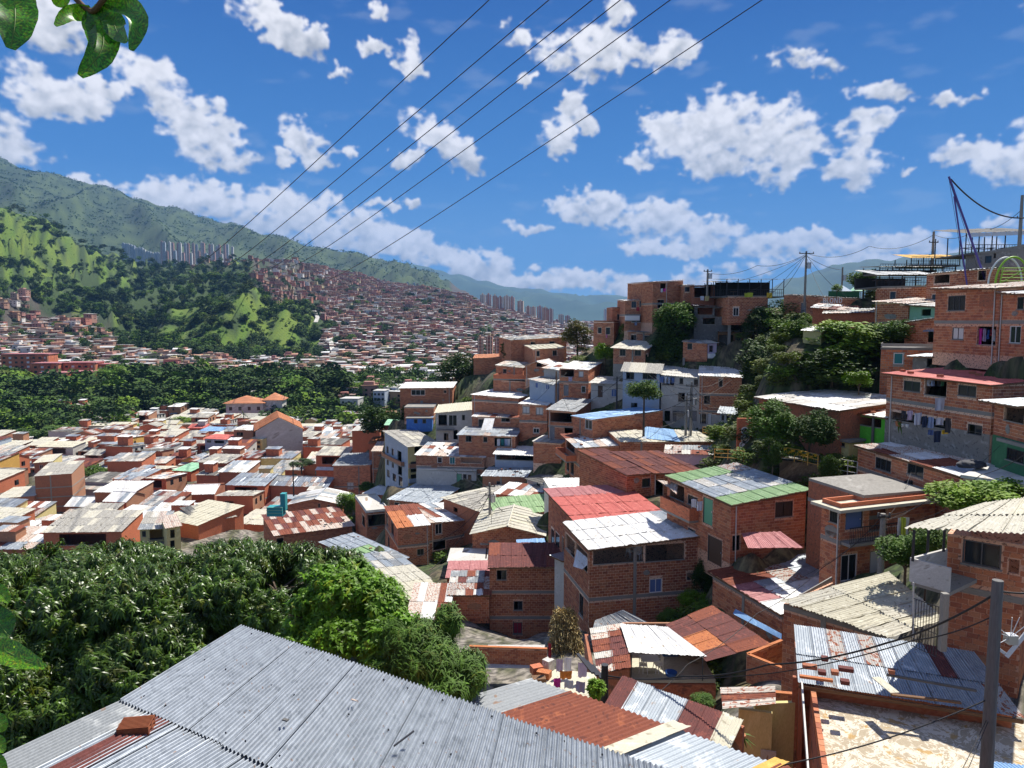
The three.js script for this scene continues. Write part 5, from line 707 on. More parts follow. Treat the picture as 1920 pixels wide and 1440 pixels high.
// ---------- far town on the slopes: more houses than anyone could count ----------
function vc(g, r, gg, b) { const n = g.attributes.position.count, c = new Float32Array(n * 3); for (let i = 0; i < n; i++) { c[i * 3] = r; c[i * 3 + 1] = gg; c[i * 3 + 2] = b; } g.setAttribute('color', new THREE.BufferAttribute(c, 3)); return g; }
{
  const r = rng(31), sh = [];
  for (let t = 0; t < 3; t++) {
    const g = [vc(box(1, 1.6, 1, 0, 0.3, 0), 1, 1, 1)], D = 0.06;
    for (const [sx, sz, ax] of [[0, 0.5, 0], [0.5, 0, 1], [-0.5, 0, 1]]) for (let k = 0; k < 3; k++) if ((k + t + ax) % 3 !== 0) for (let s = 0; s < 2; s++) { const o = (k - 1) * 0.3, y = 0.3 + s * 0.42; g.push(vc(ax ? box(0.02, 0.2, 0.13, sx, y, o) : box(0.13, 0.2, 0.02, o, y, sz), D, D, D)); }
    if (t === 1) g.push(vc(box(0.5, 0.35, 0.6, -0.2, 1.27, -0.1), 1, 1, 1));
    sh.push(mergeGeometries(g.map((x) => x.toNonIndexed())));
  }
  const roofG = mergeGeometries([box(1.08, 0.06, 1.1, 0, 0.03, 0)]);
  const W = [[], [], []], Rf = [];
  const put = (x, z, w, h, d, yaw, kind, wc, rc) => { const y = height(x, z), m = new THREE.Matrix4().compose(V(x, y - 0.3, z), new THREE.Quaternion().setFromEuler(new THREE.Euler(0, yaw, 0)), V(w, h, d)); W[kind].push([m, wc]); const m2 = new THREE.Matrix4().compose(V(x, y - 0.3 + h * 1.1 + (kind === 1 ? 0.02 : 0.0), z), new THREE.Quaternion().setFromEuler(new THREE.Euler((r() - 0.4) * 0.12, yaw, (r() - 0.5) * 0.08)), V(w * 1.04, 3, d * 1.04)); Rf.push([m2, rc]); };
  const wallC = () => { const k = r(); return k < 0.74 ? [0.33 + r() * 0.12, 0.175 + r() * 0.06, 0.125 + r() * 0.04] : k < 0.86 ? [0.36, 0.24, 0.17] : k < 0.95 ? [0.6, 0.58, 0.54] : [0.5, 0.42, 0.24]; };
  const roofC = () => { const k = r(); const v = 0.8 + r() * 0.3; return k < 0.42 ? [0.46 * v, 0.44 * v, 0.41 * v] : k < 0.62 ? [0.7 * v, 0.7 * v, 0.68 * v] : k < 0.82 ? [0.34 * v, 0.23 * v, 0.18 * v] : k < 0.93 ? [0.45 * v, 0.24 * v, 0.15 * v] : [0.3 * v, 0.35 * v, 0.3 * v]; };
  let d = 345;
  for (; d < 2050; d += 7.5 + d * 0.005) {
    let px = d < 640 ? -80 : 0; 
    for (px = -60; px < 1150; ) {
      const w = (5 + r() * 5) * (1 + d / 4000), step = (w + 0.4 + (r() < 0.12 ? 4 : 0)) / d * FL; px += step;
      const x = (px - 960) / FL * d, dd = d + (r() - 0.5) * 5, [k, q] = cover(px, dd, height(x, -dd));
      if (k !== 'town' && !(k === 'wood' && d < 430 && px > 400)) continue;
      if (d < 470 && px < 400) continue; if (d < 430 && r() < 0.55) continue; if (d < 500 && px < 620 && r() < 0.4) continue; if (q > 0.30) continue;
      const left = px < 340; const lim = left ? 880 - px * 0.6 : 2050; if (d > lim) continue;
      if (px > 225 && px < 600 && d > 668 && d < 1000) continue; if (px > 225 && px < 470 && d > 640 && d < 1500) continue;
      if (px >= 330 && px < 560 && d > 1500 && r() < 0.5) continue;
      put(x, -dd, w, 2.8 + Math.floor(r() * 2.5) * 1.5, 7 + r() * 4, (r() - 0.5) * 0.5 + (left ? 0.2 : 0.1), Math.floor(r() * 3), wallC(), roofC());
    }
  }
  const col = new THREE.Color(), wm = new S({ vertexColors: true, roughness: 0.95 }), rm = new S({ roughness: 0.75 });
  const whole = new THREE.Group(); whole.name = 'far_town'; scene.add(whole); tag(whole, 'distant hillside town of countless small brick houses', 'town', null, 'stuff');
  W.forEach((l, i) => { const im = new THREE.InstancedMesh(sh[i], wm, l.length); im.name = 'walls'; l.forEach(([m, c], j) => { im.setMatrixAt(j, m); im.setColorAt(j, col.setRGB(...c)); }); im.castShadow = im.receiveShadow = true; whole.add(im); });
  const im = new THREE.InstancedMesh(roofG, rm, Rf.length); im.name = 'roofs'; Rf.forEach(([m, c], j) => { im.setMatrixAt(j, m); im.setColorAt(j, col.setRGB(...c)); }); im.castShadow = im.receiveShadow = true; whole.add(im);
  console.log('far houses', Rf.length);
  // towers of flats: each a thing
  function tower(px, yTop, yBot, wpx, dist, col3, label, group, light) {
    const p = at(px, yBot, dist), w = wpx * dist / FL, hh = (yBot - yTop) * dist / FL, g = [], gw = [], T = thing('apartment_tower', label, 'tower', p, (r() - 0.5) * 0.5, group), fl = Math.min(22, Math.max(6, Math.round(hh / 3)));
    const m = new S({ color: col3, roughness: 0.9 });
    merged('wall', [box(w, hh + 20, w * 0.8, 0, hh / 2 - 10, 0), box(w * 0.3, hh * 0.06, w * 0.3, 0, hh * 1.03, 0)], m, T);
    merged('wall_panel', [box(w * 0.12, hh + 18, 0.6, -w * 0.28, hh / 2 - 9, w * 0.4 + 0.2), box(w * 0.12, hh + 18, 0.6, w * 0.28, hh / 2 - 9, w * 0.4 + 0.2)], new S({ color: light, roughness: 0.9 }), T);
    for (let k = 0; k < fl; k++) for (const o of [-0.42, -0.12, 0.12, 0.42]) gw.push(box(w * 0.1, hh / fl * 0.5, 0.3, o * w, hh * (k + 0.5) / fl, w * 0.4 + 0.1));
    const q = merged('window', gw, surf.glass, T); q.userData.kind = 'stuff';
  }
  const ORD = 'first second third fourth fifth sixth seventh eighth ninth tenth eleventh twelfth thirteenth fourteenth fifteenth sixteenth seventeenth eighteenth nineteenth twentieth'.split(' ').concat(['twenty first', 'twenty second', 'twenty third', 'twenty fourth', 'twenty fifth', 'twenty sixth', 'twenty seventh', 'twenty eighth', 'twenty ninth', 'thirtieth']);
  const C = (a, b, c) => new THREE.Color().setRGB(a, b, c);
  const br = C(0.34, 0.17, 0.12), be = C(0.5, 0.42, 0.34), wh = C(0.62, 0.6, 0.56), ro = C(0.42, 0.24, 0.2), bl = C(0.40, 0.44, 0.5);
  let k = 0; const th = ['left of the pair', 'middle', 'right hand'];
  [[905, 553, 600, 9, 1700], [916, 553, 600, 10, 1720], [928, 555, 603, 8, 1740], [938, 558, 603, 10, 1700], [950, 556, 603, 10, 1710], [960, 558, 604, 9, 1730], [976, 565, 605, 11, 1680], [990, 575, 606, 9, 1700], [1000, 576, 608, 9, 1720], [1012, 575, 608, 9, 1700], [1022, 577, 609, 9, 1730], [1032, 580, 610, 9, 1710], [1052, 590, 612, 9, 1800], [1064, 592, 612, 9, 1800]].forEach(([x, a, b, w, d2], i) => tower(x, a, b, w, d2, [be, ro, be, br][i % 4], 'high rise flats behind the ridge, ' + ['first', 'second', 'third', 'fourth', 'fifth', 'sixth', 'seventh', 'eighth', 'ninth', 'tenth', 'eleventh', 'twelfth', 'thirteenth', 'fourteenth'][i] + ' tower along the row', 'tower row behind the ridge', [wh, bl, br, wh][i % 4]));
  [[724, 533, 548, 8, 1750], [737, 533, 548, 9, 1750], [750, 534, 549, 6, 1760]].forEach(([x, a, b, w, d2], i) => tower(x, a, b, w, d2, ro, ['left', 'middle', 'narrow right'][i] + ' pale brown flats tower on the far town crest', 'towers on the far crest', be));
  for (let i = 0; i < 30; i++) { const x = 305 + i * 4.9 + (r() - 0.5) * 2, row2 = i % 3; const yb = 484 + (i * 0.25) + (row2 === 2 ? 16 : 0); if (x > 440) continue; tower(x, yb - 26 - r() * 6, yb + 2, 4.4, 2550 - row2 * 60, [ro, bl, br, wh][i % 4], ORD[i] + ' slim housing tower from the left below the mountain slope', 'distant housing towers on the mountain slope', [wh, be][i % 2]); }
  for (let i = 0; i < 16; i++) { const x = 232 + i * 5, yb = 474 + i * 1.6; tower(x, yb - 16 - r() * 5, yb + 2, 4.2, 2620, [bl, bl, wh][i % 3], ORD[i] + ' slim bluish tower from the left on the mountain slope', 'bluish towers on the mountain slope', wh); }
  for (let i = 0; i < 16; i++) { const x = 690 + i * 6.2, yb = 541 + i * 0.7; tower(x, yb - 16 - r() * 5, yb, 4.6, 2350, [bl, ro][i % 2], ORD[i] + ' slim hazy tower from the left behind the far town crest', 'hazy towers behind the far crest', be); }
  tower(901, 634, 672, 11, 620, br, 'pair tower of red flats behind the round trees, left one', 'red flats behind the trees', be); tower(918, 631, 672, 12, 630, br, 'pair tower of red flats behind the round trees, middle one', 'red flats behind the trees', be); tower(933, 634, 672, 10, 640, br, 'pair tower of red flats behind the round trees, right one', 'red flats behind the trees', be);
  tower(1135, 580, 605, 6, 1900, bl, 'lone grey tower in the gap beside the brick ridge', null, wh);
  // red flats above the wood
  function block(x0, x1, yt, yb, d2, label, wins = 3) {
    const a = at(x0, yb, d2), b = at(x1, yb, d2), w = b.x - a.x, hh = (yb - yt) * d2 / FL, T = thing('apartment_block', label, 'flats', V(a.x, a.y, a.z), 0.1, 'red apartment blocks above the wood');
    mesh('wall', box(w, hh + 12, 11, w / 2, hh / 2 - 6, -5.5), surf.brick, T); mesh('roof', box(w + 0.8, 0.5, 12, w / 2, hh + 0.25, -5.5), surf.pink, T);
    const nx = Math.max(3, Math.round(w / 3.4)); for (let s = 0; s < wins; s++) for (let i = 0; i < nx; i++) mesh('window', box(1.5, 1.2, 0.1, (i + 0.5) * w / nx, hh - 2 - s * 2.7, 0.02), i % 3 === 1 ? surf.framewhite : surf.glass, T);
    mesh('stair_wall', box(1.2, hh + 12, 1, w - 0.7, hh / 2 - 6, 0.52), surf.brickpale, T);
  }
  block(4, 88, 665, 705, 440, 'longest red block of flats behind the left trees'); block(62, 110, 682, 722, 420, 'red flats with white windows, second block from the left'); block(120, 178, 681, 716, 425, 'red flats with tall brick stair tower behind the front block'); block(76, 122, 700, 735, 405, 'front red block of flats nearest the wood, left'); block(134, 176, 698, 730, 408, 'front red block of flats nearest the wood, right'); block(172, 205, 684, 710, 430, 'small red flats end block beside the big crown');
  block(498, 590, 722, 740, 410, 'long low orange roofed flats behind the wood'); block(598, 640, 715, 735, 420, 'low orange roofed flats further right behind the wood');
}
// ---------- foliage ----------
function leafMat(r, g, b, tr = 0.35) { const m = new THREE.MeshPhysicalMaterial({ color: new THREE.Color().setRGB(r, g, b), roughness: 0.7, specularIntensity: 0.35, transmission: tr, thickness: 0, vertexColors: true, side: THREE.DoubleSide }); return m; }
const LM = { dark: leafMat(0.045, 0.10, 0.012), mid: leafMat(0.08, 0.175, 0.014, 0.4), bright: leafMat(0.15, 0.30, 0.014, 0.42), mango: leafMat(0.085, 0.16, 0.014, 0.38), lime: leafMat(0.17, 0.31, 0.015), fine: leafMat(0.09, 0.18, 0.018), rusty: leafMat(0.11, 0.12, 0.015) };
LM.mango.roughness = 0.36; LM.mango.specularIntensity = 0.6; LM.bright.roughness = 0.5;
const barkM = new S({ map: tex('bark', 1.2, (u, v) => { const k = 86 + tn(u, v * 0.3, 10, 4, 61) * 90; return [k, k * 0.86, k * 0.7]; }, 256), roughness: 0.95 });
const farLeaf = new S({ color: new THREE.Color().setRGB(0.045, 0.095, 0.014), vertexColors: true, roughness: 1 });
// a crown of many leaf clumps: lobes of leaves, lit and shaded by one another
function crownGeo(seed, { lobes = 26, leaves = 190, leaf = 0.07, flat = 0.85, open = 0.25, long = 1.9 } = {}) {
  const r = rng(seed), pos = [], col = [], idx = [], q = new THREE.Quaternion(), e = new THREE.Euler();
  for (let l = 0; l < lobes; l++) {
    const th = r() * 2 * Math.PI, cz = r() * 1.75 - 0.75, sr = Math.sqrt(Math.max(0, 1 - Math.min(1, cz * cz))), R = 0.55 + 0.25 * r();
    const c = V(Math.cos(th) * sr * R, cz * R * flat, Math.sin(th) * sr * R), lr = (0.24 + 0.2 * r());
    const tint = 0.72 + 0.5 * r(), warm = r() * 0.25;
    for (let k = 0; k < leaves; k++) {
      const d = V(r() * 2 - 1, r() * 2 - 0.85, r() * 2 - 1).normalize(), rad = lr * (0.62 + 0.42 * Math.pow(r(), 0.6)), p = c.clone().addScaledVector(d, rad);
      p.y = c.y + (p.y - c.y) * 0.8;
      e.set((r() - 0.5) * 1.5 - 0.3, r() * 6.28, (r() - 0.5) * 1.4); q.setFromEuler(e);
      const s = leaf * (0.7 + 0.6 * r()), a = V(0, 0, 0), b = V(s * 0.5, s * 0.12, s * long * 0.5), c2 = V(0, -s * 0.1, s * long), d2 = V(-s * 0.5, s * 0.12, s * long * 0.5);
      const n = pos.length / 3; for (const v of [a, b, c2, d2]) { v.applyQuaternion(q).add(p); pos.push(v.x, v.y, v.z); const t = tint * (0.8 + 0.4 * r()); col.push(t * (1 + warm), t, t * (1 - warm * 0.4)); }
      idx.push(n, n + 1, n + 2, n, n + 2, n + 3);
    }
  }
  const g = new THREE.BufferGeometry(); g.setAttribute('position', new THREE.Float32BufferAttribute(pos, 3)); g.setAttribute('color', new THREE.Float32BufferAttribute(col, 3)); g.setIndex(idx); g.computeVertexNormals(); return g;
}
function trunkGeo(seed, hgt, rad, sx = 2) {
  const r = rng(seed), g = [bar(V(0, -1.5, 0), V(0.05, hgt, 0.03), rad, 8, rad * 0.6)];
  for (let i = 0; i < 6; i++) { const a = i * 1.05 + r(), s = V(0.03, hgt * (0.8 + 0.2 * r()), 0.02), e = V(Math.cos(a) * 0.5 * sx, hgt + sx * (0.1 + 0.4 * r()), Math.sin(a) * 0.5 * sx); g.push(bar(s, e, rad * 0.45, 5, rad * 0.15)); }
  return mergeGeometries(g.map((x) => x.toNonIndexed()));
}
const CR = [crownGeo(1), crownGeo(2, { lobes: 34, leaves: 150, flat: 0.75 }), crownGeo(3, { lobes: 22, leaves: 190, flat: 1.1 }), crownGeo(4, { lobes: 30, leaves: 140, leaf: 0.08, flat: 0.8 })];
// tree at survey pixel centre (cx, cy), half width and half height in pixels, at a distance
function tree(cx, cy, rx, ryp, d, mat, proto, label, o = {}) {
  const c = at(cx, cy, d), sx = rx * d / FL, sy = ryp * d / FL, gy = o.gy ?? (d < 200 && d > 60 && o.c !== 'bush' ? (anchor(c, c.y - sy * 0.98, 0.5), c.y - sy * 0.98) : Math.min(height(c.x, c.z), c.y - sy * 0.9)), T = thing(o.n || 'leafy_tree', label, o.c || 'tree', V(c.x, gy, c.z), (cx * 7 + cy) % 6, o.g);
  const cr = mesh('crown', CR[proto], LM[mat], T); cr.position.y = c.y - gy; cr.scale.set(sx, sy / 0.92, sx); 
  const th = Math.max(0.4, c.y - gy - sy * 0.35), tk = mesh('trunk', trunkGeo(cx, th, clamp(sx * 0.07, 0.05, 0.35), sx), barkM, T); return T;
}
tree(856, 694, 44, 36, 150, 'dark', 0, 'dense round dark tree left of the brick ridge houses');
tree(898, 690, 16, 22, 146, 'dark', 2, 'small dark tree touching the dense round tree');
tree(970, 656, 31, 27, 138, 'dark', 1, 'low dark tree in front of the long ridge house');
tree(1083, 626, 30, 28, 127, 'rusty', 0, 'round tree with rust tinged top on the ridge');
tree(1134, 660, 20, 22, 114, 'bright', 1, 'bright green shrub below the flat topped brick block', { n: 'green_bush', c: 'bush' });
tree(1168, 622, 9, 14, 117, 'mid', 2, 'small dark bush beside the flat topped brick block', { n: 'green_bush', c: 'bush' });
tree(1268, 600, 42, 40, 108, 'mid', 3, 'tall spreading tree between the ridge houses');
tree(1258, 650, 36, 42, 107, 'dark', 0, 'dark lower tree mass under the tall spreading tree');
tree(1462, 588, 48, 34, 102, 'mid', 1, 'dark green tree right of the stilt brick house');
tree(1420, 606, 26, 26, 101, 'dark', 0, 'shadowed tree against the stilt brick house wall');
tree(1448, 680, 62, 52, 84, 'dark', 2, 'big fine leaved dark tree above the white washed house');
tree(1400, 760, 20, 40, 86, 'dark', 0, 'narrow dark tree beside the brick row end');
tree(1590, 640, 78, 46, 69, 'lime', 3, 'broad bright green tree in the middle right');
tree(1672, 622, 44, 28, 67, 'mid', 1, 'leafy tree pressing against the upper brick houses');
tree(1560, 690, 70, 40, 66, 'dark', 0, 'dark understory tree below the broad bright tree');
tree(1500, 625, 26, 34, 72, 'fine', 1, 'pale grey green bush above the big dark tree', { n: 'green_bush', c: 'bush' });
tree(1610, 712, 28, 20, 62, 'bright', 3, 'tufty bright plant beneath the broad tree', { n: 'green_bush', c: 'bush' });
tree(1520, 805, 44, 48, 55, 'dark', 1, 'round dark tree left of the lime green balcony');
tree(1445, 790, 46, 42, 57, 'mid', 0, 'yellowish green tree right of the wall mural');
tree(1556, 880, 20, 30, 51, 'dark', 0, 'dark hanging shrub with red flowers under the terrace', { n: 'green_bush', c: 'bush' });
tree(1448, 850, 22, 28, 54, 'dark', 2, 'drooping dark plant hanging over the garden terrace', { n: 'green_bush', c: 'bush' });
tree(1208, 732, 34, 26, 87, 'fine', 1, 'street tree in front of the pale grey roofed house', { gy: -12.6 });
tree(1352, 824, 28, 16, 80, 'lime', 3, 'lime green bush beside the wall mural', { n: 'green_bush', c: 'bush' });
tree(1385, 842, 24, 10, 80, 'bright', 0, 'low flowering bush below the wall mural', { n: 'green_bush', c: 'bush' });
tree(1826, 930, 80, 42, 37, 'lime', 1, 'bright green bush behind the wavy fibre roof', { n: 'green_bush', c: 'bush', gy: -10.6 });
tree(1900, 925, 40, 30, 38, 'bright', 0, 'green bush at the right edge above the fibre roof', { n: 'green_bush', c: 'bush' });
tree(1700, 1032, 54, 42, 34, 'mid', 1, 'dark green bush beneath the balcony posts at right', { n: 'green_bush', c: 'bush' });
tree(1740, 1010, 34, 30, 33, 'fine', 0, 'leafy bush peeping between the balcony posts', { n: 'green_bush', c: 'bush' });
tree(1306, 1125, 34, 24, 49.5, 'bright', 1, 'feathery green bush at the big brick house corner', { n: 'green_bush', c: 'bush' });
tree(1318, 1080, 20, 34, 51, 'dark', 0, 'dark shrub with white flowers beside the big brick house', { n: 'green_bush', c: 'bush' });
tree(1258, 1158, 26, 16, 48, 'fine', 0, 'low bush with red blossoms before the big brick house', { n: 'green_bush', c: 'bush' });
tree(1318, 1312, 24, 14, 24, 'mid', 1, 'small potted looking shrub behind the third tin roof', { n: 'green_bush', c: 'bush' });
tree(716, 790, 44, 34, 155, 'dark', 1, 'dark tree beside the stairs left of the creeper house');
tree(760, 800, 12, 40, 134, 'dark', 0, 'thin dark tree by the stairs next to the blue wall');
tree(788, 758, 32, 9, 139, 'mid', 3, 'creeper spilling over the brick terrace house', { n: 'green_bush', c: 'bush' });
tree(650, 945, 22, 26, 120, 'bright', 3, 'bright plant between the deck house and long brick wall', { n: 'green_bush', c: 'bush' });
tree(690, 912, 18, 10, 130, 'mid', 0, 'weedy bush beneath the tall grey roofed house', { n: 'green_bush', c: 'bush' });
tree(168, 892, 32, 24, 178, 'mid', 1, 'round green tree in the lower town beside the brown block');
tree(200, 896, 12, 14, 176, 'fine', 0, 'small olive tree beside the round town tree');
tree(338, 795, 32, 17, 292, 'lime', 1, 'bright round tree at the edge of the lower town');
tree(300, 806, 24, 14, 285, 'mid', 0, 'darker round tree next to the bright round tree');
tree(44, 822, 46, 26, 250, 'mid', 1, 'wide dark tree at the left edge of the lower town');
tree(110, 812, 36, 18, 258, 'mid', 3, 'spreading tree with layered branches near the white hall');
tree(140, 830, 26, 9, 250, 'dark', 3, 'flat layered tree top in front of the white hall');
tree(246, 793, 18, 9, 300, 'fine', 0, 'grey green small tree behind the ochre building');
tree(470, 935, 22, 14, 143, 'dark', 0, 'dark bush among the front roofs of the lower town', { n: 'green_bush', c: 'bush' });
tree(565, 868, 24, 10, 165, 'dark', 1, 'dark low trees behind the grey striped roof');
tree(211, 700, 28, 23, 395, 'bright', 1, 'big light crowned tree beside the red flats');
tree(1620, 524, 30, 22, 93, 'mid', 1, 'round hilltop tree behind the restaurant');
tree(1570, 540, 10, 8, 96, 'bright', 0, 'small yellowish hilltop bush by the white canopy', { n: 'green_bush', c: 'bush' });
for (const [px, py, d, lab] of [[439, 770, 330, 'palm behind the mint green town roofs, left one'], [457, 778, 300, 'slim palm in front of the villa roofs'], [471, 800, 250, 'palm directly left of the church roof'], [497, 798, 255, 'palm at the church tower foot'], [284, 782, 310, 'palm beside the bright round tree']]) {
  const top = at(px, py, d), gy = height(top.x, top.z), T = thing('palm_tree', lab, 'palm', V(top.x, gy, top.z)); const fr = [];
  mesh('trunk', bar(V(0, -0.5, 0), V(0, top.y - gy, 0), 0.22, 6, 0.14), barkM, T);
  for (let i = 0; i < 16; i++) { const a = i * 0.393 * 2.4, el = 0.7 - (i % 4) * 0.4; fr.push(sheetGeo(V(-0.18, 0, 0), V(0.18, 0, 0), V(0.08, 0, 2.9), V(-0.08, 0, 2.9), { amp: 0, rows: 4, bow: 0.35 }).rotateX(-el).rotateY(a).translate(0, top.y - gy, 0)); }
  const g = mergeGeometries(fr); vc(g, 0.8, 0.8, 0.8); mesh('fronds', g, LM.dark, T);
}
// ---------- woods and scrub that read as one mass ----------
{
  const r = rng(404), g1 = crownGeo(12, { lobes: 16, leaves: 26, leaf: 0.19, long: 1.3 }), g2 = crownGeo(13, { lobes: 20, leaves: 30, leaf: 0.15, flat: 0.8, long: 1.4 });
  const sets = [[], []], col = new THREE.Color();
  const put = (px, d, s, t, yo = 0) => { const x = (px - 960) / FL * d, y = height(x, -d); const m = new THREE.Matrix4().compose(V(x, y + s * 0.7 + yo, -d), new THREE.Quaternion().setFromEuler(new THREE.Euler(0, r() * 6.28, 0)), V(s * (0.9 + 0.4 * r()), s * (0.8 + 0.4 * r()), s * (0.9 + 0.4 * r()))); sets[r() < 0.5 ? 0 : 1].push([m, t]); };
  const green = () => { const k = r(); return k < 0.1 ? [2.3, 2.1, 1.0] : k < 0.25 ? [1.5, 1.6, 0.9] : k < 0.55 ? [1.0, 1.05, 1.0] : k < 0.6 ? [1.3, 1.0, 0.8] : [0.62, 0.7, 0.85]; };
  for (let i = 0; i < 1500; i++) { const px = -80 + r() * 730, d = 335 + Math.pow(r(), 0.8) * 110; if (px > 400 && r() < 0.5) continue; if (d > 395 && px > 30 && px < 205 && d < 455) continue; put(px, d, 2.6 + Math.pow(r(), 2) * 6.5, green()); }
  for (let i = 0; i < 300; i++) { const px = -90 + r() * (i < 120 ? 170 : 330), d = 262 + r() * 75; put(px, d, 3 + r() * 3.5, green()); }
  for (let i = 0; i < 260; i++) { const px = 560 + r() * 260, d = 330 + r() * 150; if (r() < 0.5 && d < 400) continue; put(px, d, 3 + r() * 3.5, green()); }
  for (let i = 0; i < 130; i++) { const px = 500 + r() * 200, d = 300 + r() * 60; put(px, d, 3 + r() * 3.5, green()); }
  for (let i = 0; i < 9000; i++) {
    const d = 480 * Math.pow(3.6, r()), px = -80 + r() * 1060, x = (px - 960) / FL * d, [k, q] = cover(px, d, height(x, -d));
    if (k === 'wood') put(px, d, (2.2 + r() * 3.2) * (1 + d / 2600), green()); else if (k === 'town' && q > 0.26 && d < 1700) put(px, d, 2.5 + r() * 3, green()); else if (k === 'grass' && r() < 0.04) put(px, d, 1.5 + r() * 1.5, green()); else if (k === 'town' && r() < 0.03) put(px, d, 2.5 + r() * 3, green());
  }
  for (let i = 0; i < 9000; i++) { const d = 680 + r() * 880, px = -80 + r() * 690, x = (px - 960) / FL * d, [k, q] = cover(px, d, height(x, -d)); if (k === 'grass') { const t = fbm2(x / 16, d / 20, 3); if (t > -0.02) put(px, d, 0.7 + r() * 1.3, r() < 0.5 ? [1.9, 2.2, 0.8] : [1.1, 1.4, 0.8], -0.3); } }
  for (let i = 0; i < 16000; i++) { const d = 2250 + r() * 2000, px = -120 + r() * 960, x = (px - 960) / FL * d; const w = fbm2(x / 130 + 9, d / 190, 5); if (w > 0.12 && r() < 0.8) continue; put(px, d, 1.8 + r() * 2.0, green().map((v) => v * 1.2), -1); }
  const W = new THREE.Group(); W.name = 'woodland'; scene.add(W); tag(W, 'dense green woods and scrub across the valley and far slopes', 'woodland', null, 'stuff');
  sets.forEach((l, i) => { const im = new THREE.InstancedMesh(i ? g2 : g1, farLeaf, l.length); im.name = 'tree_crowns'; im.castShadow = im.receiveShadow = true; l.forEach(([m, c], j) => { im.setMatrixAt(j, m); im.setColorAt(j, col.setRGB(...c)); }); W.add(im); });
  console.log('wood crowns', sets[0].length + sets[1].length);
}

{
  const r = rng(515), g = crownGeo(21, { lobes: 14, leaves: 60, leaf: 0.12, long: 1.6 }), l = [], col = new THREE.Color();
  const zones = [[1385, 1730, 56, 100, 260], [1230, 1420, 70, 110, 90], [1200, 1345, 46, 62, 40], [1270, 1350, 41, 50, 50], [940, 1230, 62, 130, 60], [1480, 1660, 42, 60, 60], [640, 900, 62, 140, 70]];
  for (const [x0, x1, d0, d1, n] of zones) for (let i = 0; i < n; i++) { const px = x0 + r() * (x1 - x0), d = d0 + r() * (d1 - d0), x = (px - 960) / FL * d; if (houseSpots.some(([q, rad]) => Math.hypot(q.x - x, q.z + d) < rad * 0.95 + 0.5)) continue; const s = 0.5 + r() * 0.9, y = height(x, -d); l.push([new THREE.Matrix4().compose(V(x, y + s * 0.3, -d), new THREE.Quaternion().setFromEuler(new THREE.Euler(0, r() * 6.28, 0)), V(s * 1.3, s, s * 1.3)), 0.7 + r() * 0.7, r()]); }
  const im = new THREE.InstancedMesh(g, LM.mid, l.length); l.forEach(([m, t, w], j) => { im.setMatrixAt(j, m); im.setColorAt(j, col.setRGB(t * (1 + w * 0.5), t, t * 0.9)); }); im.name = 'scrub'; im.castShadow = im.receiveShadow = true; scene.add(im); tag(im, 'weedy green scrub growing between the houses of the near slope', 'scrub', null, 'stuff');
}
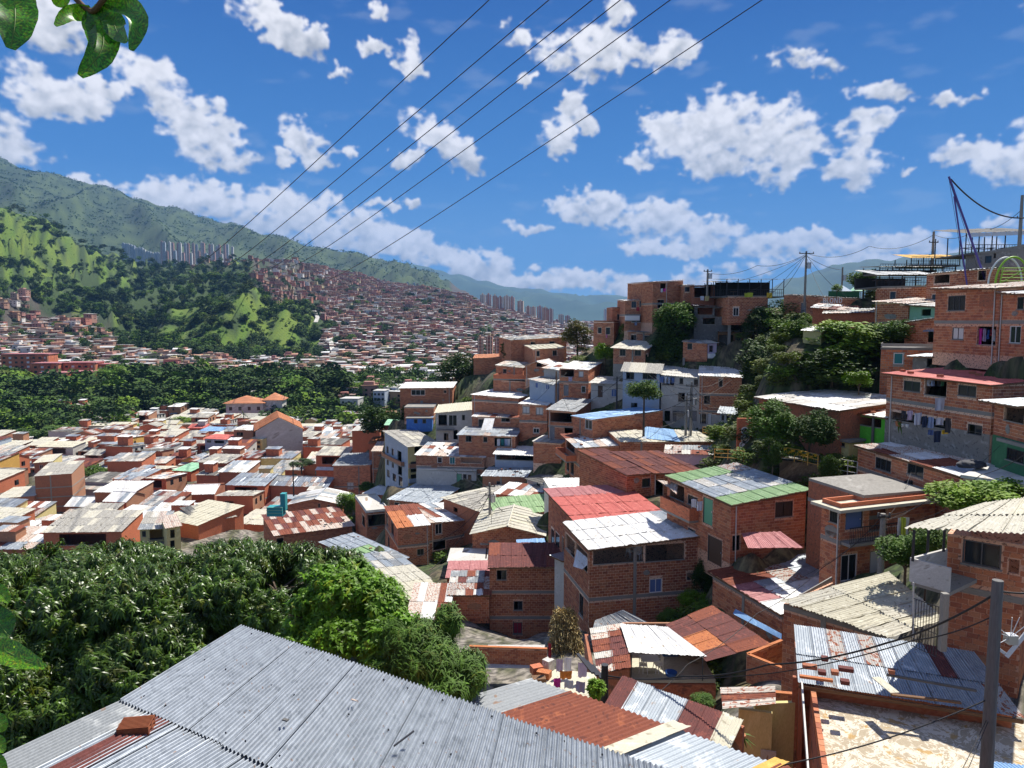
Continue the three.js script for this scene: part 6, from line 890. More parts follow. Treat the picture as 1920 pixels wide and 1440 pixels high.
// ---------- roofs right below the viewer ----------
function roofThing(label, parts) { const p = parts[0].A, T = thing('tin_roof', label, 'roof', V(0, 0, 0)); return T; }
{
  const r = rng(71), A = atY(455, 1173, -6.2), S1 = atY(225, 1316, -5.88), Q0 = atY(1225, 1437, -6.02), S20 = atY(480, 1427, -5.88);
  const du = V().subVectors(Q0, A).normalize(), len = 11.2, Q = A.clone().addScaledVector(du, len), S2 = S1.clone().addScaledVector(V().subVectors(S20, S1).normalize(), len);
  const F0 = atY(0, 1419, -5.64), dv = V().subVectors(F0, S1).normalize().multiplyScalar(4.1), F1 = S1.clone().add(dv), F2 = S2.clone().add(dv);
  const T = thing('tin_roof', 'silvery corrugated tin roof directly below the viewer in the foreground', 'roof', V(0, 0, 0));
  const up = V(0, 1, 0), fine = { pitch: 0.076, amp: 0.020, per: 10, rows: 6, sl: 9, wob: 0.006 };
  roofPlane(T, S1, S2, Q, A, 'galv', r, { ...fine, sw: 0.80, pickAt: () => 'galv' });
  const lift = V(0, -0.03, 0);
  roofPlane(T, F1.clone().add(lift), F2.clone().add(lift), S2.clone().add(lift).addScaledVector(V().subVectors(Q, S2).normalize(), 0.12), S1.clone().add(lift).addScaledVector(V().subVectors(A, S1).normalize(), 0.12), 'galv', r, { ...fine, sw: 0.72, pickAt: (u, v, i) => (i === 0 ? 'galvold' : 'galv') });
  { const q = (u, v) => bil(F1, F2, S2, S1, u, v).add(V(0, 0.012, 0)); mesh('rust_sheet', sheetGeo(q(0.075, 0), q(0.112, 0), q(0.112, 1.02), q(0.075, 1.02), { pitch: 0.076, amp: 0.020, per: 10, rows: 6 }), surf.rustdark, T); }
  const nails = (P0, P1, P2, P3, vs) => { for (const v of vs) for (let k = 0; k < 18; k++) { const p = bil(P0, P1, P2, P3, (k + 0.3 + r() * 0.5) / 18.5, v + (r() - 0.5) * 0.015); mesh('roof_nail', new THREE.CylinderGeometry(0.013, 0.015, 0.02, 8).translate(p.x, p.y + 0.028, p.z), surf.black, T); } };
  nails(S1, S2, Q, A, [0.08, 0.52, 0.93]);
  for (const [a, b] of [[A, Q], [A, S1], [S1, F1]]) mesh('eave_beam', beamBox(a.clone().add(V(0, -0.16, 0)), b.clone().add(V(0, -0.16, 0)), 0.16, 0.08), surf.wood, T);
  const inn = (p, q, k) => V().lerpVectors(p, q, k).add(V(0, -0.2, 0));
  const w1 = inn(A, Q, 0.02).addScaledVector(V().subVectors(S1, A).normalize(), 0.25), w2 = inn(A, Q, 0.98).addScaledVector(V().subVectors(S1, A).normalize(), 0.25), w3 = inn(A, S1, 0.98).addScaledVector(du, 0.25);
  for (const [a, b] of [[w1, w2], [w1, w3]]) { const d = V().subVectors(b, a); d.y = 0; const L = d.length(), g = box(L, 4.5, 0.15, L / 2, -2.25, 0).rotateY(Math.atan2(-d.z, d.x)); g.translate(a.x, a.y, a.z); mesh('wall', g, surf.brickdark, T); }
  // scrap bits lying on it
  const lay = (px, py, l, w, h, yaw, name, m, label, cat) => { const p = atY(px, py, -6.0); const t = clamp(V().subVectors(p, S1).dot(V().subVectors(A, S1)) / V().subVectors(A, S1).lengthSq(), -1, 1.2); p.y = (t > 0 ? lerp(S1.y, A.y, t) : lerp(S1.y, F1.y, -t)) + 0.03 + h / 2; const g = box(l, h, w).rotateY(yaw); const o = solo(name, g.translate(p.x, p.y, p.z), m, label, cat); return o; };
  lay(758, 1412, 0.02, 0.42, 0.02, -0.55, 'steel_rod', surf.iron, 'short dark steel rod lying on the silvery foreground roof', 'rod');
  lay(536, 1372, 0.09, 0.05, 0.02, -0.4, 'stone_chip', surf.fibrodark, 'small dark chip of stone on the silvery foreground roof', 'stone');
  lay(664, 1324, 0.10, 0.03, 0.015, -0.5, 'dry_leaf', surf.rustlight, 'curled dry leaf on the silvery foreground roof', 'leaf');
  // hollow brick
  const sh = new THREE.Shape(); sh.moveTo(-0.105, 0); sh.lineTo(0.105, 0); sh.lineTo(0.105, 0.105); sh.lineTo(-0.105, 0.105); sh.closePath();
  for (const [x, y] of [[-0.05, 0.03], [0.05, 0.03], [-0.05, 0.077], [0.05, 0.077]]) { const hp = new THREE.Path(); hp.moveTo(x - 0.038, y - 0.016); hp.lineTo(x - 0.038, y + 0.016); hp.lineTo(x + 0.038, y + 0.016); hp.lineTo(x + 0.038, y - 0.016); hp.closePath(); sh.holes.push(hp); }
  const bg = new THREE.ExtrudeGeometry(sh, { depth: 0.31, bevelEnabled: true, bevelSize: 0.004, bevelThickness: 0.004, bevelSegments: 2 }).translate(0, 0, -0.155);
  const groove = []; for (let k = 0; k < 9; k++) groove.push(box(0.012, 0.006, 0.31, -0.09 + k * 0.0225, 0.111, 0));
  const c = atY(256, 1372, -5.84), B = thing('hollow_brick', 'orange hollow clay brick lying on the rusty strip of the foreground roof', 'brick', V(c.x, -5.835, c.z), 1.72); B.scale.setScalar(1.33); B.rotation.x = 0.06;
  const bm = surf.orange.clone(); bm.color.setRGB(0.5, 0.4, 0.36); mesh('body', bg, bm, B); mesh('ribs', mergeGeometries(groove), bm, B);
}
{
  const r = rng(72), C0 = atY(1000, 1273, -8.2), C1 = atY(1480, 1440, -8.0), du = V().subVectors(C1, C0).normalize(), L = 8.3, E1 = C0.clone().addScaledVector(du, L), dv = V(-1.28, 0.08, 0.9).multiplyScalar(2.9);
  const T = thing('tin_roof', 'second tin roof with broad rust and grey sheets beyond the foreground roof', 'roof', V(0, 0, 0));
  const cols = [[0, 0.13, 'galvold', 0.0], [0.13, 0.41, 'rust', 0.03], [0.41, 0.45, 'cream', 0.06], [0.45, 0.655, 'zinc', 0.0], [0.655, 0.68, 'ochre', 0.02], [0.68, 0.82, 'rust', 0.04], [0.82, 0.86, 'cream', 0.07], [0.86, 0.98, 'rust', 0.03], [0.98, 1.2, 'galv', 0]];
  for (const [u0, u1, m, up] of cols) {
    const a = C0.clone().addScaledVector(du, L * u0 - 0.03), b = C0.clone().addScaledVector(du, L * u1 + 0.03); a.y += up; b.y += up; const sl = m === 'cream' || m === 'ochre';
    const st = sl ? 0.16 : (r() - 0.3) * 0.12; const ex = V(dv.x, 0, dv.z).normalize().multiplyScalar(-st); a.add(ex); b.add(ex);
    mesh(sl ? 'joint_strip' : 'roof_sheet', sheetGeo(a.clone().add(dv), b.clone().add(dv), b, a, { pitch: sl ? 0.3 : 0.13, amp: sl ? 0.006 : 0.017, per: 8, rows: 4, wob: 0.01, seed: u0 * 9, ou: u0 * 7 }), surf[m], T);
  }
  mesh('eave_beam', beamBox(C0.clone().add(V(0, -0.14, 0)), E1.clone().add(V(0, -0.14, 0)), 0.14, 0.08), surf.wood, T);
  { const d = V().subVectors(E1, C0), g = box(L, 5, 0.15, L / 2, -2.7, 0).rotateY(Math.atan2(-d.z, d.x)); g.translate(C0.x - 0.2, C0.y, C0.z + 0.25); mesh('wall', g, surf.brickdark, T); }
}
{
  const r = rng(73), A = atY(1140, 1312, -12.0), B = atY(1362, 1402, -12.0), D = atY(1167, 1268, -11.9), C = atY(1392, 1350, -11.9), T = thing('tin_roof', 'third tin roof with dark red and cream sheets by the cream wall', 'roof', V(0, 0, 0));
  const dn = V().subVectors(A, D).multiplyScalar(0.8); A.add(dn); B.add(dn);
  roofPlane(T, A, B, C, D, 'zinc', r, { pitch: 0.09, amp: 0.013, per: 6, rows: 2, sl: 9, sw: 0.55, wob: 0.02, pickAt: (u) => (u < 0.13 ? 'rustdark' : u < 0.46 ? 'zinc' : u < 0.72 ? 'rustdark' : u < 0.88 ? 'cream' : 'zinc') });
  const d = V().subVectors(C, D), g = box(d.length(), 4, 0.15, d.length() / 2, -2.15, 0).rotateY(Math.atan2(-d.z, d.x)); g.translate(D.x, D.y, D.z + 0.12); mesh('wall', g, surf.brickdark, T);
}
// ---------- right foreground: patched tin roof, peeling slab ----------
{
  const r = rng(74), A = atY(1497, 1280, -12.4), B = atY(1918, 1346, -12.4), D = atY(1489, 1171, -11.8), C = atY(1824, 1222, -11.8), T = thing('tin_roof', 'grey tin roof patched with rust red sheets beside the concrete pole', 'roof', V(0, 0, 0));
  const kk = { '1,2': 'rustdark', '2,1': 'rustpatch', '3,2': 'rust', '4,2': 'rustpatch', '5,2': 'orange', '7,2': 'rust', '8,2': 'rustdark', '9,2': 'pink', '10,2': 'pink', '8,1': 'rustdark', '1,0': 'galvold', '10,0': 'rustpatch', '4,1': 'rustpatch' };
  roofPlane(T, A, B, C, D, 'galv', r, { pitch: 0.085, amp: 0.011, per: 6, rows: 3, sw: 0.58, sl: 1.5, wob: 0.012, pickAt: (u, v, i, j) => kk[i + ',' + j] || (r() < 0.25 ? 'zinc' : r() < 0.12 ? 'galvold' : 'galv') });
  mesh('eave_beam', beamBox(A.clone().add(V(0, -0.12, 0.02)), B.clone().add(V(0, -0.12, 0.02)), 0.12, 0.07), surf.wood, T);
  for (const [p, q, z] of [[A, B, -0.5], [D, A, 0]]) { const d = V().subVectors(q, p); d.y = 0; const L = d.length(), g = box(L, 4, 0.15, L / 2, -2.1, 0).rotateY(Math.atan2(-d.z, d.x)); g.translate(p.x + (z ? 0 : 0.12), Math.min(p.y, q.y) + (z ? 0.08 : 0), p.z + z); mesh('wall', g, surf.brickdark, T); }
  const nm = V().subVectors(C, B).length(); const lay = (px, py, l, w, h, yaw, name, m, label, cat, up = 0) => { let p = atY(px, py, -12.1); const t = clamp((B.z - p.z + (p.x - B.x) * (B.z - A.z) / (B.x - A.x) * -1) / (B.z - C.z), 0, 1); p = atY(px, py, lerp(-12.4, -11.8, t) + 0.05); return solo(name, box(l * 1.35, h * 1.3, w * 1.35).rotateY(yaw).translate(p.x, p.y + h * 0.65 + up, p.z), m, label, cat, 'loose pieces weighing down the patched tin roof'); };
  const yw = -0.3; let i = 0;
  for (const [px, py, l] of [[1546, 1238, 0.16], [1518, 1253, 0.34], [1541, 1264, 0.18], [1565, 1264, 0.17], [1586, 1258, 0.34], [1671, 1262, 0.14], [1584, 1282, 0.2]]) lay(px, py, l, 0.16, 0.1, yw, 'loose_brick', surf[i % 2 ? 'brickdark' : 'rustdark'], ['single', 'long', 'small', 'square', 'long dark', 'isolated', 'red based'][i++] + ' brick block holding down the patched tin roof', 'brick');
  lay(1530, 1274, 0.75, 0.1, 0.06, yw, 'wood_batten', surf.orange, 'orange batten along the lower edge of the patched tin roof', 'batten'); lay(1660, 1285, 0.22, 0.75, 0.02, 0.1, 'roof_tile', surf.cream, 'single pale ribbed sheet scrap on the patched tin roof', 'sheet');
  lay(1745, 1283, 1.9, 0.07, 0.05, -0.42, 'wood_pole', surf.fibrodark, 'weathered pole lying across the patched tin roof', 'pole', 0.03); lay(1735, 1311, 1.5, 0.09, 0.04, -0.25, 'wood_batten', surf.wood, 'dark batten on the lower right of the patched tin roof', 'batten');
  // slab with the peeling coat
  const P1 = atY(1522, 1296, -13.0), P2 = atY(1548, 1470, -13.0), ex = V(1, 0, 0.34).normalize(), sl = thing('slab_roof', 'flat concrete roof slab with white coat peeling in curved scales', 'roof', V(0, 0, 0)), L = 11.5;
  const q = [P1.clone().addScaledVector(ex, 0), P2, P2.clone().addScaledVector(ex, L), P1.clone().addScaledVector(ex, L)]; const g = new THREE.BufferGeometry(), pos = [], uv = [];
  for (const k of [0, 1, 2, 0, 2, 3]) { pos.push(q[k].x, q[k].y, q[k].z); uv.push(q[k].x, q[k].z); } g.setAttribute('position', new THREE.Float32BufferAttribute(pos, 3)); g.setAttribute('uv', new THREE.Float32BufferAttribute(uv, 2)); g.computeVertexNormals(); mesh('slab_top', g, surf.peel, sl);
  const bxw = (p, s, hgt, m, nm2, th) => { const d = V().subVectors(s, p), G = box(d.length(), hgt, th, d.length() / 2, 0, 0).rotateY(Math.atan2(-d.z, d.x)); G.translate(p.x, p.y, p.z); return mesh(nm2, G, m, sl); };
  bxw(P1.clone().add(V(0, -2.1, 0)), P2.clone().add(V(0, -2.1, 0)), 4.1, surf.brickdark, 'wall', 0.2);
  const dd = V().subVectors(P2, P1), n = Math.round(dd.length() / 0.32), dir = dd.clone().normalize();
  for (let k = 0; k < n; k++) for (let s = 0; s < 3; s++) { const a = P1.clone().addScaledVector(dir, (k + (s % 2) * 0.5) * 0.32).add(V(-0.02, 0.06 + s * 0.15, 0)); const G = box(0.30, 0.135, 0.16, 0.15, 0, 0).rotateY(Math.atan2(-dir.z, dir.x)); G.translate(a.x, a.y, a.z); mesh('brick', G, brickMats[(k * 3 + s) % 5], sl); }
  solo('gutter_board', [beamBox(atY(1503, 1278, -12.5), atY(1516, 1460, -12.5), 0.25, 0.05)], surf.pvc, 'long grey gutter board running down beside the peeling slab', 'gutter');
  const cb = [atY(1836, 1424, -10), atY(1960, 1440, -10)], cd = V(0.25, 0.0, 1.4); solo('tin_roof', sheetGeo(cb[0].clone().add(cd), cb[1].clone().add(cd), cb[1], cb[0], { pitch: 0.09, amp: 0.013, per: 8, rows: 3 }), surf.blue, 'corner of a bluish corrugated roof at the bottom right', 'roof');
}
// ---------- wavy fibre cement roofs ----------
{
  const r = rng(75);
  const T = thing('fibre_roof', 'wavy cream corrugated fibre cement roof of the brick house below the white balcony', 'roof', V(0, 0, 0));
  const A = at(1463, 1127, 34), B = atY(1664, 1196, -13.2), C = atY(1772, 1162, -12.95), D = atY(1668, 1073, -12.75);
  roofPlane(T, A, B, C, D, 'fibrolight', r, { pitch: 0.177, amp: 0.026, per: 8, rows: 5, sw: 1.06, sl: 3.2, wob: 0.03, pickAt: (u, v, i, j) => ((i + j) % 4 ? 'cream' : 'fibrolight') });
  const Tr = thing('fibre_roof', 'wavy grey cream fibre cement roof on posts over the right edge house', 'roof', V(0, 0, 0));
  const a = at(1697, 990, 25.6), b = at(1940, 1003, 23.2), c = at(1945, 930, 27.5), d = at(1850, 943, 28.5);
  roofPlane(Tr, a, b, c, d, 'fibrolight', r, { pitch: 0.177, amp: 0.026, per: 8, rows: 5, sw: 1.06, sl: 2.4, wob: 0.025, pickAt: (u, v, i, j) => (u > 0.62 && v > 0.4 ? 'cream' : 'fibrolight') });
  for (const [x, y0, y1, dd] of [[1714, 996, 1052, 25.6], [1741, 996, 1040, 26.6], [1771, 996, 1034, 26.5]]) { const t = at(x, y0, dd), u = at(x, y1, dd); mesh('post', bar(V(t.x, u.y, t.z), V(t.x, t.y + 0.05, t.z), 0.05, 8), surf.iron, Tr); }
  // white balcony panel and its room
  const Bq = thing('white_balcony', 'rough white plastered balcony front at the corner of the right edge house', 'balcony', V(0, 0, 0));
  const p0 = at(1709, 1046, 25.8), p1 = atY(1783, 1065, p0.y + 0.0), hgt = p0.y - at(1709, 1090, 25.8).y, dv = V().subVectors(p1, p0); dv.y = 0; const L = dv.length(), yaw = Math.atan2(-dv.z, dv.x);
  mesh('balcony_wall', box(L, hgt, 0.1, L / 2, -hgt / 2, 0).rotateY(yaw).translate(p0.x, p0.y, p0.z), surf.plaster, Bq);
  mesh('balcony_side', box(2.2, hgt, 0.1, 1.1, -hgt / 2, 0).rotateY(yaw + 1.45).translate(p0.x, p0.y, p0.z), surf.plaster, Bq);
  mesh('balcony_slab', box(L, 0.14, 2.2, L / 2, -hgt - 0.075, -1.15).rotateY(yaw).translate(p0.x, p0.y, p0.z), surf.concrete, Bq);
  // thin posts and iron gate below
  const G = thing('iron_gate', 'tall thin barred iron gate below the white balcony', 'gate', V(0, 0, 0)), g0 = at(1713, 1122, 25.2), g1 = at(1760, 1138, 23.6), gh = 1.75, bars = [];
  for (let k = 0; k <= 9; k++) { const t = V().lerpVectors(g0, g1, k / 9); mesh('bar', bar(t.clone().add(V(0, -gh, 0)), t, 0.012, 5), surf.iron, G); }
  mesh('rail', mergeGeometries([bar(g0, g1, 0.016, 5), bar(g0.clone().add(V(0, -gh * 0.55, 0)), g1.clone().add(V(0, -gh * 0.55, 0)), 0.014, 5), bar(g0.clone().add(V(0, -gh, 0)), g1.clone().add(V(0, -gh, 0)), 0.016, 5)]), surf.iron, G);
  mesh('gate_post', mergeGeometries([bar(at(1713, 1092, 25.2), at(1712, 1195, 25.2), 0.03, 6)]), surf.pvc, G);
  const pc = at(1772, 1112, 23.5); solo('concrete_post', [box(0.2, 2.0, 0.2, pc.x, pc.y - 1.0, pc.z)], surf.concrete, 'square concrete post at the foot of the right edge house', 'post');
}
// ---------- rusty terrace house in the lower middle ----------
{
  const r = rng(76), Y = -17.8;
  const T = thing('tin_roof', 'rust brown sheet roof right of the white awning, over the terrace', 'roof', V(0, 0, 0));
  const a = atY(1324, 1240, Y - 0.2), b = atY(1445, 1207, Y - 0.2), c = atY(1336, 1135, Y + 0.05), d = atY(1248, 1172, Y + 0.05);
  roofPlane(T, d, a, b, c, 'rust', r, { pitch: 0.12, amp: 0.015, per: 5, rows: 2, sw: 0.85, sl: 2.4, wob: 0.03, pickAt: (u, v, i, j) => (u > 0.86 ? 'white' : v < 0.25 && u > 0.35 && u < 0.7 ? 'orange' : (i * 3 + j) % 4 === 1 ? 'rust' : v > 0.7 && u > 0.6 ? 'rustpatch' : 'rustdark') });
  const T2 = thing('tin_roof', 'flaking rust red roof left of the white awning', 'roof', V(0, 0, 0));
  const e = atY(1120, 1262, Y - 0.2), f = atY(1182, 1252, Y - 0.2), g = atY(1170, 1168, Y + 0.05), hh = atY(1106, 1178, Y + 0.05);
  roofPlane(T2, e, f, g, hh, 'rustdark', r, { pitch: 0.12, amp: 0.015, per: 5, rows: 2, sw: 0.8, sl: 0.7, wob: 0.02, pickAt: () => ['rustdark', 'rust', 'rustlight', 'rustdark', 'offwhite'][Math.floor(r() * 4.6)] });
  const T3 = thing('awning_roof', 'clean white ribbed awning roof over the terrace table', 'awning', V(0, 0, 0));
  const i0 = atY(1180, 1224, Y - 0.05), j0 = atY(1324, 1231, Y - 0.1), k0 = atY(1250, 1175, Y + 0.15), l0 = atY(1163, 1170, Y + 0.2);
  roofPlane(T3, i0, j0, k0, l0, 'white', r, { pitch: 0.2, amp: 0.016, per: 6, rows: 3, sw: 0.9, sl: 9, wob: 0.02 });
  const post = (x, y0, y1) => { const p = atY(x, y0, Y - 0.1), q = at(x, y1, -p.z); mesh('post', bar(V(p.x, q.y, p.z), V(p.x, p.y, p.z), 0.04, 6), surf.frame, T3); }; post(1184, 1226, 1272); post(1318, 1232, 1276);
  const body = thing('terrace_house', 'brick house with open terrace holding a white table and chairs', 'house', V(0, 0, 0)), fy = -19.6, t0 = atY(1184, 1274, fy), t1 = atY(1345, 1280, fy), w = t1.x - t0.x;
  mesh('terrace_floor', box(w, 0.2, 3.6, w / 2, -0.1, -1.8).translate(t0.x, fy, t0.z), surf.cream, body); mesh('wall', mergeGeometries([box(w, 3, 0.2, w / 2, -1.75, 0.0).translate(t0.x, fy, t0.z)]), surf.brick, body);
  mesh('back_wall', box(w, 1.7, 0.15, w / 2, 0.85, -3.5).translate(t0.x, fy, t0.z), surf.brickpale, body); mesh('side_wall', box(0.15, 1.7, 3.4, 0, 0.85, -1.75).translate(t0.x - 0.1, fy, t0.z), surf.wood, body); mesh('cabinet', box(1.0, 1.2, 0.6, w - 1.9, 0.6, -3.0).translate(t0.x, fy, t0.z), surf.bluewall, body);
  const lower = thing('brick_house', 'brick walls carrying the flaking rust red roof', 'house', V(0, 0, 0)); { const dd = V().subVectors(f, e), L = dd.length(); mesh('wall', box(L, 4, 0.2, L / 2, -2.1, -0.2).rotateY(Math.atan2(-dd.z, dd.x)).translate(e.x, e.y, e.z), surf.brickdark, lower); const d2 = V().subVectors(hh, e); d2.y = 0; mesh('side_wall', box(d2.length(), 4, 0.2, d2.length() / 2, -2.1, -0.2).rotateY(Math.atan2(-d2.z, d2.x)).translate(e.x, e.y, e.z), surf.brickdark, lower); }
  // parapet walls with raw brick tops
  const W = (p, q, hgt, label, m = 'brick') => { const d2 = V().subVectors(q, p); const L = d2.length(), yw = Math.atan2(-d2.z, d2.x), o = thing('brick_wall', label, 'wall', V(p.x, p.y - hgt, p.z), yw); mesh('wall', box(L, hgt, 0.14, L / 2, hgt / 2, 0), surf.mortarred, o); let row = 0; for (let y = 0.01; y < hgt - 0.1; y += 0.13, row++) for (let x = (row % 2) * -0.15; x < L; x += 0.30) { const x0 = Math.max(x + 0.01, 0.01), x1 = Math.min(x + 0.29, L - 0.01); if (x1 - x0 < 0.05) continue; mesh('brick', box(x1 - x0, 0.115, 0.17, (x0 + x1) / 2, y + 0.06, 0), brickMats[Math.floor(r() * 5)], o); } mesh('coping', box(L, 0.05, 0.2, L / 2, hgt + 0.026, 0), surf.orange, o); return o; };
  W(atY(1402, 1227, -17.5), atY(1466, 1201, -17.5), 1.4, 'short raw brick parapet behind the rust brown sheet roof'); W(atY(1402, 1227, -17.5), atY(1500, 1266, -17.5), 1.5, 'raw brick parapet running toward the patched tin roof'); W(atY(1447, 1298, -15), atY(1500, 1303, -15), 1.2, 'low brick wall end above the cream wall');
  W(atY(880, 1212, -19), atY(1026, 1217, -19), 1.0, 'low brick garden wall in front of the big brick block');
  // grey roof in front of the main house
  const T4 = thing('tin_roof', 'dark grey low roof tucked against the large brick house', 'roof', V(0, 0, 0)), m0 = atY(1112, 1178, -19.2), m1 = atY(1222, 1172, -19.2), m2 = atY(1168, 1144, -18.6), m3 = atY(1116, 1163, -18.9);
  roofPlane(T4, m0, m1, m2, m3, 'galvold', r, { pitch: 0.13, amp: 0.015, per: 4, rows: 2, sw: 0.9, sl: 1.6 });
  // rusted little awning, cream walls
  const T5 = thing('tin_roof', 'small rust streaked awning above the cream wall doorway', 'awning', V(0, 0, 0)), o0 = atY(1354, 1330, -13), o1 = atY(1455, 1320, -13), o2 = atY(1453, 1288, -12.9), o3 = atY(1351, 1290, -12.9);
  roofPlane(T5, o0, o3, o2, o1, 'rustlight', r, { pitch: 0.12, amp: 0.012, per: 5, rows: 2, sw: 0.4, sl: 9, pickAt: (u) => (u < 0.3 ? 'rustlight' : u < 0.6 ? 'rust' : u < 0.8 ? 'rustlight' : 'offwhite') });
  const cw = at(1388, 1328, 24.0), C5 = thing('plaster_wall', 'cream plastered house front with small door under the rusty awning', 'house', cw, -0.25); mesh('wall', box(1.1, 3.6, 0.15, 0.5, -1.8, 0), surf.yellow, C5); mesh('side_wall', box(1.6, 3.2, 0.15, 0.95, -1.5, -0.5).rotateY(0.3).translate(0.5, 0, 0.2), surf.yellow, C5); mesh('door', box(0.5, 1.4, 0.05, 0.95, -2.0, 0.16), surf.offwhite, C5);
}
// ---------- straw heap, path ----------
{
  const r = rng(78), p = at(1060, 1215, 47), pos = [], blade = sheetGeo(V(-0.03, 0, 0), V(0.03, 0, 0), V(0.008, 0.9, 0.25), V(-0.008, 0.9, 0.25), { amp: 0, rows: 3, bow: -0.1, pitch: 1 }), im = new THREE.InstancedMesh(blade, new S({ color: new THREE.Color().setRGB(0.5, 0.4, 0.17), roughness: 1, side: THREE.DoubleSide }), 3800), cc = new THREE.Color();
  for (let i = 0; i < 3800; i++) { const u = r(), v = r(), x = (u - 0.5) * 2.3 * (1 - v * 0.5), y = v * 2.4, z = -v * 1.6 + (r() - 0.5) * 0.9; const m = new THREE.Matrix4().compose(V(p.x + x, p.y - 0.4 + y, p.z + z), new THREE.Quaternion().setFromEuler(new THREE.Euler(0.9 + r() * 1.4, r() * 6.28, (r() - 0.5))), V(1, 0.5 + r() * 0.7, 1)); im.setMatrixAt(i, m); const k = 0.7 + r() * 0.5; im.setColorAt(i, cc.setRGB(k, k * (0.92 + r() * 0.1), k)); }
  im.name = 'dry_grass'; im.castShadow = im.receiveShadow = true; scene.add(im); tag(im, 'heap of dry straw grass on the bank beside the brick block', 'dry grass', null, 'stuff');
  const q = [at(905, 1262, 40), at(1010, 1262, 40), at(1022, 1244, 43), at(915, 1244, 43)]; for (const k of q) k.y = q[0].y; const g = new THREE.Shape(); structure('path', sheetGeo(q[0], q[1], q[2], q[3], { amp: 0, pitch: 9, rows: 2 }).translate(0, 0.3, 0), surf.plaster);
}
// ---------- mango tree and bushes in front ----------
function sprigGeo(seed, { n = 11, len = 0.24, wid = 0.045, droop = 1.0, spread = 1 } = {}) {
  const r = rng(seed), pos = [], col = [], idx = [];
  for (let i = 0; i < n; i++) {
    const a = i * 2.4 + r() * 0.6, el = (0.5 - r() * 1.15) * spread, L = len * (0.75 + 0.5 * r()), w = wid * (0.8 + 0.4 * r()), o = V(0, -0.012 * i, 0), dir = V(Math.cos(a) * Math.cos(el), Math.sin(el), Math.sin(a) * Math.cos(el)), side = V(-Math.sin(a), (r() - 0.5) * 0.5, Math.cos(a)).normalize(), base = pos.length / 3, t = 0.75 + 0.5 * r();
    for (let k = 0; k <= 2; k++) { const s = [0, 0.42, 1][k], c = o.clone().addScaledVector(dir, L * s); c.y -= droop * L * s * s * 0.75; const ww = w * [0.28, 1, 0.1][k]; for (const e of [-1, 1]) { const p = c.clone().addScaledVector(side, e * ww); p.y += Math.abs(e) * ww * 0.35; pos.push(p.x, p.y, p.z); col.push(t, t, t); } }
    for (let k = 0; k < 2; k++) { const b = base + k * 2; idx.push(b, b + 1, b + 3, b, b + 3, b + 2); }
  }
  const g = new THREE.BufferGeometry(); g.setAttribute('position', new THREE.Float32BufferAttribute(pos, 3)); g.setAttribute('color', new THREE.Float32BufferAttribute(col, 3)); g.setIndex(idx); g.computeVertexNormals(); return g;
}
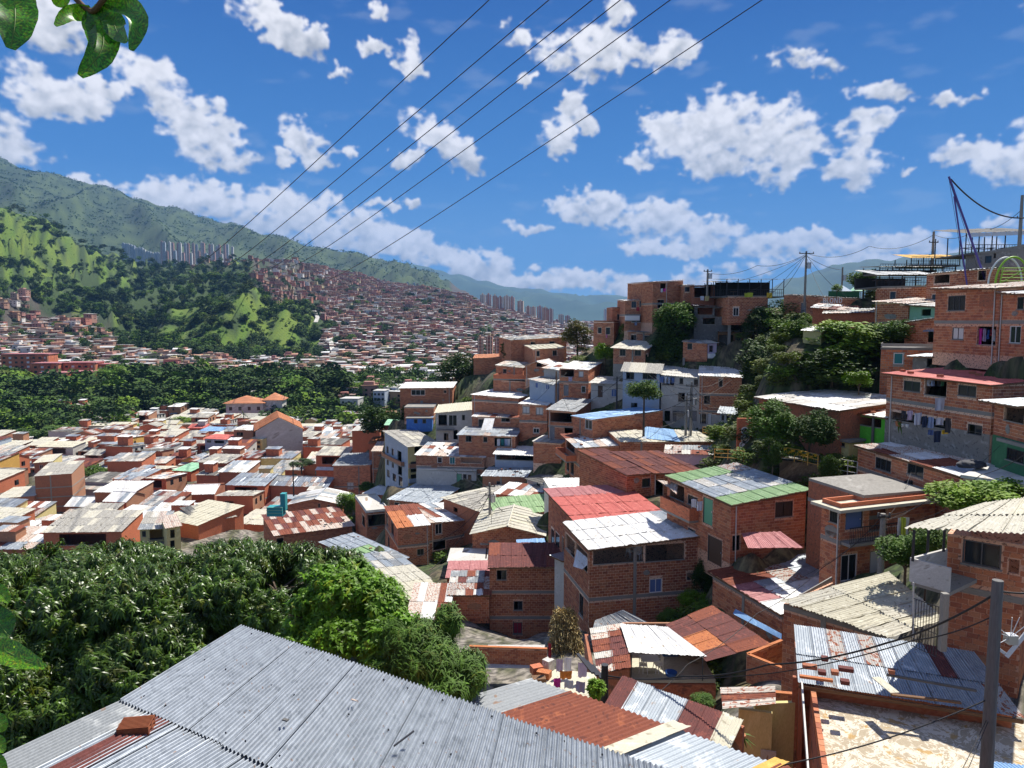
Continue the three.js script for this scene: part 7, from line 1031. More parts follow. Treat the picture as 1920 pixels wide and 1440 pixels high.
// blobs: [px, py, distance, rx, ry, rz in metres, share of the sprigs]
function leafyMass(name, label, cat, blobs, sprigs, mat, n, seed, { scale = 1, tint = [0.7, 0.6], up = 0.25 } = {}) {
  const r = rng(seed), bl = blobs.map((b) => [at(b[0], b[1], b[2]), b[3], b[4], b[5], b[6] || 1]), tot = bl.reduce((s, b) => s + b[4], 0), c0 = bl[0][0], gy = height(c0.x, c0.z), T = thing(name, label, cat, V(c0.x, gy, c0.z)), P = [], CC = [], IX = [], vv = V(), mm = new THREE.Matrix4(), q = new THREE.Quaternion(), q2 = new THREE.Quaternion();
  const clumps = bl.map((b) => { const l = []; const k = Math.round(30 * b[4]); for (let i = 0; i < k; i++) l.push([V(r() * 2 - 1, r() * 1.7 - 0.7, r() * 2 - 1).normalize(), 0.65 + r() * 0.6]); return l; });
  for (let i = 0; i < n; i++) {
    let k = r() * tot, b = bl[0], bi = 0; for (let j = 0; j < bl.length; j++) { k -= bl[j][4]; if (k <= 0) { b = bl[j]; bi = j; break; } }
    const c = clumps[bi][Math.floor(r() * clumps[bi].length)], d = c[0].clone().add(V(r() - 0.5, r() - 0.5, r() - 0.5).multiplyScalar(0.62)).normalize(), rad = 0.52 + 0.5 * Math.pow(r(), 0.5) + 0.1 * n3(d.x * 3 + bi, d.y * 3, d.z * 3);
    const p = V(d.x * b[1] * rad, d.y * b[2] * rad, d.z * b[3] * rad).add(b[0]).sub(T.position), s = scale * (0.75 + 0.5 * r()), j = i % sprigs.length;
    q.setFromUnitVectors(V(0, 1, 0), V(d.x * 0.7, 1 - up + d.y * 0.4, d.z * 0.7).normalize()); q2.setFromAxisAngle(V(0, 1, 0), r() * 6.28); q.multiply(q2);
    mm.compose(p, q, V(s, s, s)); const t = tint[0] + tint[1] * r() * c[1], y = 1 + (r() < 0.1 ? 0.5 : 0), ga = sprigs[j].attributes, gi = sprigs[j].index.array, o0 = P.length / 3; for (let k2 = 0; k2 < ga.position.count; k2++) { vv.fromBufferAttribute(ga.position, k2).applyMatrix4(mm); P.push(vv.x, vv.y, vv.z); const c2 = ga.color.getX(k2) * t; CC.push(c2 * y, c2, c2 * 0.9); } for (let k2 = 0; k2 < gi.length; k2++) IX.push(gi[k2] + o0);
  }
  const cg = new THREE.BufferGeometry(); cg.setAttribute('position', new THREE.Float32BufferAttribute(P, 3)); cg.setAttribute('color', new THREE.Float32BufferAttribute(CC, 3)); cg.setIndex(IX); cg.computeVertexNormals(); mesh('crown', cg, mat, T);
  const g = [], root = V(0, -1, 0), fork = V(0, Math.max(1.2, (c0.y - gy) * 0.5), 0); g.push(bar(root, fork, 0.3, 8, 0.2)); for (const b of bl) { const e = b[0].clone().sub(T.position); g.push(bar(fork, e, 0.14, 6, 0.05)); for (let k = 0; k < 5; k++) g.push(bar(e, e.clone().add(V((r() - 0.5) * b[1] * 1.3, (r() - 0.2) * b[2], (r() - 0.5) * b[3] * 1.3)), 0.045, 5, 0.015)); }
  mesh('trunk', mergeGeometries(g.map((x) => x.toNonIndexed())), barkM, T);
  return T;
}
const mangoS = [sprigGeo(1, { n: 13, len: 0.20, wid: 0.027, droop: 0.9 }), sprigGeo(2, { n: 12, len: 0.22, wid: 0.029, droop: 0.6 }), sprigGeo(3, { n: 14, len: 0.19, wid: 0.026, droop: 1.2 })];
const smallS = [sprigGeo(4, { n: 16, len: 0.15, wid: 0.032, droop: 0.4, spread: 1.4 }), sprigGeo(5, { n: 14, len: 0.17, wid: 0.035, droop: 0.3, spread: 1.5 })];
const fineS = [sprigGeo(6, { n: 20, len: 0.24, wid: 0.016, droop: 0.8, spread: 1.5 }), sprigGeo(7, { n: 18, len: 0.26, wid: 0.018, droop: 1.0, spread: 1.5 })];
leafyMass('mango_tree', 'large dark mango tree with long drooping leaves in the left foreground', 'tree', [[250, 1190, 21, 3.0, 2.1, 2.6, 1.3], [90, 1160, 21, 2.6, 2.1, 2.6, 1.1], [-60, 1170, 21, 2.4, 2.2, 2.4, 0.8], [400, 1140, 21.5, 2.4, 1.8, 2.4, 1.1], [520, 1110, 22, 2.0, 1.5, 2.2, 0.8], [620, 1090, 22.5, 1.4, 1.0, 1.6, 0.45], [120, 1330, 19, 2.6, 1.6, 2.2, 0.9], [280, 1260, 19.5, 2.3, 1.6, 2.0, 0.7], [-20, 1320, 18.5, 1.9, 1.9, 2, 0.6], [200, 1080, 23, 2.6, 1.0, 2.2, 0.7], [440, 1060, 23.5, 2.2, 0.8, 2.0, 0.5], [60, 1070, 23, 2.4, 0.9, 2, 0.5]], mangoS, LM.mango, 23000, 91, { scale: 0.9, tint: [0.5, 0.9], up: 0.3 });
leafyMass('leafy_tree', 'bright small leaved tree rising beyond the foreground roof edge', 'tree', [[640, 1120, 17.5, 1.15, 0.95, 1.2, 1.2], [600, 1165, 17, 1.0, 0.8, 1.0, 0.8], [690, 1150, 17, 1.0, 0.95, 1.0, 0.9], [650, 1205, 16.5, 1.25, 0.8, 1.0, 0.9], [570, 1210, 16.5, 0.8, 0.5, 0.8, 0.4], [740, 1215, 16, 0.9, 0.8, 0.9, 0.7]], smallS, LM.bright, 5200, 92, { scale: 0.95, tint: [0.6, 0.75], up: 0.1 });
leafyMass('feathery_bush', 'feathery fine leaved bush by the low brick garden wall', 'bush', [[800, 1240, 15, 0.75, 0.55, 0.8, 1], [870, 1255, 15, 0.5, 0.42, 0.6, 0.6], [770, 1190, 15.5, 0.7, 0.5, 0.7, 0.7], [840, 1180, 15.8, 0.35, 0.6, 0.5, 0.4], [830, 1285, 14.5, 0.6, 0.35, 0.6, 0.6], [740, 1260, 15, 0.6, 0.5, 0.6, 0.5]], fineS, LM.fine, 2600, 93, { scale: 0.8, tint: [0.6, 0.7], up: 0.1 });
leafyMass('garden_bush', 'yellow leaved shrub beside the dark cable pole in the lower middle', 'bush', [[1118, 1290, 21, 0.3, 0.3, 0.3, 1]], smallS, LM.lime, 180, 94, { scale: 0.7 });
// leaves hanging close to the lens, top left, and the bright ones at the lower left
function bladeLeaf(pts, wMax, m, parent, name, seed, cup = 0.25, holes = 0) {
  const r = rng(seed), cv = new THREE.CatmullRomCurve3(pts), pos = [], uv = [], idx = [], NS = 18, NW = 6; const view = pts[0].clone().normalize();
  for (let i = 0; i <= NS; i++) {
    const s = i / NS, c = cv.getPoint(s), t = cv.getTangent(s), side = V().crossVectors(t, view).normalize(), nn = V().crossVectors(side, t).normalize(), w = wMax * Math.pow(Math.sin(Math.PI * Math.min(1, s * 0.9 + 0.06)), 0.75) * (1 + 0.06 * n2(s * 7, seed));
    for (let j = 0; j <= NW; j++) { const e = j / NW * 2 - 1, p = c.clone().addScaledVector(side, e * w).addScaledVector(nn, -cup * w * e * e + Math.sin(s * 26) * Math.abs(e) * w * 0.05); pos.push(p.x, p.y, p.z); uv.push(e * w * 5, s); }
  }
  for (let i = 0; i < NS; i++) for (let j = 0; j < NW; j++) { const k = i * (NW + 1) + j; idx.push(k, k + 1, k + NW + 2, k, k + NW + 2, k + NW + 1); }
  const g = new THREE.BufferGeometry(); g.setAttribute('position', new THREE.Float32BufferAttribute(pos, 3)); g.setAttribute('uv', new THREE.Float32BufferAttribute(uv, 2)); g.setIndex(idx); g.computeVertexNormals();
  const L = mesh(name, g, m, parent); mesh('midrib', tube(Array.from({ length: 9 }, (_, i) => cv.getPoint(i / 8.2)), wMax * 0.035, 5), leafRib, L); return L;
}
const leafRib = new S({ color: new THREE.Color().setRGB(0.12, 0.2, 0.03), roughness: 0.6 });
{
  const lt = tex('leafy', 0.25, (u, v) => { const p = tn(u, v, 9, 4, 71), k = 178 + p * 130; const y = smoothstep(tn(u, v, 6, 4, 77), 0.12, 0.3); return [k * (0.72 + 0.3 * y), k, k * 0.5]; }, 256);
  const near = new THREE.MeshPhysicalMaterial({ color: new THREE.Color().setRGB(0.30, 0.52, 0.05), map: lt, roughness: 0.45, transmission: 0.55, thickness: 0, side: THREE.DoubleSide }), bright = near.clone(); bright.color.setRGB(0.8, 1.0, 0.06);
  const T = thing('leaf_twig', 'twig of glossy dark leaves hanging into the top left corner', 'twig', V(0, 0, 0)), P = (x, y, d = 1.25) => at(x, y, d);
  mesh('stem', tube([P(105, -60), P(140, -5), P(172, 22), P(190, 4, 1.24), P(215, -30, 1.24)], 0.005, 6), surf.wood, T);
  bladeLeaf([P(20, -50), P(26, -5), P(28, 40, 1.23), P(20, 92, 1.22)], 0.032, near, T, 'leaf', 1, 0.2); bladeLeaf([P(170, 14), P(150, 22), P(126, 28, 1.22), P(103, 48, 1.2)], 0.013, near, T, 'leaf', 2, 0.4);
  bladeLeaf([P(170, 15), P(188, 40), P(190, 95, 1.22), P(150, 143, 1.2)], 0.024, near, T, 'leaf', 3, 0.25); bladeLeaf([P(176, 14), P(205, 30), P(220, 60, 1.22), P(238, 80, 1.2)], 0.018, near, T, 'leaf', 4, 0.3);
  bladeLeaf([P(190, 2), P(225, 5), P(258, 40, 1.22), P(246, 95, 1.2)], 0.018, near, T, 'leaf', 5, 0.5); bladeLeaf([P(168, 16), P(166, 40), P(170, 62, 1.22), P(172, 88, 1.2)], 0.010, near, T, 'leaf', 6, 0.3); bladeLeaf([P(130, -20), P(118, -6), P(108, 4), P(103, 10)], 0.012, near, T, 'leaf', 7);
  const T2 = thing('vine_leaves', 'bright yellow green vine leaves poking in at the lower left edge', 'vine', V(0, 0, 0));
  mesh('stem', tube([P(-60, 1180, 1.6), P(-12, 1215, 1.6), P(-20, 1330, 1.6), P(-30, 1440, 1.6)], 0.004, 5), surf.wood, T2);
  bladeLeaf([P(-45, 1200, 1.6), P(-5, 1214, 1.6), P(35, 1232, 1.58), P(85, 1251, 1.56)], 0.026, bright, T2, 'leaf', 8, 0.2); bladeLeaf([P(-30, 1140, 1.6), P(-8, 1160, 1.6), P(6, 1180, 1.6), P(16, 1192, 1.6)], 0.03, near, T2, 'leaf', 9, 0.2); bladeLeaf([P(-20, 1095, 1.6), P(-5, 1105, 1.6), P(8, 1118, 1.6), P(17, 1130, 1.6)], 0.014, bright, T2, 'leaf', 10, 0.2);
  bladeLeaf([P(-30, 1400, 1.6), P(-10, 1420, 1.6), P(2, 1440, 1.6), P(8, 1460, 1.6)], 0.014, near, T2, 'leaf', 11, 0.2); bladeLeaf([P(-20, 1340, 1.6), P(-8, 1348, 1.6), P(2, 1360, 1.6), P(6, 1372, 1.6)], 0.016, bright, T2, 'leaf', 12, 0.2); bladeLeaf([P(-20, 1385, 1.6), P(-8, 1388, 1.6), P(0, 1398, 1.6), P(8, 1410, 1.6)], 0.014, bright, T2, 'leaf', 13, 0.2);
}
// ---------- poles and cables ----------
function pole(label, px, y0, y1, d, r0, o = {}) {
  const t = at(px, y0, d), b = at(px, y1, d), T = thing('utility_pole', label, 'pole', V(t.x, b.y, t.z)), H = t.y - b.y;
  mesh('shaft', new THREE.CylinderGeometry(r0, r0 * 1.4, H + 1.5, 12).translate(0, H / 2 - 0.75, 0), surf[o.m || 'concrete'], T);
  for (const [y, w, n] of o.arms || []) { mesh('crossarm', box(w, 0.1, 0.1, 0, H - y, 0.1), surf.iron, T); const k = Math.max(2, n || 3); for (let i = 0; i < k; i++) mesh('insulator', new THREE.CylinderGeometry(0.05, 0.07, 0.18, 8).translate((i / (k - 1) - 0.5) * w * 0.9, H - y + 0.14, 0.1), surf.fibrodark, T); }
  if (o.box) mesh('transformer', mergeGeometries([new THREE.CylinderGeometry(0.28, 0.28, 0.8, 12).translate(0.38, H - o.box, 0.1).toNonIndexed(), box(0.1, 0.1, 0.3, 0.1, H - o.box, 0.05).toNonIndexed()]), surf.alu, T);
  return T;
}
pole('tall concrete power pole in the right foreground in front of the brick house', 1871, 1088, 1560, 15, 0.108, { m: 'concretedark' });
pole('short concrete pole beside the railed balcony house', 1656, 963, 1062, 40, 0.14, { arms: [[0.15, 0.7, 2]] });
pole('cable laden pole with transformer before the green ribbed roof', 918, 905, 968, 80, 0.11, { arms: [[0.4, 1.3, 3], [1.4, 1.0, 2]], box: 1.8 });
pole('left one of two crowded poles in front of the white row houses', 1287, 742, 825, 88, 0.13, { box: 2.2, arms: [[0.6, 1.2, 2]] });
pole('right one of two crowded poles in front of the white row houses', 1297, 716, 825, 88, 0.13, { arms: [[0.5, 1.4, 3], [1.6, 1.2, 3]], box: 2.4 });
pole('thin dark pole beside the small white house with brown door', 1157, 706, 765, 98, 0.09, { m: 'iron' });
pole('slanting old pole left of the dark gallery house', 1043, 696, 752, 103, 0.09, { m: 'wood' });
pole('pole with transformer on the ridge above the open gallery house', 1327, 505, 536, 108, 0.13, { arms: [[0.3, 1.2, 2]], box: 1.0 });
pole('thin tall power pole on the ridge right of the brick wall house', 1512, 471, 552, 98, 0.12, { arms: [[0.3, 2.0, 3]], box: 1.9 });
pole('small power pole on the hilltop left of the round hilltop tree', 1580, 501, 550, 110, 0.11, { box: 1.6 });
pole('lamp pole standing behind the yellow awning', 1751, 434, 490, 95, 0.14, { arms: [[1.4, 1.2, 2]] });
pole('power pole at the right edge above the roof terrace', 1917, 366, 440, 78, 0.14, { arms: [[2.4, 1.0, 2]] });
pole('dark wooden cable pole amid the clothes lines in the lower middle', 1134, 1246, 1320, 24, 0.12, { m: 'iron' });
pole('slim pole before the lime green balcony', 1638, 776, 824, 55, 0.09, { m: 'concretedark' });
pole('small street pole in the lower town', 549, 865, 915, 130, 0.1, { m: 'iron' });
function cable(label, pts, rk, sag = 0.4, g) { const P = pts.map((q) => at(...q)); const all = []; for (let i = 0; i < P.length - 1; i++) { const s = sagPts(P[i], P[i + 1], sag, 12); all.push(...(i ? s.slice(1) : s)); } const o = solo('power_cable', tube(all, rk, 5, all.length * 2), surf.cable, label, 'cable', g); return o; }
cable('thick sagging cable bundle from the foreground pole to the dark cable pole', [[1869, 1112, 15], [1664, 1205, 17.5], [1440, 1246, 20], [1280, 1268, 22], [1134, 1266, 24]], 0.026, 0.12);
cable('thinner second cable below the thick bundle', [[1868, 1152, 15], [1715, 1200, 16.5], [1440, 1263, 20], [1134, 1272, 24]], 0.016, 0.1);
cable('cable crossing the peeling slab toward the lower left', [[1866, 1305, 15], [1640, 1392, 15], [1420, 1442, 15]], 0.016, 0.05);
cable('cable running from the foreground pole off the right edge', [[1872, 1108, 15], [1935, 1112, 15]], 0.022, 0.02);
cable('long thin cable from the short concrete pole down to the rusty terrace', [[1654, 968, 40], [1545, 1062, 40], [1420, 1150, 38], [1290, 1245, 34], [1165, 1342, 24]], 0.018, 0.25);
cable('cable from the short concrete pole up to the right edge', [[1658, 966, 40], [1740, 938, 39], [1840, 890, 38], [1935, 842, 37]], 0.02, 0.2);
for (const [i, x] of [[0, 1803], [1, 1814]].entries()) cable(['left', 'right'][i] + ' of two thin stay wires beside the foreground pole', [[1852 + i * 4, 1345, 15], [x[1], 1445, 14]], 0.008, 0.01);
cable('electric cable from the transformer pole down to the lower roofs, steepest', [[918, 925, 80], [870, 1000, 78], [790, 1080, 74]], 0.03, 0.5); cable('electric cable from the transformer pole to the corner brick house', [[918, 930, 80], [830, 1010, 80], [745, 1055, 78]], 0.028, 0.6); cable('electric cable fanning over the green ribbed roof', [[918, 938, 80], [975, 965, 79], [1040, 985, 70]], 0.03, 0.5);
cable('cable from the transformer pole up to the three storey house', [[918, 915, 80], [850, 880, 95], [790, 850, 112]], 0.028, 0.5); cable('cable from the transformer pole past the green framed windows', [[918, 918, 80], [880, 870, 95], [790, 815, 112]], 0.025, 0.5);
cable('cable from the crowded poles across the street roofs to the left', [[1295, 745, 88], [1190, 775, 92], [1110, 820, 90]], 0.03, 0.6); cable('cable from the crowded poles to the blue white house', [[1295, 735, 88], [1160, 728, 98], [1045, 715, 103]], 0.026, 0.7); cable('cable from the crowded poles to the brick row end', [[1297, 740, 88], [1345, 765, 88], [1400, 785, 70]], 0.028, 0.5); cable('cable from the crowded poles down over the bleached roof', [[1290, 770, 88], [1240, 800, 85], [1200, 825, 82]], 0.026, 0.4);
cable('cable along the ridge from the transformer pole to the right', [[1328, 512, 108], [1420, 498, 104], [1512, 476, 98]], 0.03, 0.6); cable('cable between the ridge poles and the lamp pole', [[1513, 475, 98], [1630, 462, 96], [1751, 440, 95]], 0.03, 0.9); cable('cable from the lamp pole to the right edge pole', [[1752, 440, 95], [1830, 432, 88], [1917, 392, 78]], 0.03, 0.7);
cable('lower cable from the ridge pole to the hilltop pole', [[1513, 480, 98], [1580, 506, 110]], 0.03, 0.4); cable('cable from the ridge pole down to the left roofs', [[1511, 478, 98], [1470, 540, 100]], 0.028, 0.3);
// high voltage lines overhead
[[905, 350, 506, 'leftmost'], [1022, 398, 512, 'second'], [1106, 440, 515, 'third'], [1160, 484, 512, 'fourth'], [1258, 540, 500, 'fifth'], [1436, 600, 528, 'rightmost']].forEach(([xt, xb, yb, w]) => {
  const a = at(xt + 60, -45, 46), b = at(xb, yb, 900), pts = []; for (let i = 0; i <= 40; i++) { const t = i / 40, p = V().lerpVectors(a, b, t); p.y -= 60 * t * (1 - t) * 0.25; pts.push(p); }
  const g = new THREE.TubeGeometry(new THREE.CatmullRomCurve3(pts), 80, 1, 5), q = g.attributes.position, c = new THREE.CatmullRomCurve3(pts); for (let i = 0; i <= 80; i++) { const o = c.getPointAt(i / 80), rr = 0.016 + 0.00042 * -o.z; for (let j = 0; j <= 5; j++) { const k = i * 6 + j; q.setXYZ(k, o.x + (q.getX(k) - o.x) * rr, o.y + (q.getY(k) - o.y) * rr, o.z + (q.getZ(k) - o.z) * rr); } }
  solo('overhead_line', g, surf.cable, w + ' overhead power line crossing the sky diagonally', 'power line', 'overhead lines across the sky');
});
// hardware on the foreground pole
{
  const b = at(1896, 1205, 15.2), T = thing('antenna_bracket', 'white metal bracket with radiating rods behind the foreground pole', 'bracket', b);
  mesh('angle_bar', mergeGeometries([beamBox(V(-0.12, -0.3, 0.05), V(0.32, 0.3, 0.05), 0.09, 0.03), beamBox(V(-0.42, -0.02, -0.1), V(-0.02, -0.32, 0.0), 0.06, 0.03)]), surf.framewhite, T);
  for (const [x, y] of [[-0.42, 0.42], [-0.1, 0.62], [0.06, 0.62], [0.22, 0.45], [-0.3, 0.25], [-0.5, -0.05]]) mesh('rod', bar(V(-0.02, 0.12, 0), V(x, y, 0.12), 0.009, 5), surf.framewhite, T); mesh('clamp', box(0.2, 0.2, 0.2, 0.0, 0.08, -0.02), surf.alu, T);
}
// purple A-frame and lime arch at the top right
{
  const T = thing('swing_frame', 'tall leaning purple steel mast made of two long tubes', 'mast', V(0, 0, 0)), a = at(1779, 331, 70), P = (x, y) => at(x, y, 70);
  mesh('tube', bar(P(1779, 331), P(1853, 540), 0.10, 8), surf.purple, T); mesh('tube', bar(P(1789, 368), P(1814, 540), 0.075, 8), surf.purple, T); mesh('stay', mergeGeometries([bar(P(1782, 345), P(1832, 500), 0.02, 4), bar(P(1780, 340), P(1806, 500), 0.02, 4)]), surf.iron, T); mesh('foot_plate', box(3.4, 0.1, 1, 0, 0, 0).translate(P(1834, 541).x, P(1834, 541).y, P(1834, 541).z), surf.concrete, T);
  solo('festoon_cable', tube(sagPts(at(1783, 336, 70), at(1925, 408, 72), 1.1, 16), 0.07, 6), surf.iron, 'thick sagging cable from the purple mast to the right edge pole', 'cable');
  const L = thing('lime_arch', 'lime green steel arch with lattice seats beside the purple mast', 'arch', V(0, 0, 0)), c = at(1898, 535, 66), k = 66 / FL, pt = (x, y, z = 0) => V(at(1898, 535, 66).x + x * k, c.y + y * k, c.z + z);
  const arc = []; for (let i = 0; i <= 16; i++) { const t = Math.PI * (i / 16); arc.push(pt(-Math.cos(t) * 32, Math.sin(t) * 52 + 0)); } mesh('arch', tube(arc, 0.09, 8, 40), surf.lime, L); mesh('arch_back', tube(arc.map((p) => p.clone().add(V(0.4, 0.1, -1.6))), 0.08, 8, 40), surf.plasticwhite, L);
  const g = []; for (let i = 0; i < 5; i++) g.push(bar(pt(-22, 8 + i * 6), pt(24, 8 + i * 6), 0.035, 5)); g.push(bar(pt(-24, 0), pt(-18, 34), 0.05, 5), bar(pt(24, 0), pt(20, 34), 0.05, 5), bar(pt(-22, 4), pt(22, 30), 0.04, 5)); mesh('lattice', mergeGeometries(g), surf.lime, L);
}
// roof terraces: awnings on posts with railings
function terrace(label, x0, x1, yr, yf, d, depth, roofM, o = {}) {
  const a = at(x0, yr, d), b = at(x1, o.yr2 ?? yr, o.d2 ?? d), f = at(x0, yf, d).y, T = thing('roof_terrace', label, 'terrace', V(a.x, f, a.z), Math.atan2(-(b.z - a.z), b.x - a.x)), w = Math.hypot(b.x - a.x, b.z - a.z), H = a.y - f, H2 = b.y - f;
  const q = [V(-0.4, H - 0.1, 0.6), V(w + 0.4, H2 - 0.1, 0.6), V(w + 0.4, H2 + (o.rise ?? 0.3), -depth), V(-0.4, H + (o.rise ?? 0.3), -depth)]; roofPlane(T, ...q, roofM, rng(x0), { pitch: 0.3, amp: 0.02, per: 3, sw: 1.6, sl: 9 });
  const n = o.posts || 4; for (let i = 0; i <= n; i++) for (const z of [0, -depth + 0.2]) mesh('post', box(0.09, lerp(H, H2, i / n) + 0.02, 0.09, w * i / n, lerp(H, H2, i / n) / 2, z), surf[o.pm || 'iron'], T);
  const g = [box(w, 0.06, 0.06, w / 2, 1.0, 0.06), box(w, 0.05, 0.05, w / 2, 0.5, 0.06)]; for (let x = 0; x < w; x += 0.3) g.push(box(0.03, 0.95, 0.03, x, 0.5, 0.06)); mesh('railing', mergeGeometries(g), surf[o.rm || 'iron'], T);
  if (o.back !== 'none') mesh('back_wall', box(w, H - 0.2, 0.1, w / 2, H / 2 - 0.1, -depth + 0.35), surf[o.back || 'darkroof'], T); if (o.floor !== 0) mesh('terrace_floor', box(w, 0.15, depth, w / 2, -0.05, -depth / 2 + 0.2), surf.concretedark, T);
  if (o.val) { const v = []; for (let x = 0; x < w; x += 0.8) v.push(box(0.76, 0.4, 0.03, x + 0.4, lerp(H, H2, x / w) - 0.28, 0.62)); mesh('valance', mergeGeometries(v), surf.palecloth, T); }
  for (let i = 0; i < (o.tables || 0); i++) { const x = (i + 0.5) * w / o.tables; mesh('table', mergeGeometries([box(0.8, 0.05, 0.8, x, 0.74, -1.2), box(0.08, 0.7, 0.08, x, 0.37, -1.2)]), surf.doorbrown, T); }
  return T;
}
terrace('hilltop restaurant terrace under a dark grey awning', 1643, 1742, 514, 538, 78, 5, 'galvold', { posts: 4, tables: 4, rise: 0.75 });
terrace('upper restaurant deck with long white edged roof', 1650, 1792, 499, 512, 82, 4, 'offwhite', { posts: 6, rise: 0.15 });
terrace('small deck with pale yellow awning above the restaurant', 1709, 1800, 483, 497, 90, 4, 'ochre', { posts: 4, back: 'none', rise: 0.7 });
terrace('rooftop cafe terrace with striped awning on the bare concrete building', 1812, 1935, 437, 476, 81, 6, 'dark', { yr2: 432, posts: 5, val: 1, tables: 5, rise: 1.0, back: 'none' });
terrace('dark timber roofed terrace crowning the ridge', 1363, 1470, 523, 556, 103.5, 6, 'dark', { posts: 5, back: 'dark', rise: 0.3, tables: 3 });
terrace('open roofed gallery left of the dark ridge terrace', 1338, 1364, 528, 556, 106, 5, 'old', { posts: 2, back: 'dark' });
// stilts under the raised houses
{ const T = thing('stilt_frame', 'concrete posts holding up the square brick ridge house', 'posts', V(0, 0, 0)); for (const x of [1369, 1403, 1437]) { const p = at(x, 604, 103.2), q = at(x, 632, 103.2); mesh('post', box(0.35, p.y - q.y + 2, 0.35, p.x, (p.y + q.y) / 2 - 1, p.z - 0.3), surf.concrete, T); }
  const T2 = thing('stilt_frame', 'thin posts under the pink balcony house', 'posts', V(0, 0, 0)); for (const x of [1283, 1305, 1326, 1341]) { const p = at(x, 671, 103.5), q = at(x, 696, 103.5); mesh('post', box(0.28, p.y - q.y + 1.5, 0.28, p.x, (p.y + q.y) / 2 - 0.75, p.z - 0.3), surf.concrete, T2); } }
// white and green canopies on the hilltop
for (const [x, y, w, m, l] of [[1608, 541, 22, 'mint', 'pale green pointed canopy tent on the hilltop'], [1580, 543, 26, 'plasterblue', 'whitish canopy tent left of the green pointed tent']]) { const p = at(x, y, 100), k = 100 / FL, T = thing('canopy_tent', l, 'tent', V(p.x, p.y - 2.4, p.z)); const g = new THREE.ConeGeometry(w * k * 0.75, 0.9, 4).rotateY(Math.PI / 4).translate(0, 2.5, 0); mesh('canopy', g, surf[m], T); const s = w * k * 0.5; for (const a of [-1, 1]) for (const b of [-1, 1]) mesh('pole', box(0.06, 2.1, 0.06, a * s, 1.05, b * s), surf.alu, T); }
solo('side_sheet', [box(4.2, 1.6, 0.08)].map((g) => { const p = at(1582, 557, 99); return g.translate(p.x, p.y, p.z); }), surf.greenwall, 'green tarpaulin fence panel below the hilltop tents', 'fence');
// ---------- washing ----------
const washN = new Map();
function cloth(px0, py0, px1, py1, d, m, label, o = {}) {
  const a = at(px0, py0, d), w = (px1 - px0) * d / FL, hh = (py1 - py0) * d / FL, pos = [], idx = [], uv = [], NX = 8, NY = 6, sd = px0 * 0.37;
  for (let j = 0; j <= NY; j++) for (let i = 0; i <= NX; i++) { const u = i / NX, v = j / NY; pos.push(a.x + u * w * (1 - 0.05 * v), a.y - v * hh - 0.02 * Math.sin(u * 6 + sd), a.z + 0.05 * Math.sin(u * 11 + sd) * (0.3 + v) + 0.04 * n2(u * 2 + sd, v * 2)); uv.push(u * w, v * hh); }
  for (let j = 0; j < NY; j++) for (let i = 0; i < NX; i++) { const k = j * (NX + 1) + i; idx.push(k, k + 1, k + NX + 2, k, k + NX + 2, k + NX + 1); }
  const g = new THREE.BufferGeometry(); g.setAttribute('position', new THREE.Float32BufferAttribute(pos, 3)); g.setAttribute('uv', new THREE.Float32BufferAttribute(uv, 2)); g.setIndex(idx); g.computeVertexNormals();
  return solo(o.n || 'hanging_cloth', g, surf[m], label, o.c || 'laundry', o.g);
}
const D1 = (x) => 51.5 - (x - 1670) * 0.048;
[[1690, 1699, 770, 784, 'gum', 'black shirt at the left end'], [1701, 1712, 770, 788, 'lilac', 'pinkish white towel'], [1715, 1729, 774, 797, 'palecloth', 'square white printed towel'], [1730, 1739, 780, 802, 'denim', 'navy blue shirt'], [1740, 1751, 782, 803, 'skycloth', 'light blue checked shirt'], [1754, 1770, 784, 797, 'palecloth', 'pair of pale shorts'], [1772, 1783, 784, 812, 'gum', 'long dark trousers'], [1740, 1750, 806, 816, 'bluecloth', 'small blue patterned cloth over the parapet'], [1751, 1765, 808, 830, 'denim', 'dark jeans over the parapet'], [1766, 1780, 806, 814, 'yellowplastic', 'yellowish cloth over the parapet']].forEach(([x0, x1, y0, y1, m, l]) => cloth(x0, y0, x1, y1, D1(x0) - 0.5, m, l + ' in the grey cement veranda'));
cloth(1753, 746, 1772, 770, 48.6, 'palecloth', 'striped white and dark cloth hung below the open doorway', {}); for (const [x, m, w] of [[1738, 'palecloth', 'white'], [1747, 'skycloth', 'grey blue'], [1757, 'gum', 'black'], [1765, 'greenwall', 'dark green']]) cloth(x, 708, x + 7, 724, 50.2 - (x - 1738) * 0.04, m, w + ' garment hung in the red roofed house doorway');
[[1836, 1843, 616, 646, 'magenta', 'pink striped dress'], [1844, 1849, 616, 640, 'lavender', 'mauve shirt'], [1851, 1856, 618, 636, 'bluewall', 'bright blue shirt'], [1857, 1862, 616, 630, 'redcloth', 'red shirt'], [1864, 1871, 618, 640, 'palecloth', 'pale curtain cloth']].forEach(([x0, x1, y0, y1, m, l], i) => cloth(x0, y0, x1, y1, 51.6 - i * 0.1, m, l + ' drying in the upper right open balcony'));
[[1237, 1245, 706, 718, 'bluecloth', 'dark blue shirt'], [1246, 1250, 706, 719, 'palecloth', 'white vest'], [1252, 1257, 707, 719, 'skycloth', 'light blue shirt'], [1259, 1265, 708, 719, 'bluecloth', 'blue trousers']].forEach(([x0, x1, y0, y1, m, l]) => cloth(x0, y0, x1, y1, 96.2, m, l + ' hung at the white row house'));
[[1239, 1243, 541, 548, 'palecloth', 'white cloth'], [1244, 1248, 541, 547, 'magenta', 'pinkish cloth']].forEach(([x0, x1, y0, y1, m, l]) => cloth(x0, y0, x1, y1, 111.6, m, l + ' drying at the tallest ridge house window'));
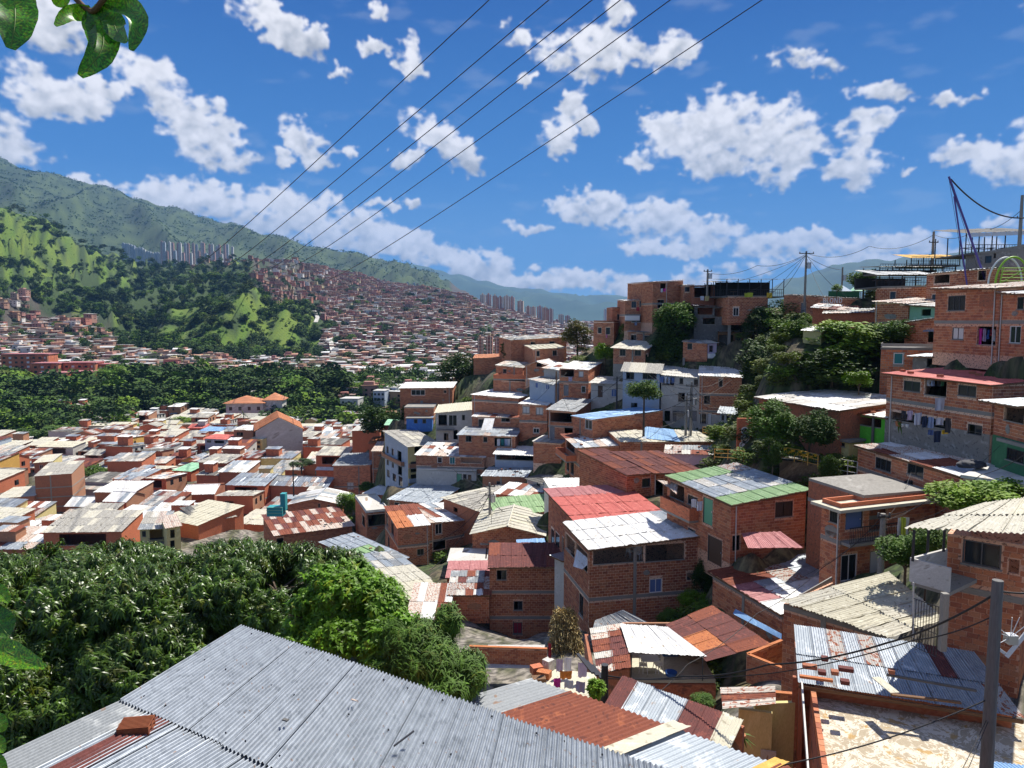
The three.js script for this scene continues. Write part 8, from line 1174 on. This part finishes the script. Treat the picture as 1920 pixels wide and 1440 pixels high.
cloth(1193, 576, 1199, 583, 114.6, 'redcloth', 'red towel over the small white balcony'); cloth(1190, 604, 1195, 610, 115.4, 'skycloth', 'light blue cloth below the ridge window'); cloth(1136, 627, 1139, 634, 118.8, 'pinkcloth', 'pink cloth below the brick block window'); cloth(1066, 707, 1073, 715, 107, 'lavender', 'pale cloth on the dark upper gallery'); cloth(1313, 555, 1320, 563, 108, 'palecloth', 'white washing in the shadowy gallery'); cloth(1322, 555, 1330, 564, 108, 'yellow', 'yellow washing in the shadowy gallery'); cloth(1396, 549, 1412, 557, 102.6, 'limecloth', 'lime yellow cloth over the ridge terrace railing'); cloth(1438, 549, 1448, 558, 102.6, 'yellowplastic', 'yellow cloth at the right of the ridge terrace railing');
[[932, 938, 'palecloth', 'white'], [939, 945, 'teal', 'teal'], [946, 952, 'skycloth', 'light blue'], [952, 957, 'palecloth', 'pale grey']].forEach(([x0, x1, m, l]) => cloth(x0, 823, x1, 836, 105.2, m, l + ' cloth hanging in the corner shop opening'));
cloth(1683, 970, 1706, 1004, 39.5, 'palecloth', 'grey white curtain with yellow stripe beside the railed balcony'); cloth(1690, 970, 1699, 1004, 39.4, 'limecloth', 'yellow green stripe of cloth beside the railed balcony');
[[1188, 1196, 934, 948, 'white2', 'left white sheet'], [1197, 1205, 937, 950, 'palecloth', 'middle pale sheet']].forEach(() => 0);
[[1296, 1306, 936, 952, 'white2', 'left white sheet'], [1307, 1318, 940, 958, 'palecloth', 'right pale sheet']].forEach(([x0, x1, y0, y1, m, l]) => cloth(x0, y0, x1, y1, 50.0, m, l + ' draped over the brick balcony of the green roofed house'));
// clothes lines on the terrace below the straw heap
{
  const T = thing('yard_terrace', 'cluttered pale yard terrace with clothes lines and planks', 'terrace', V(0, 0, 0)), Y = -15.9, q = [[1000, 1302], [1120, 1316], [1118, 1262], [1012, 1252]].map(([x, y]) => atY(x, y, Y)); mesh('terrace_floor', sheetGeo(q[0], q[1], q[2], q[3], { amp: 0, pitch: 9, rows: 2 }), surf.cream, T); mesh('low_wall', mergeGeometries([beamBox(q[0].clone().add(V(0, -1.5, 0)), q[1].clone().add(V(0, -1.5, 0)), 3, 0.15)]), surf.brickdark, T);
  [[1028, 1034, 1206, 1236, 'redcloth', 'narrow red white striped flag cloth', 31], [1043, 1056, 1236, 1262, 'lavender', 'lavender sheet', 31], [1058, 1072, 1234, 1262, 'palecloth', 'pale violet sheet', 31], [1084, 1102, 1242, 1272, 'lavender', 'greyish lilac sheet', 30.5], [1050, 1074, 1258, 1274, 'orangecloth', 'orange towel', 30], [1058, 1076, 1276, 1292, 'palecloth', 'white towel low down', 28.8], [1038, 1052, 1272, 1292, 'magenta', 'magenta striped towel', 28.8], [1080, 1098, 1278, 1300, 'lavender', 'mauve cloth at the lower right', 28.5]].forEach(([x0, x1, y0, y1, m, l, d]) => cloth(x0, y0, x1, y1, d, m, l + ' on the yard clothes line'));
  let i = 0; for (const [x, y, w, h2, yw, m] of [[1006, 1262, 0.5, 0.35, 0.4, 'brick'], [1020, 1270, 0.6, 0.3, -0.4, 'orange'], [1028, 1256, 0.4, 0.5, 0.8, 'offwhite'], [1010, 1282, 0.6, 0.3, 0.1, 'wood']]) { const p = atY(x, y, Y); solo('brick_pile', box(w, h2, 0.4).rotateY(yw).translate(p.x, p.y + h2 / 2, p.z), surf[m], ['small stack of bricks', 'orange brick stack', 'pale crate', 'wooden crate'][i++] + ' in the cluttered yard terrace', 'pile'); }
  const bm = []; for (let k = 0; k < 4; k++) bm.push(beamBox(at(1083 + k * 9, 1226 + k * 7, 29), at(1112 + k * 8, 1262 + k * 5, 27), 0.06, 0.12)); solo('plank_stack', bm, surf.iron, 'grey metal channels leaning over the cluttered yard', 'planks', null, 'stuff');
}
// ---------- furniture ----------
function chairGeo() { const g = [box(0.42, 0.04, 0.42, 0, 0.44, 0)]; return g; }
function plasticChair(p, yaw, label) {
  const T = thing('plastic_chair', label, 'chair', p, yaw, 'white plastic chairs'); mesh('seat', box(0.42, 0.04, 0.42, 0, 0.44, 0), surf.plasticwhite, T);
  const b = []; b.push(box(0.42, 0.06, 0.03, 0, 0.86, -0.24)); for (let i = -2; i <= 2; i++) b.push(box(0.04, 0.4, 0.025, i * 0.085, 0.65, -0.22)); mesh('backrest', mergeGeometries(b), surf.plasticwhite, T);
  for (const [x, z] of [[-1, -1], [1, -1], [-1, 1], [1, 1]]) mesh('leg', bar(V(x * 0.19, 0.44, z * 0.19), V(x * 0.24, 0, z * 0.24), 0.022, 6), surf.plasticwhite, T);
  for (const x of [-1, 1]) mesh('armrest', mergeGeometries([box(0.04, 0.03, 0.4, x * 0.22, 0.64, 0), box(0.035, 0.2, 0.035, x * 0.22, 0.54, 0.18)]), surf.plasticwhite, T); return T;
}
function whiteTable(p, label, rd = 0.5) { const T = thing('plastic_table', label, 'table', p); mesh('tabletop', box(rd * 2, 0.04, rd * 1.6, 0, 0.73, 0), surf.plasticwhite, T); for (const x of [-1, 1]) for (const z of [-1, 1]) mesh('leg', bar(V(x * rd * 0.8, 0.72, z * rd * 0.65), V(x * rd * 0.88, 0, z * rd * 0.7), 0.025, 6), surf.plasticwhite, T); return T; }
{
  const fy = -19.59; whiteTable(atY(1218, 1258, fy), 'white plastic table on the terrace under the white awning'); plasticChair(atY(1206, 1260, fy), 1.4, 'white plastic chair left of the terrace table'); plasticChair(atY(1234, 1259, fy), -1.4, 'white plastic chair right of the terrace table');
  const w = atY(1258, 1266, fy); const W = thing('wash_tub', 'round blue wash tub on the terrace floor', 'tub', w); mesh('tub', new THREE.CylinderGeometry(0.34, 0.28, 0.2, 20, 1, true).translate(0, 0.1, 0), surf.bluewall, W); mesh('base', new THREE.CylinderGeometry(0.28, 0.28, 0.02, 20).translate(0, 0.012, 0), surf.bluewall, W);
  const py = at(1105, 1062, 50).y + 0.05; plasticChair(V(at(1184, 1050, 51.3).x, py, -51.9), 0.6, 'white plastic chair in the dark porch, left one'); plasticChair(V(at(1196, 1050, 51.3).x, py, -51.4), -0.5, 'white plastic chair in the dark porch, right one'); plasticChair(V(at(1187, 1050, 52.5).x, py, -52.9), 3.0, 'cream chair at the back of the dark porch');
}
// bags, pots, tanks, dishes
{ const p = at(1716, 918, 47.0), g = new THREE.SphereGeometry(0.62, 20, 14), q = g.attributes.position; for (let i = 0; i < q.count; i++) { const v = V(q.getX(i), q.getY(i), q.getZ(i)), k = 1 + 0.22 * n3(v.x * 3, v.y * 4, v.z * 3) + 0.1 * n3(v.x * 9, v.y * 5, v.z * 9); q.setXYZ(i, v.x * k * 0.95, v.y * k * 0.95, v.z * k * 0.8); } g.computeVertexNormals(); solo('plastic_sack', g.translate(p.x - 0.35, p.y, p.z), surf.black, 'shiny black plastic sack outside the white roofed brick house window', 'sack');
  const p2 = at(1822, 872, 41.6), g2 = new THREE.SphereGeometry(0.6, 18, 10); const q2 = g2.attributes.position; for (let i = 0; i < q2.count; i++) { const v = V(q2.getX(i), q2.getY(i), q2.getZ(i)), k = 1 + 0.3 * n3(v.x * 4 + 5, v.y * 4, v.z * 4); q2.setXYZ(i, v.x * k * 1.4, Math.max(-0.1, v.y * k * 0.5), v.z * k); } g2.computeVertexNormals(); solo('tarpaulin', g2.translate(p2.x, p2.y, p2.z), surf.gum, 'crumpled grey tarpaulin on the white roof end', 'tarpaulin'); }
function pot(px, py, d, r0, m, label, plant) { const p = at(px, py, d), T = thing('flower_pot', label, 'pot', p); mesh('pot', new THREE.LatheGeometry([[0, 0], [r0 * 0.7, 0], [r0, r0 * 1.5], [r0 * 1.08, r0 * 1.55], [r0 * 0.95, r0 * 1.5], [0, r0 * 1.35]].map(([a, b]) => new THREE.Vector2(a, b)), 14), surf[m], T); if (plant) { const g = sprigGeo(px, { n: 14, len: r0 * 3, wid: r0 * 0.35, droop: 0.6, spread: 1.6 }); mesh('plant', g.translate(0, r0 * 1.7, 0), LM.mid, T); } return T; }
pot(1684, 799, 50.7, 0.22, 'clay', 'terracotta pot with spiky plant on the veranda parapet', 1); pot(1692, 800, 50.3, 0.12, 'white2', 'first small white pot on the veranda parapet'); pot(1701, 801, 49.9, 0.12, 'white2', 'second small white pot on the veranda parapet'); pot(1390, 1388, 22, 0.13, 'clay', 'brown pot with aloe by the cream wall', 1);
for (let i = 0; i < 9; i++) pot(1472 + i * 7.0, 846 + i * 1.4 + (i % 2) * 4, 54.5, 0.15, 'yellowplastic', 'yellow flowerpot on the garden terrace railing, number ' + ['one', 'two', 'three', 'four', 'five', 'six', 'seven', 'eight', 'nine'][i] + ' from the left', 1);
function railing(label, pts, hgt, m = 'frame', n = 2) { const T = thing('railing', label, 'railing', V(0, 0, 0)), g = []; for (let i = 0; i < pts.length; i++) { const p = at(...pts[i]); mesh('post', bar(p.clone().add(V(0, -hgt, 0)), p, 0.035, 6), surf[m], T); if (i) { const q = at(...pts[i - 1]); for (let k = 0; k < n + 1; k++) g.push(bar(p.clone().add(V(0, -k * hgt / (n + 0.6), 0)), q.clone().add(V(0, -k * hgt / (n + 0.6), 0)), 0.025, 5)); } } mesh('rail', mergeGeometries(g), surf[m], T); return T; }
railing('yellowish timber rail of the garden terrace with flowerpots', [[1466, 838, 55], [1490, 842, 54.5], [1515, 848, 54], [1534, 853, 53.6]], 1.0, 'ochre'); railing('metal rail beside the white roofed brick house', [[1572, 860, 54], [1590, 863, 53], [1608, 866, 52.4]], 1.1, 'pvc'); railing('iron rail along the path under the green roofed house', [[1322, 1008, 52], [1345, 1022, 50.5], [1372, 1032, 49.5], [1402, 1042, 48.5]], 1.0, 'wood'); railing('tan rail by the mural wall', [[1340, 842, 62], [1365, 843, 61], [1395, 846, 60]], 0.9, 'ochre'); railing('timber fence beside the crowded poles', [[1318, 800, 88], [1335, 804, 87], [1350, 808, 86]], 0.9, 'ochre');
{ const q = [[1462, 860, 55.5], [1540, 875, 54], [1545, 848, 58], [1466, 840, 60]].map((a) => at(...a)); const y = q[0].y; q.forEach((k) => { k.y = y; }); const T = thing('garden_terrace', 'raised garden terrace on an earth bank beside the lime green house', 'terrace', V(0, 0, 0)); mesh('terrace_slab', sheetGeo(q[0], q[1], q[2], q[3], { amp: 0, pitch: 9 }), surf.concrete, T); mesh('bank', mergeGeometries([beamBox(q[0].clone().add(V(0, -1.6, 0.1)), q[1].clone().add(V(0, -1.6, 0.1)), 3, 0.3)]), surf.earth, T); }
// satellite dish, water tanks, mural and lettering
function tank(px, py, d, r0, hh, m, label) { const p = at(px, py, d), T = thing('water_tank', label, 'tank', p); mesh('tank', new THREE.LatheGeometry([[0, 0], [r0, 0], [r0, hh * 0.85], [r0 * 0.5, hh], [0, hh]].map(([a, b]) => new THREE.Vector2(a, b)), 18), surf[m], T); mesh('lid', new THREE.CylinderGeometry(r0 * 0.35, r0 * 0.35, 0.06, 14).translate(0, hh + 0.03, 0), surf.gum, T); }
tank(232, 838, 236, 0.7, 1.4, 'white2', 'white water tank on a lower town roof behind the tall block'); tank(226, 838, 237, 0.7, 1.4, 'white2', 'second white water tank left of the other on the lower town roof');
{ const p = at(1409, 784, 63.5); const T = thing('mural_wall', 'narrow brick wall painted with a black and white mural', 'wall', V(p.x - 0.6, p.y - 3.0, p.z)); mesh('wall', box(1.3, 3.2, 0.25, 0, 1.4, 0), surf.brick, T); const sw = [[0, 1.9, 0.34], [0.05, 1.2, 0.42], [-0.1, 0.6, 0.36]]; for (const [x, y, r1] of sw) { mesh('paint_patch', new THREE.CylinderGeometry(r1, r1, 0.012, 22).rotateX(Math.PI / 2).translate(x, y, 0.133), surf.white2, T); mesh('paint_line', new THREE.TorusGeometry(r1 * 0.6, 0.035, 6, 20).scale(1, 1, 0.3).translate(x, y, 0.142), surf.black, T); } }
{
  const { FontLoader } = await import('three/addons/loaders/FontLoader.js'); const { TextGeometry } = await import('three/addons/geometries/TextGeometry.js'); const font = await new FontLoader().loadAsync('fonts/droid/droid_sans_bold.typeface.json');
  const a = at(1542, 569, 96.6), b = at(1579, 568, 95), g = new TextGeometry('BLOND', { font, size: 0.8, depth: 0.02, curveSegments: 4 }); g.computeBoundingBox(); const bw = g.boundingBox.max.x, s = Math.hypot(b.x - a.x, b.z - a.z) / bw; g.scale(s, s * 1.35, 1).rotateY(Math.atan2(-(b.z - a.z), b.x - a.x)).translate(a.x, a.y, a.z); const L = mesh('graffiti_lettering', g, surf.white2, scene); tag(L, 'large white spray lettering on the low ridge wall', 'graffiti');
}
// loose bricks holding the smooth red roof down
{ const R2 = HS.redbig, { w, dep, p, yaw } = R2.hw, spots = [[0.04, 0.1], [0.2, 0.04], [0.1, 0.5], [0.16, 0.62], [0.22, 0.7], [0.5, 0.3], [0.62, 0.24], [0.52, 0.02], [0.72, 0.55], [0.86, 0.75], [0.88, 0.45], [0.34, 0.85]], m = R2.matrixWorld; const proto = tag(new THREE.Mesh(box(0.4, 0.16, 0.2), surf.brickdark), 'loose brick weighing down the smooth red roof', 'brick', 'bricks on the smooth red roof'); proto.castShadow = proto.receiveShadow = true; proto.name = 'loose_brick';
  const hgt = R2.hw.h; R2.updateMatrixWorld(true); spots.forEach(([u, v]) => { const q = V(u * w, hgt + 0.55 * v + 0.17, -v * dep).applyMatrix4(R2.matrixWorld), c = proto.clone(); c.name = numbered('loose_brick'); c.position.copy(q); c.rotation.y = yaw + u; scene.add(c); }); }
function roofBits(key, label, n, seed, sz = [0.35, 0.14, 0.2]) { const H = HS[key], { w, h: hh, dep } = H.hw, r = rng(seed), m = ['brickdark', 'rustdark', 'fibrodark', 'gum']; H.updateMatrixWorld(true); for (let i = 0; i < n; i++) { const u = 0.05 + r() * 0.9, v = 0.05 + r() * 0.85, q = V(u * w, hh + (H.hw.rise || 0.4) * v + 0.2 + 0.0, -v * dep).applyMatrix4(H.matrixWorld), o = new THREE.Mesh(box(sz[0] * (0.6 + r() * 0.7), sz[1], sz[2]), surf[m[i % 4]]); o.name = numbered('loose_block'); o.castShadow = o.receiveShadow = true; o.position.copy(q); o.rotation.y = r() * 3; scene.add(o); tag(o, label, 'block', 'loose blocks on ' + label.split(' on ')[1]); } }
roofBits('lime', 'loose block on the rusty roof above the lime balcony', 10, 1); roofBits('longrust', 'loose block on the long rusty patchwork roof', 12, 2); roofBits('bluewhiteroof', 'loose stone on the bluish white roof', 8, 3); roofBits('greenwin', 'loose stone on the roof above the green windows', 9, 4); roofBits('tinshed', 'loose block on the tiny patched shed roof', 6, 5); roofBits('greenpatch', 'loose tyre scrap on the roof with the green strip', 8, 6); roofBits('patchroof', 'loose block on the pale patched sheet roof', 6, 7);
// church with tiled roof and bell tower
{
  const p = at(480, 838, 205), T = thing('church', 'white church with broad clay tile roof in the lower town', 'church', V(p.x, p.y, p.z), 0.35), w = 13, dp = 16, hh = 4.5; mesh('wall', mergeGeometries([box(w, hh + 3, dp, w / 2, hh / 2 - 1.5, -dp / 2)]), surf.plaster, T);
  const g = new THREE.Shape(); g.moveTo(0, 0); g.lineTo(w, 0); g.lineTo(w / 2, 3.6); g.closePath(); mesh('gable', new THREE.ExtrudeGeometry(g, { depth: 0.3, bevelEnabled: false }).translate(0, hh, -0.3), surf.plaster, T); mesh('gable', new THREE.ExtrudeGeometry(g, { depth: 0.3, bevelEnabled: false }).translate(0, hh, -dp), surf.plaster, T);
  const r = rng(5); roofPlane(T, V(-0.4, hh - 0.1, -dp), V(-0.4, hh - 0.1, -0.31), V(w / 2, hh + 3.7, -0.31), V(w / 2, hh + 3.7, -dp), 'clay', r, { pitch: 0.4, amp: 0.07, per: 4, sw: 2, sl: 2, joined: true }); roofPlane(T, V(w + 0.4, hh - 0.1, -0.31), V(w + 0.4, hh - 0.1, -dp), V(w / 2, hh + 3.7, -dp), V(w / 2, hh + 3.7, -0.31), 'clay', r, { pitch: 0.4, amp: 0.07, per: 4, sw: 2, sl: 2, joined: true });
  const q = at(515, 804, 222), B = thing('bell_tower', 'small white bell tower with dark arches behind the tiled church roof', 'tower', V(q.x, q.y, q.z)); mesh('wall', box(2.2, 10, 2.2, 0, -3.4, 0), surf.plaster, B); for (const x of [-0.55, 0.55]) mesh('arch_opening', box(0.6, 1.2, 0.1, x, 0.5, 1.08), surf.dark, B); mesh('cap', new THREE.ConeGeometry(1.9, 0.9, 4).rotateY(Math.PI / 4).translate(0, 2.06, 0), surf.plaster, B);
}
// turquoise metal cart, white hall vaults, ochre building, pale blue flats
{ const p = at(505, 966, 100), T = thing('turquoise_stair', 'turquoise painted metal stair housing on a lower town roof', 'stair', p); mesh('body', mergeGeometries([box(2.2, 1.3, 1.5, 1.0, 0.65, 0), box(0.7, 2.4, 1.0, 2.0, 1.9, -0.3)]), surf.turq, T); for (let k = 0; k < 3; k++) mesh('rail', box(2.3, 0.07, 0.07, 1, 0.5 + k * 0.4, 0.8), surf.mint, T); }
{ const p = at(128, 834, 246), T = thing('white_hall', 'white vaulted hall roof near the left trees of the lower town', 'hall', V(p.x, p.y - 3, p.z), 0.1); for (let i = 0; i < 2; i++) mesh('vault', new THREE.CylinderGeometry(4.5, 4.5, 14, 24, 1, false, 0, Math.PI).rotateX(Math.PI / 2).rotateZ(Math.PI / 2).scale(1, 0.55, 1).translate(4.5 + i * 9, 3, -7), surf.white, T); mesh('wall', box(18, 4, 13.8, 9, 1, -7), surf.plaster, T); }
{ const p = at(160, 815, 262), T = thing('ochre_building', 'long ochre painted building behind the white vaulted hall', 'building', V(p.x, p.y - 3, p.z), 0.1); mesh('wall', box(15, 6, 8, 7.5, 3, -4), surf.ochre, T); mesh('roof', box(15.6, 0.3, 8.6, 7.5, 6.15, -4), surf.cream, T); for (let i = 0; i < 4; i++) mesh('window', box(1.2, 1.2, 0.1, 2 + i * 3.6, 3.6, 0.02), surf.glass, T); }
{ let i = 0; for (const [x0, x1, yt, yb, d, lab] of [[700, 722, 733, 756, 360, 'pale blue flats with white corner, left half'], [720, 744, 727, 752, 372, 'pale blue flats, taller right half'], [638, 672, 748, 764, 345, 'white low flats left of the pale blue flats']]) { const a = at(x0, yb, d), w = (x1 - x0) * d / FL, hh = (yb - yt) * d / FL, T = thing('apartment_block', lab, 'flats', a, -0.1); mesh('wall', box(w, hh + 8, 9, w / 2, hh / 2 - 4, -4.5), i < 2 ? surf.plasterblue : surf.plaster, T); mesh('roof_slab', box(w + 0.4, 0.3, 9.4, w / 2, hh + 0.15, -4.5), surf.plaster, T); for (let s = 0; s < 3; s++) for (let k = 0; k < 3; k++) if (hh - 1.8 - s * 2.4 > 0) mesh('window', box(1.1, 1.1, 0.1, (k + 0.5) * w / 3, hh - 1.6 - s * 2.4, 0.02), surf.glass, T); i++; } }
{ const p = at(424, 775, 318), T = thing('white_villa', 'white villa with hipped clay tile roof at the wood edge', 'villa', V(p.x, p.y, p.z), 0.1); mesh('wall', box(16, 8, 9, 8, 0.5, -4.5), surf.plaster, T); const g = new THREE.ConeGeometry(1, 1, 4).rotateY(Math.PI / 4); mesh('roof', g.clone().scale(13, 3, 8).translate(8, 6, -4.5), surf.clay, T); for (let k = 0; k < 4; k++) mesh('window', box(1.3, 1.6, 0.1, 2 + k * 4, 2, 0.02), surf.glass, T); mesh('wing_wall', box(8, 9, 9, 20, 1, -6), surf.plaster, T); mesh('roof', g.clone().scale(7, 3, 7).translate(20, 7, -6), surf.clay, T); }
// pale concrete stairs on the far hillside
for (const [pts, l] of [[[[238, 632, 700], [232, 645, 660], [226, 662, 610]], 'pale concrete stairway zigzag on the left hillside town'], [[[620, 640, 800], [622, 660, 740], [626, 676, 690]], 'straight pale street climbing the middle hillside'], [[[590, 605, 900], [596, 612, 880], [592, 622, 860]], 'pale road bend at the end of the green ridge']]) { const P = pts.map((q) => { const p = at(...q); p.y = height(p.x, p.z) + 3.5; return p; }); const g = []; for (let i = 0; i < P.length - 1; i++) g.push(beamBox(P[i], P[i + 1], 0.6, 4.5)); const o = merged('street', g, surf.offwhite, scene); o.userData = { kind: 'structure', label: l }; }
// window awning, red canopy and skylight
function patch(name, label, cat, pts, pal, o = {}) { const T = thing(name, label, cat, V(0, 0, 0)), q = pts.map((a) => at(...a)); roofPlane(T, ...q, pal, rng(pts[0][0]), { pitch: 0.13, amp: 0.014, per: 4, rows: 2, sw: 0.9, sl: 9, ...o }); return T; }
patch('red_canopy', 'faded red sheet canopy beneath the green roofed house', 'canopy', [[1403, 1028, 45], [1504, 1027, 44], [1462, 997, 47], [1390, 999, 48]], 'pink'); patch('window_awning', 'curved white window awning on the alley side of the big house', 'awning', [[1075, 1062, 51.2], [1092, 1068, 50.4], [1108, 1052, 50.8], [1082, 1030, 52.6]], 'white', { sw: 0.4 });
patch('skylight_panel', 'tilted white skylight panel on the brick house roof', 'skylight', [[902, 807, 104], [922, 806, 104], [927, 785, 106], [909, 784, 106]], 'white'); patch('solar_sheet', 'pale blue translucent roof panel beside the cream gable house', 'panel', [[971, 1030, 66], [1025, 1027, 66], [1020, 1009, 69], [968, 1012, 69]], 'blue', { sw: 0.6 }); patch('blue_sheet', 'long blue grey metal sheet leaning on the zinc roofed house', 'sheet', [[1376, 1152, 43], [1460, 1196, 38.5], [1461, 1186, 38.8], [1381, 1143, 43.4]], 'blue', { sw: 5 }); patch('small_awning', 'tiny white and turquoise awning on the upper brick wall', 'awning', [[1730, 622, 64], [1764, 622, 63], [1762, 617, 64], [1733, 618, 65]], 'zinc'); patch('shed_roof', 'bent grey patched lean-to by the green roofed house', 'roof', [[1240, 905, 56], [1268, 926, 53], [1270, 904, 55], [1232, 900, 58]], 'rustlight'); patch('path_roof', 'light blue roof of the street stall before the white row houses', 'roof', [[1205, 822, 86], [1275, 828, 84], [1262, 805, 90], [1210, 800, 92]], 'blue');

{ // service cables strung between poles and houses
  const r = rng(616), poles = [[918, 908, 80, 'transformer pole by the green roof'], [1297, 720, 88, 'right crowded pole'], [1287, 745, 88, 'left crowded pole'], [1157, 708, 98, 'thin pole by the white house'], [1043, 698, 103, 'slanting old pole'], [1656, 966, 40, 'short concrete pole'], [1512, 474, 98, 'thin ridge pole']], keys = Object.keys(HS).filter((k) => HS[k].hw && HS[k].hw.p.z < -35 && HS[k].hw.p.z > -130);
  for (const [px, py, d, w] of poles) { const a = at(px, py, d), near = keys.map((k) => [k, HS[k]]).map(([k, H]) => { const e = V(H.hw.w * (0.1 + 0.8 * r()), H.hw.h - 0.2, 0.1).applyMatrix4(H.matrixWorld); return [e.distanceTo(a), e]; }).filter(([q]) => q > 4 && q < 34).sort((p, q) => p[0] - q[0]).slice(0, 5); near.forEach(([q, e], i) => solo('service_cable', tube(sagPts(a.clone().add(V((r() - 0.5) * 0.3, -r() * 0.8, 0)), e, 0.4 + q * 0.02, 12), d < 60 ? 0.012 : 0.024, 4, 20), surf.cable, ordw[i] + 'nearest service cable strung from the ' + w + ' to a house', 'cable', 'service cables')); }
}
buildGround();
const renderer = new THREE.WebGLRenderer();
renderer.toneMapping = THREE.LinearToneMapping; renderer.toneMappingExposure = EXPOSURE;
renderer.shadowMap.enabled = true; renderer.shadowMap.type = THREE.PCFSoftShadowMap;
renderer.render(scene, camera);
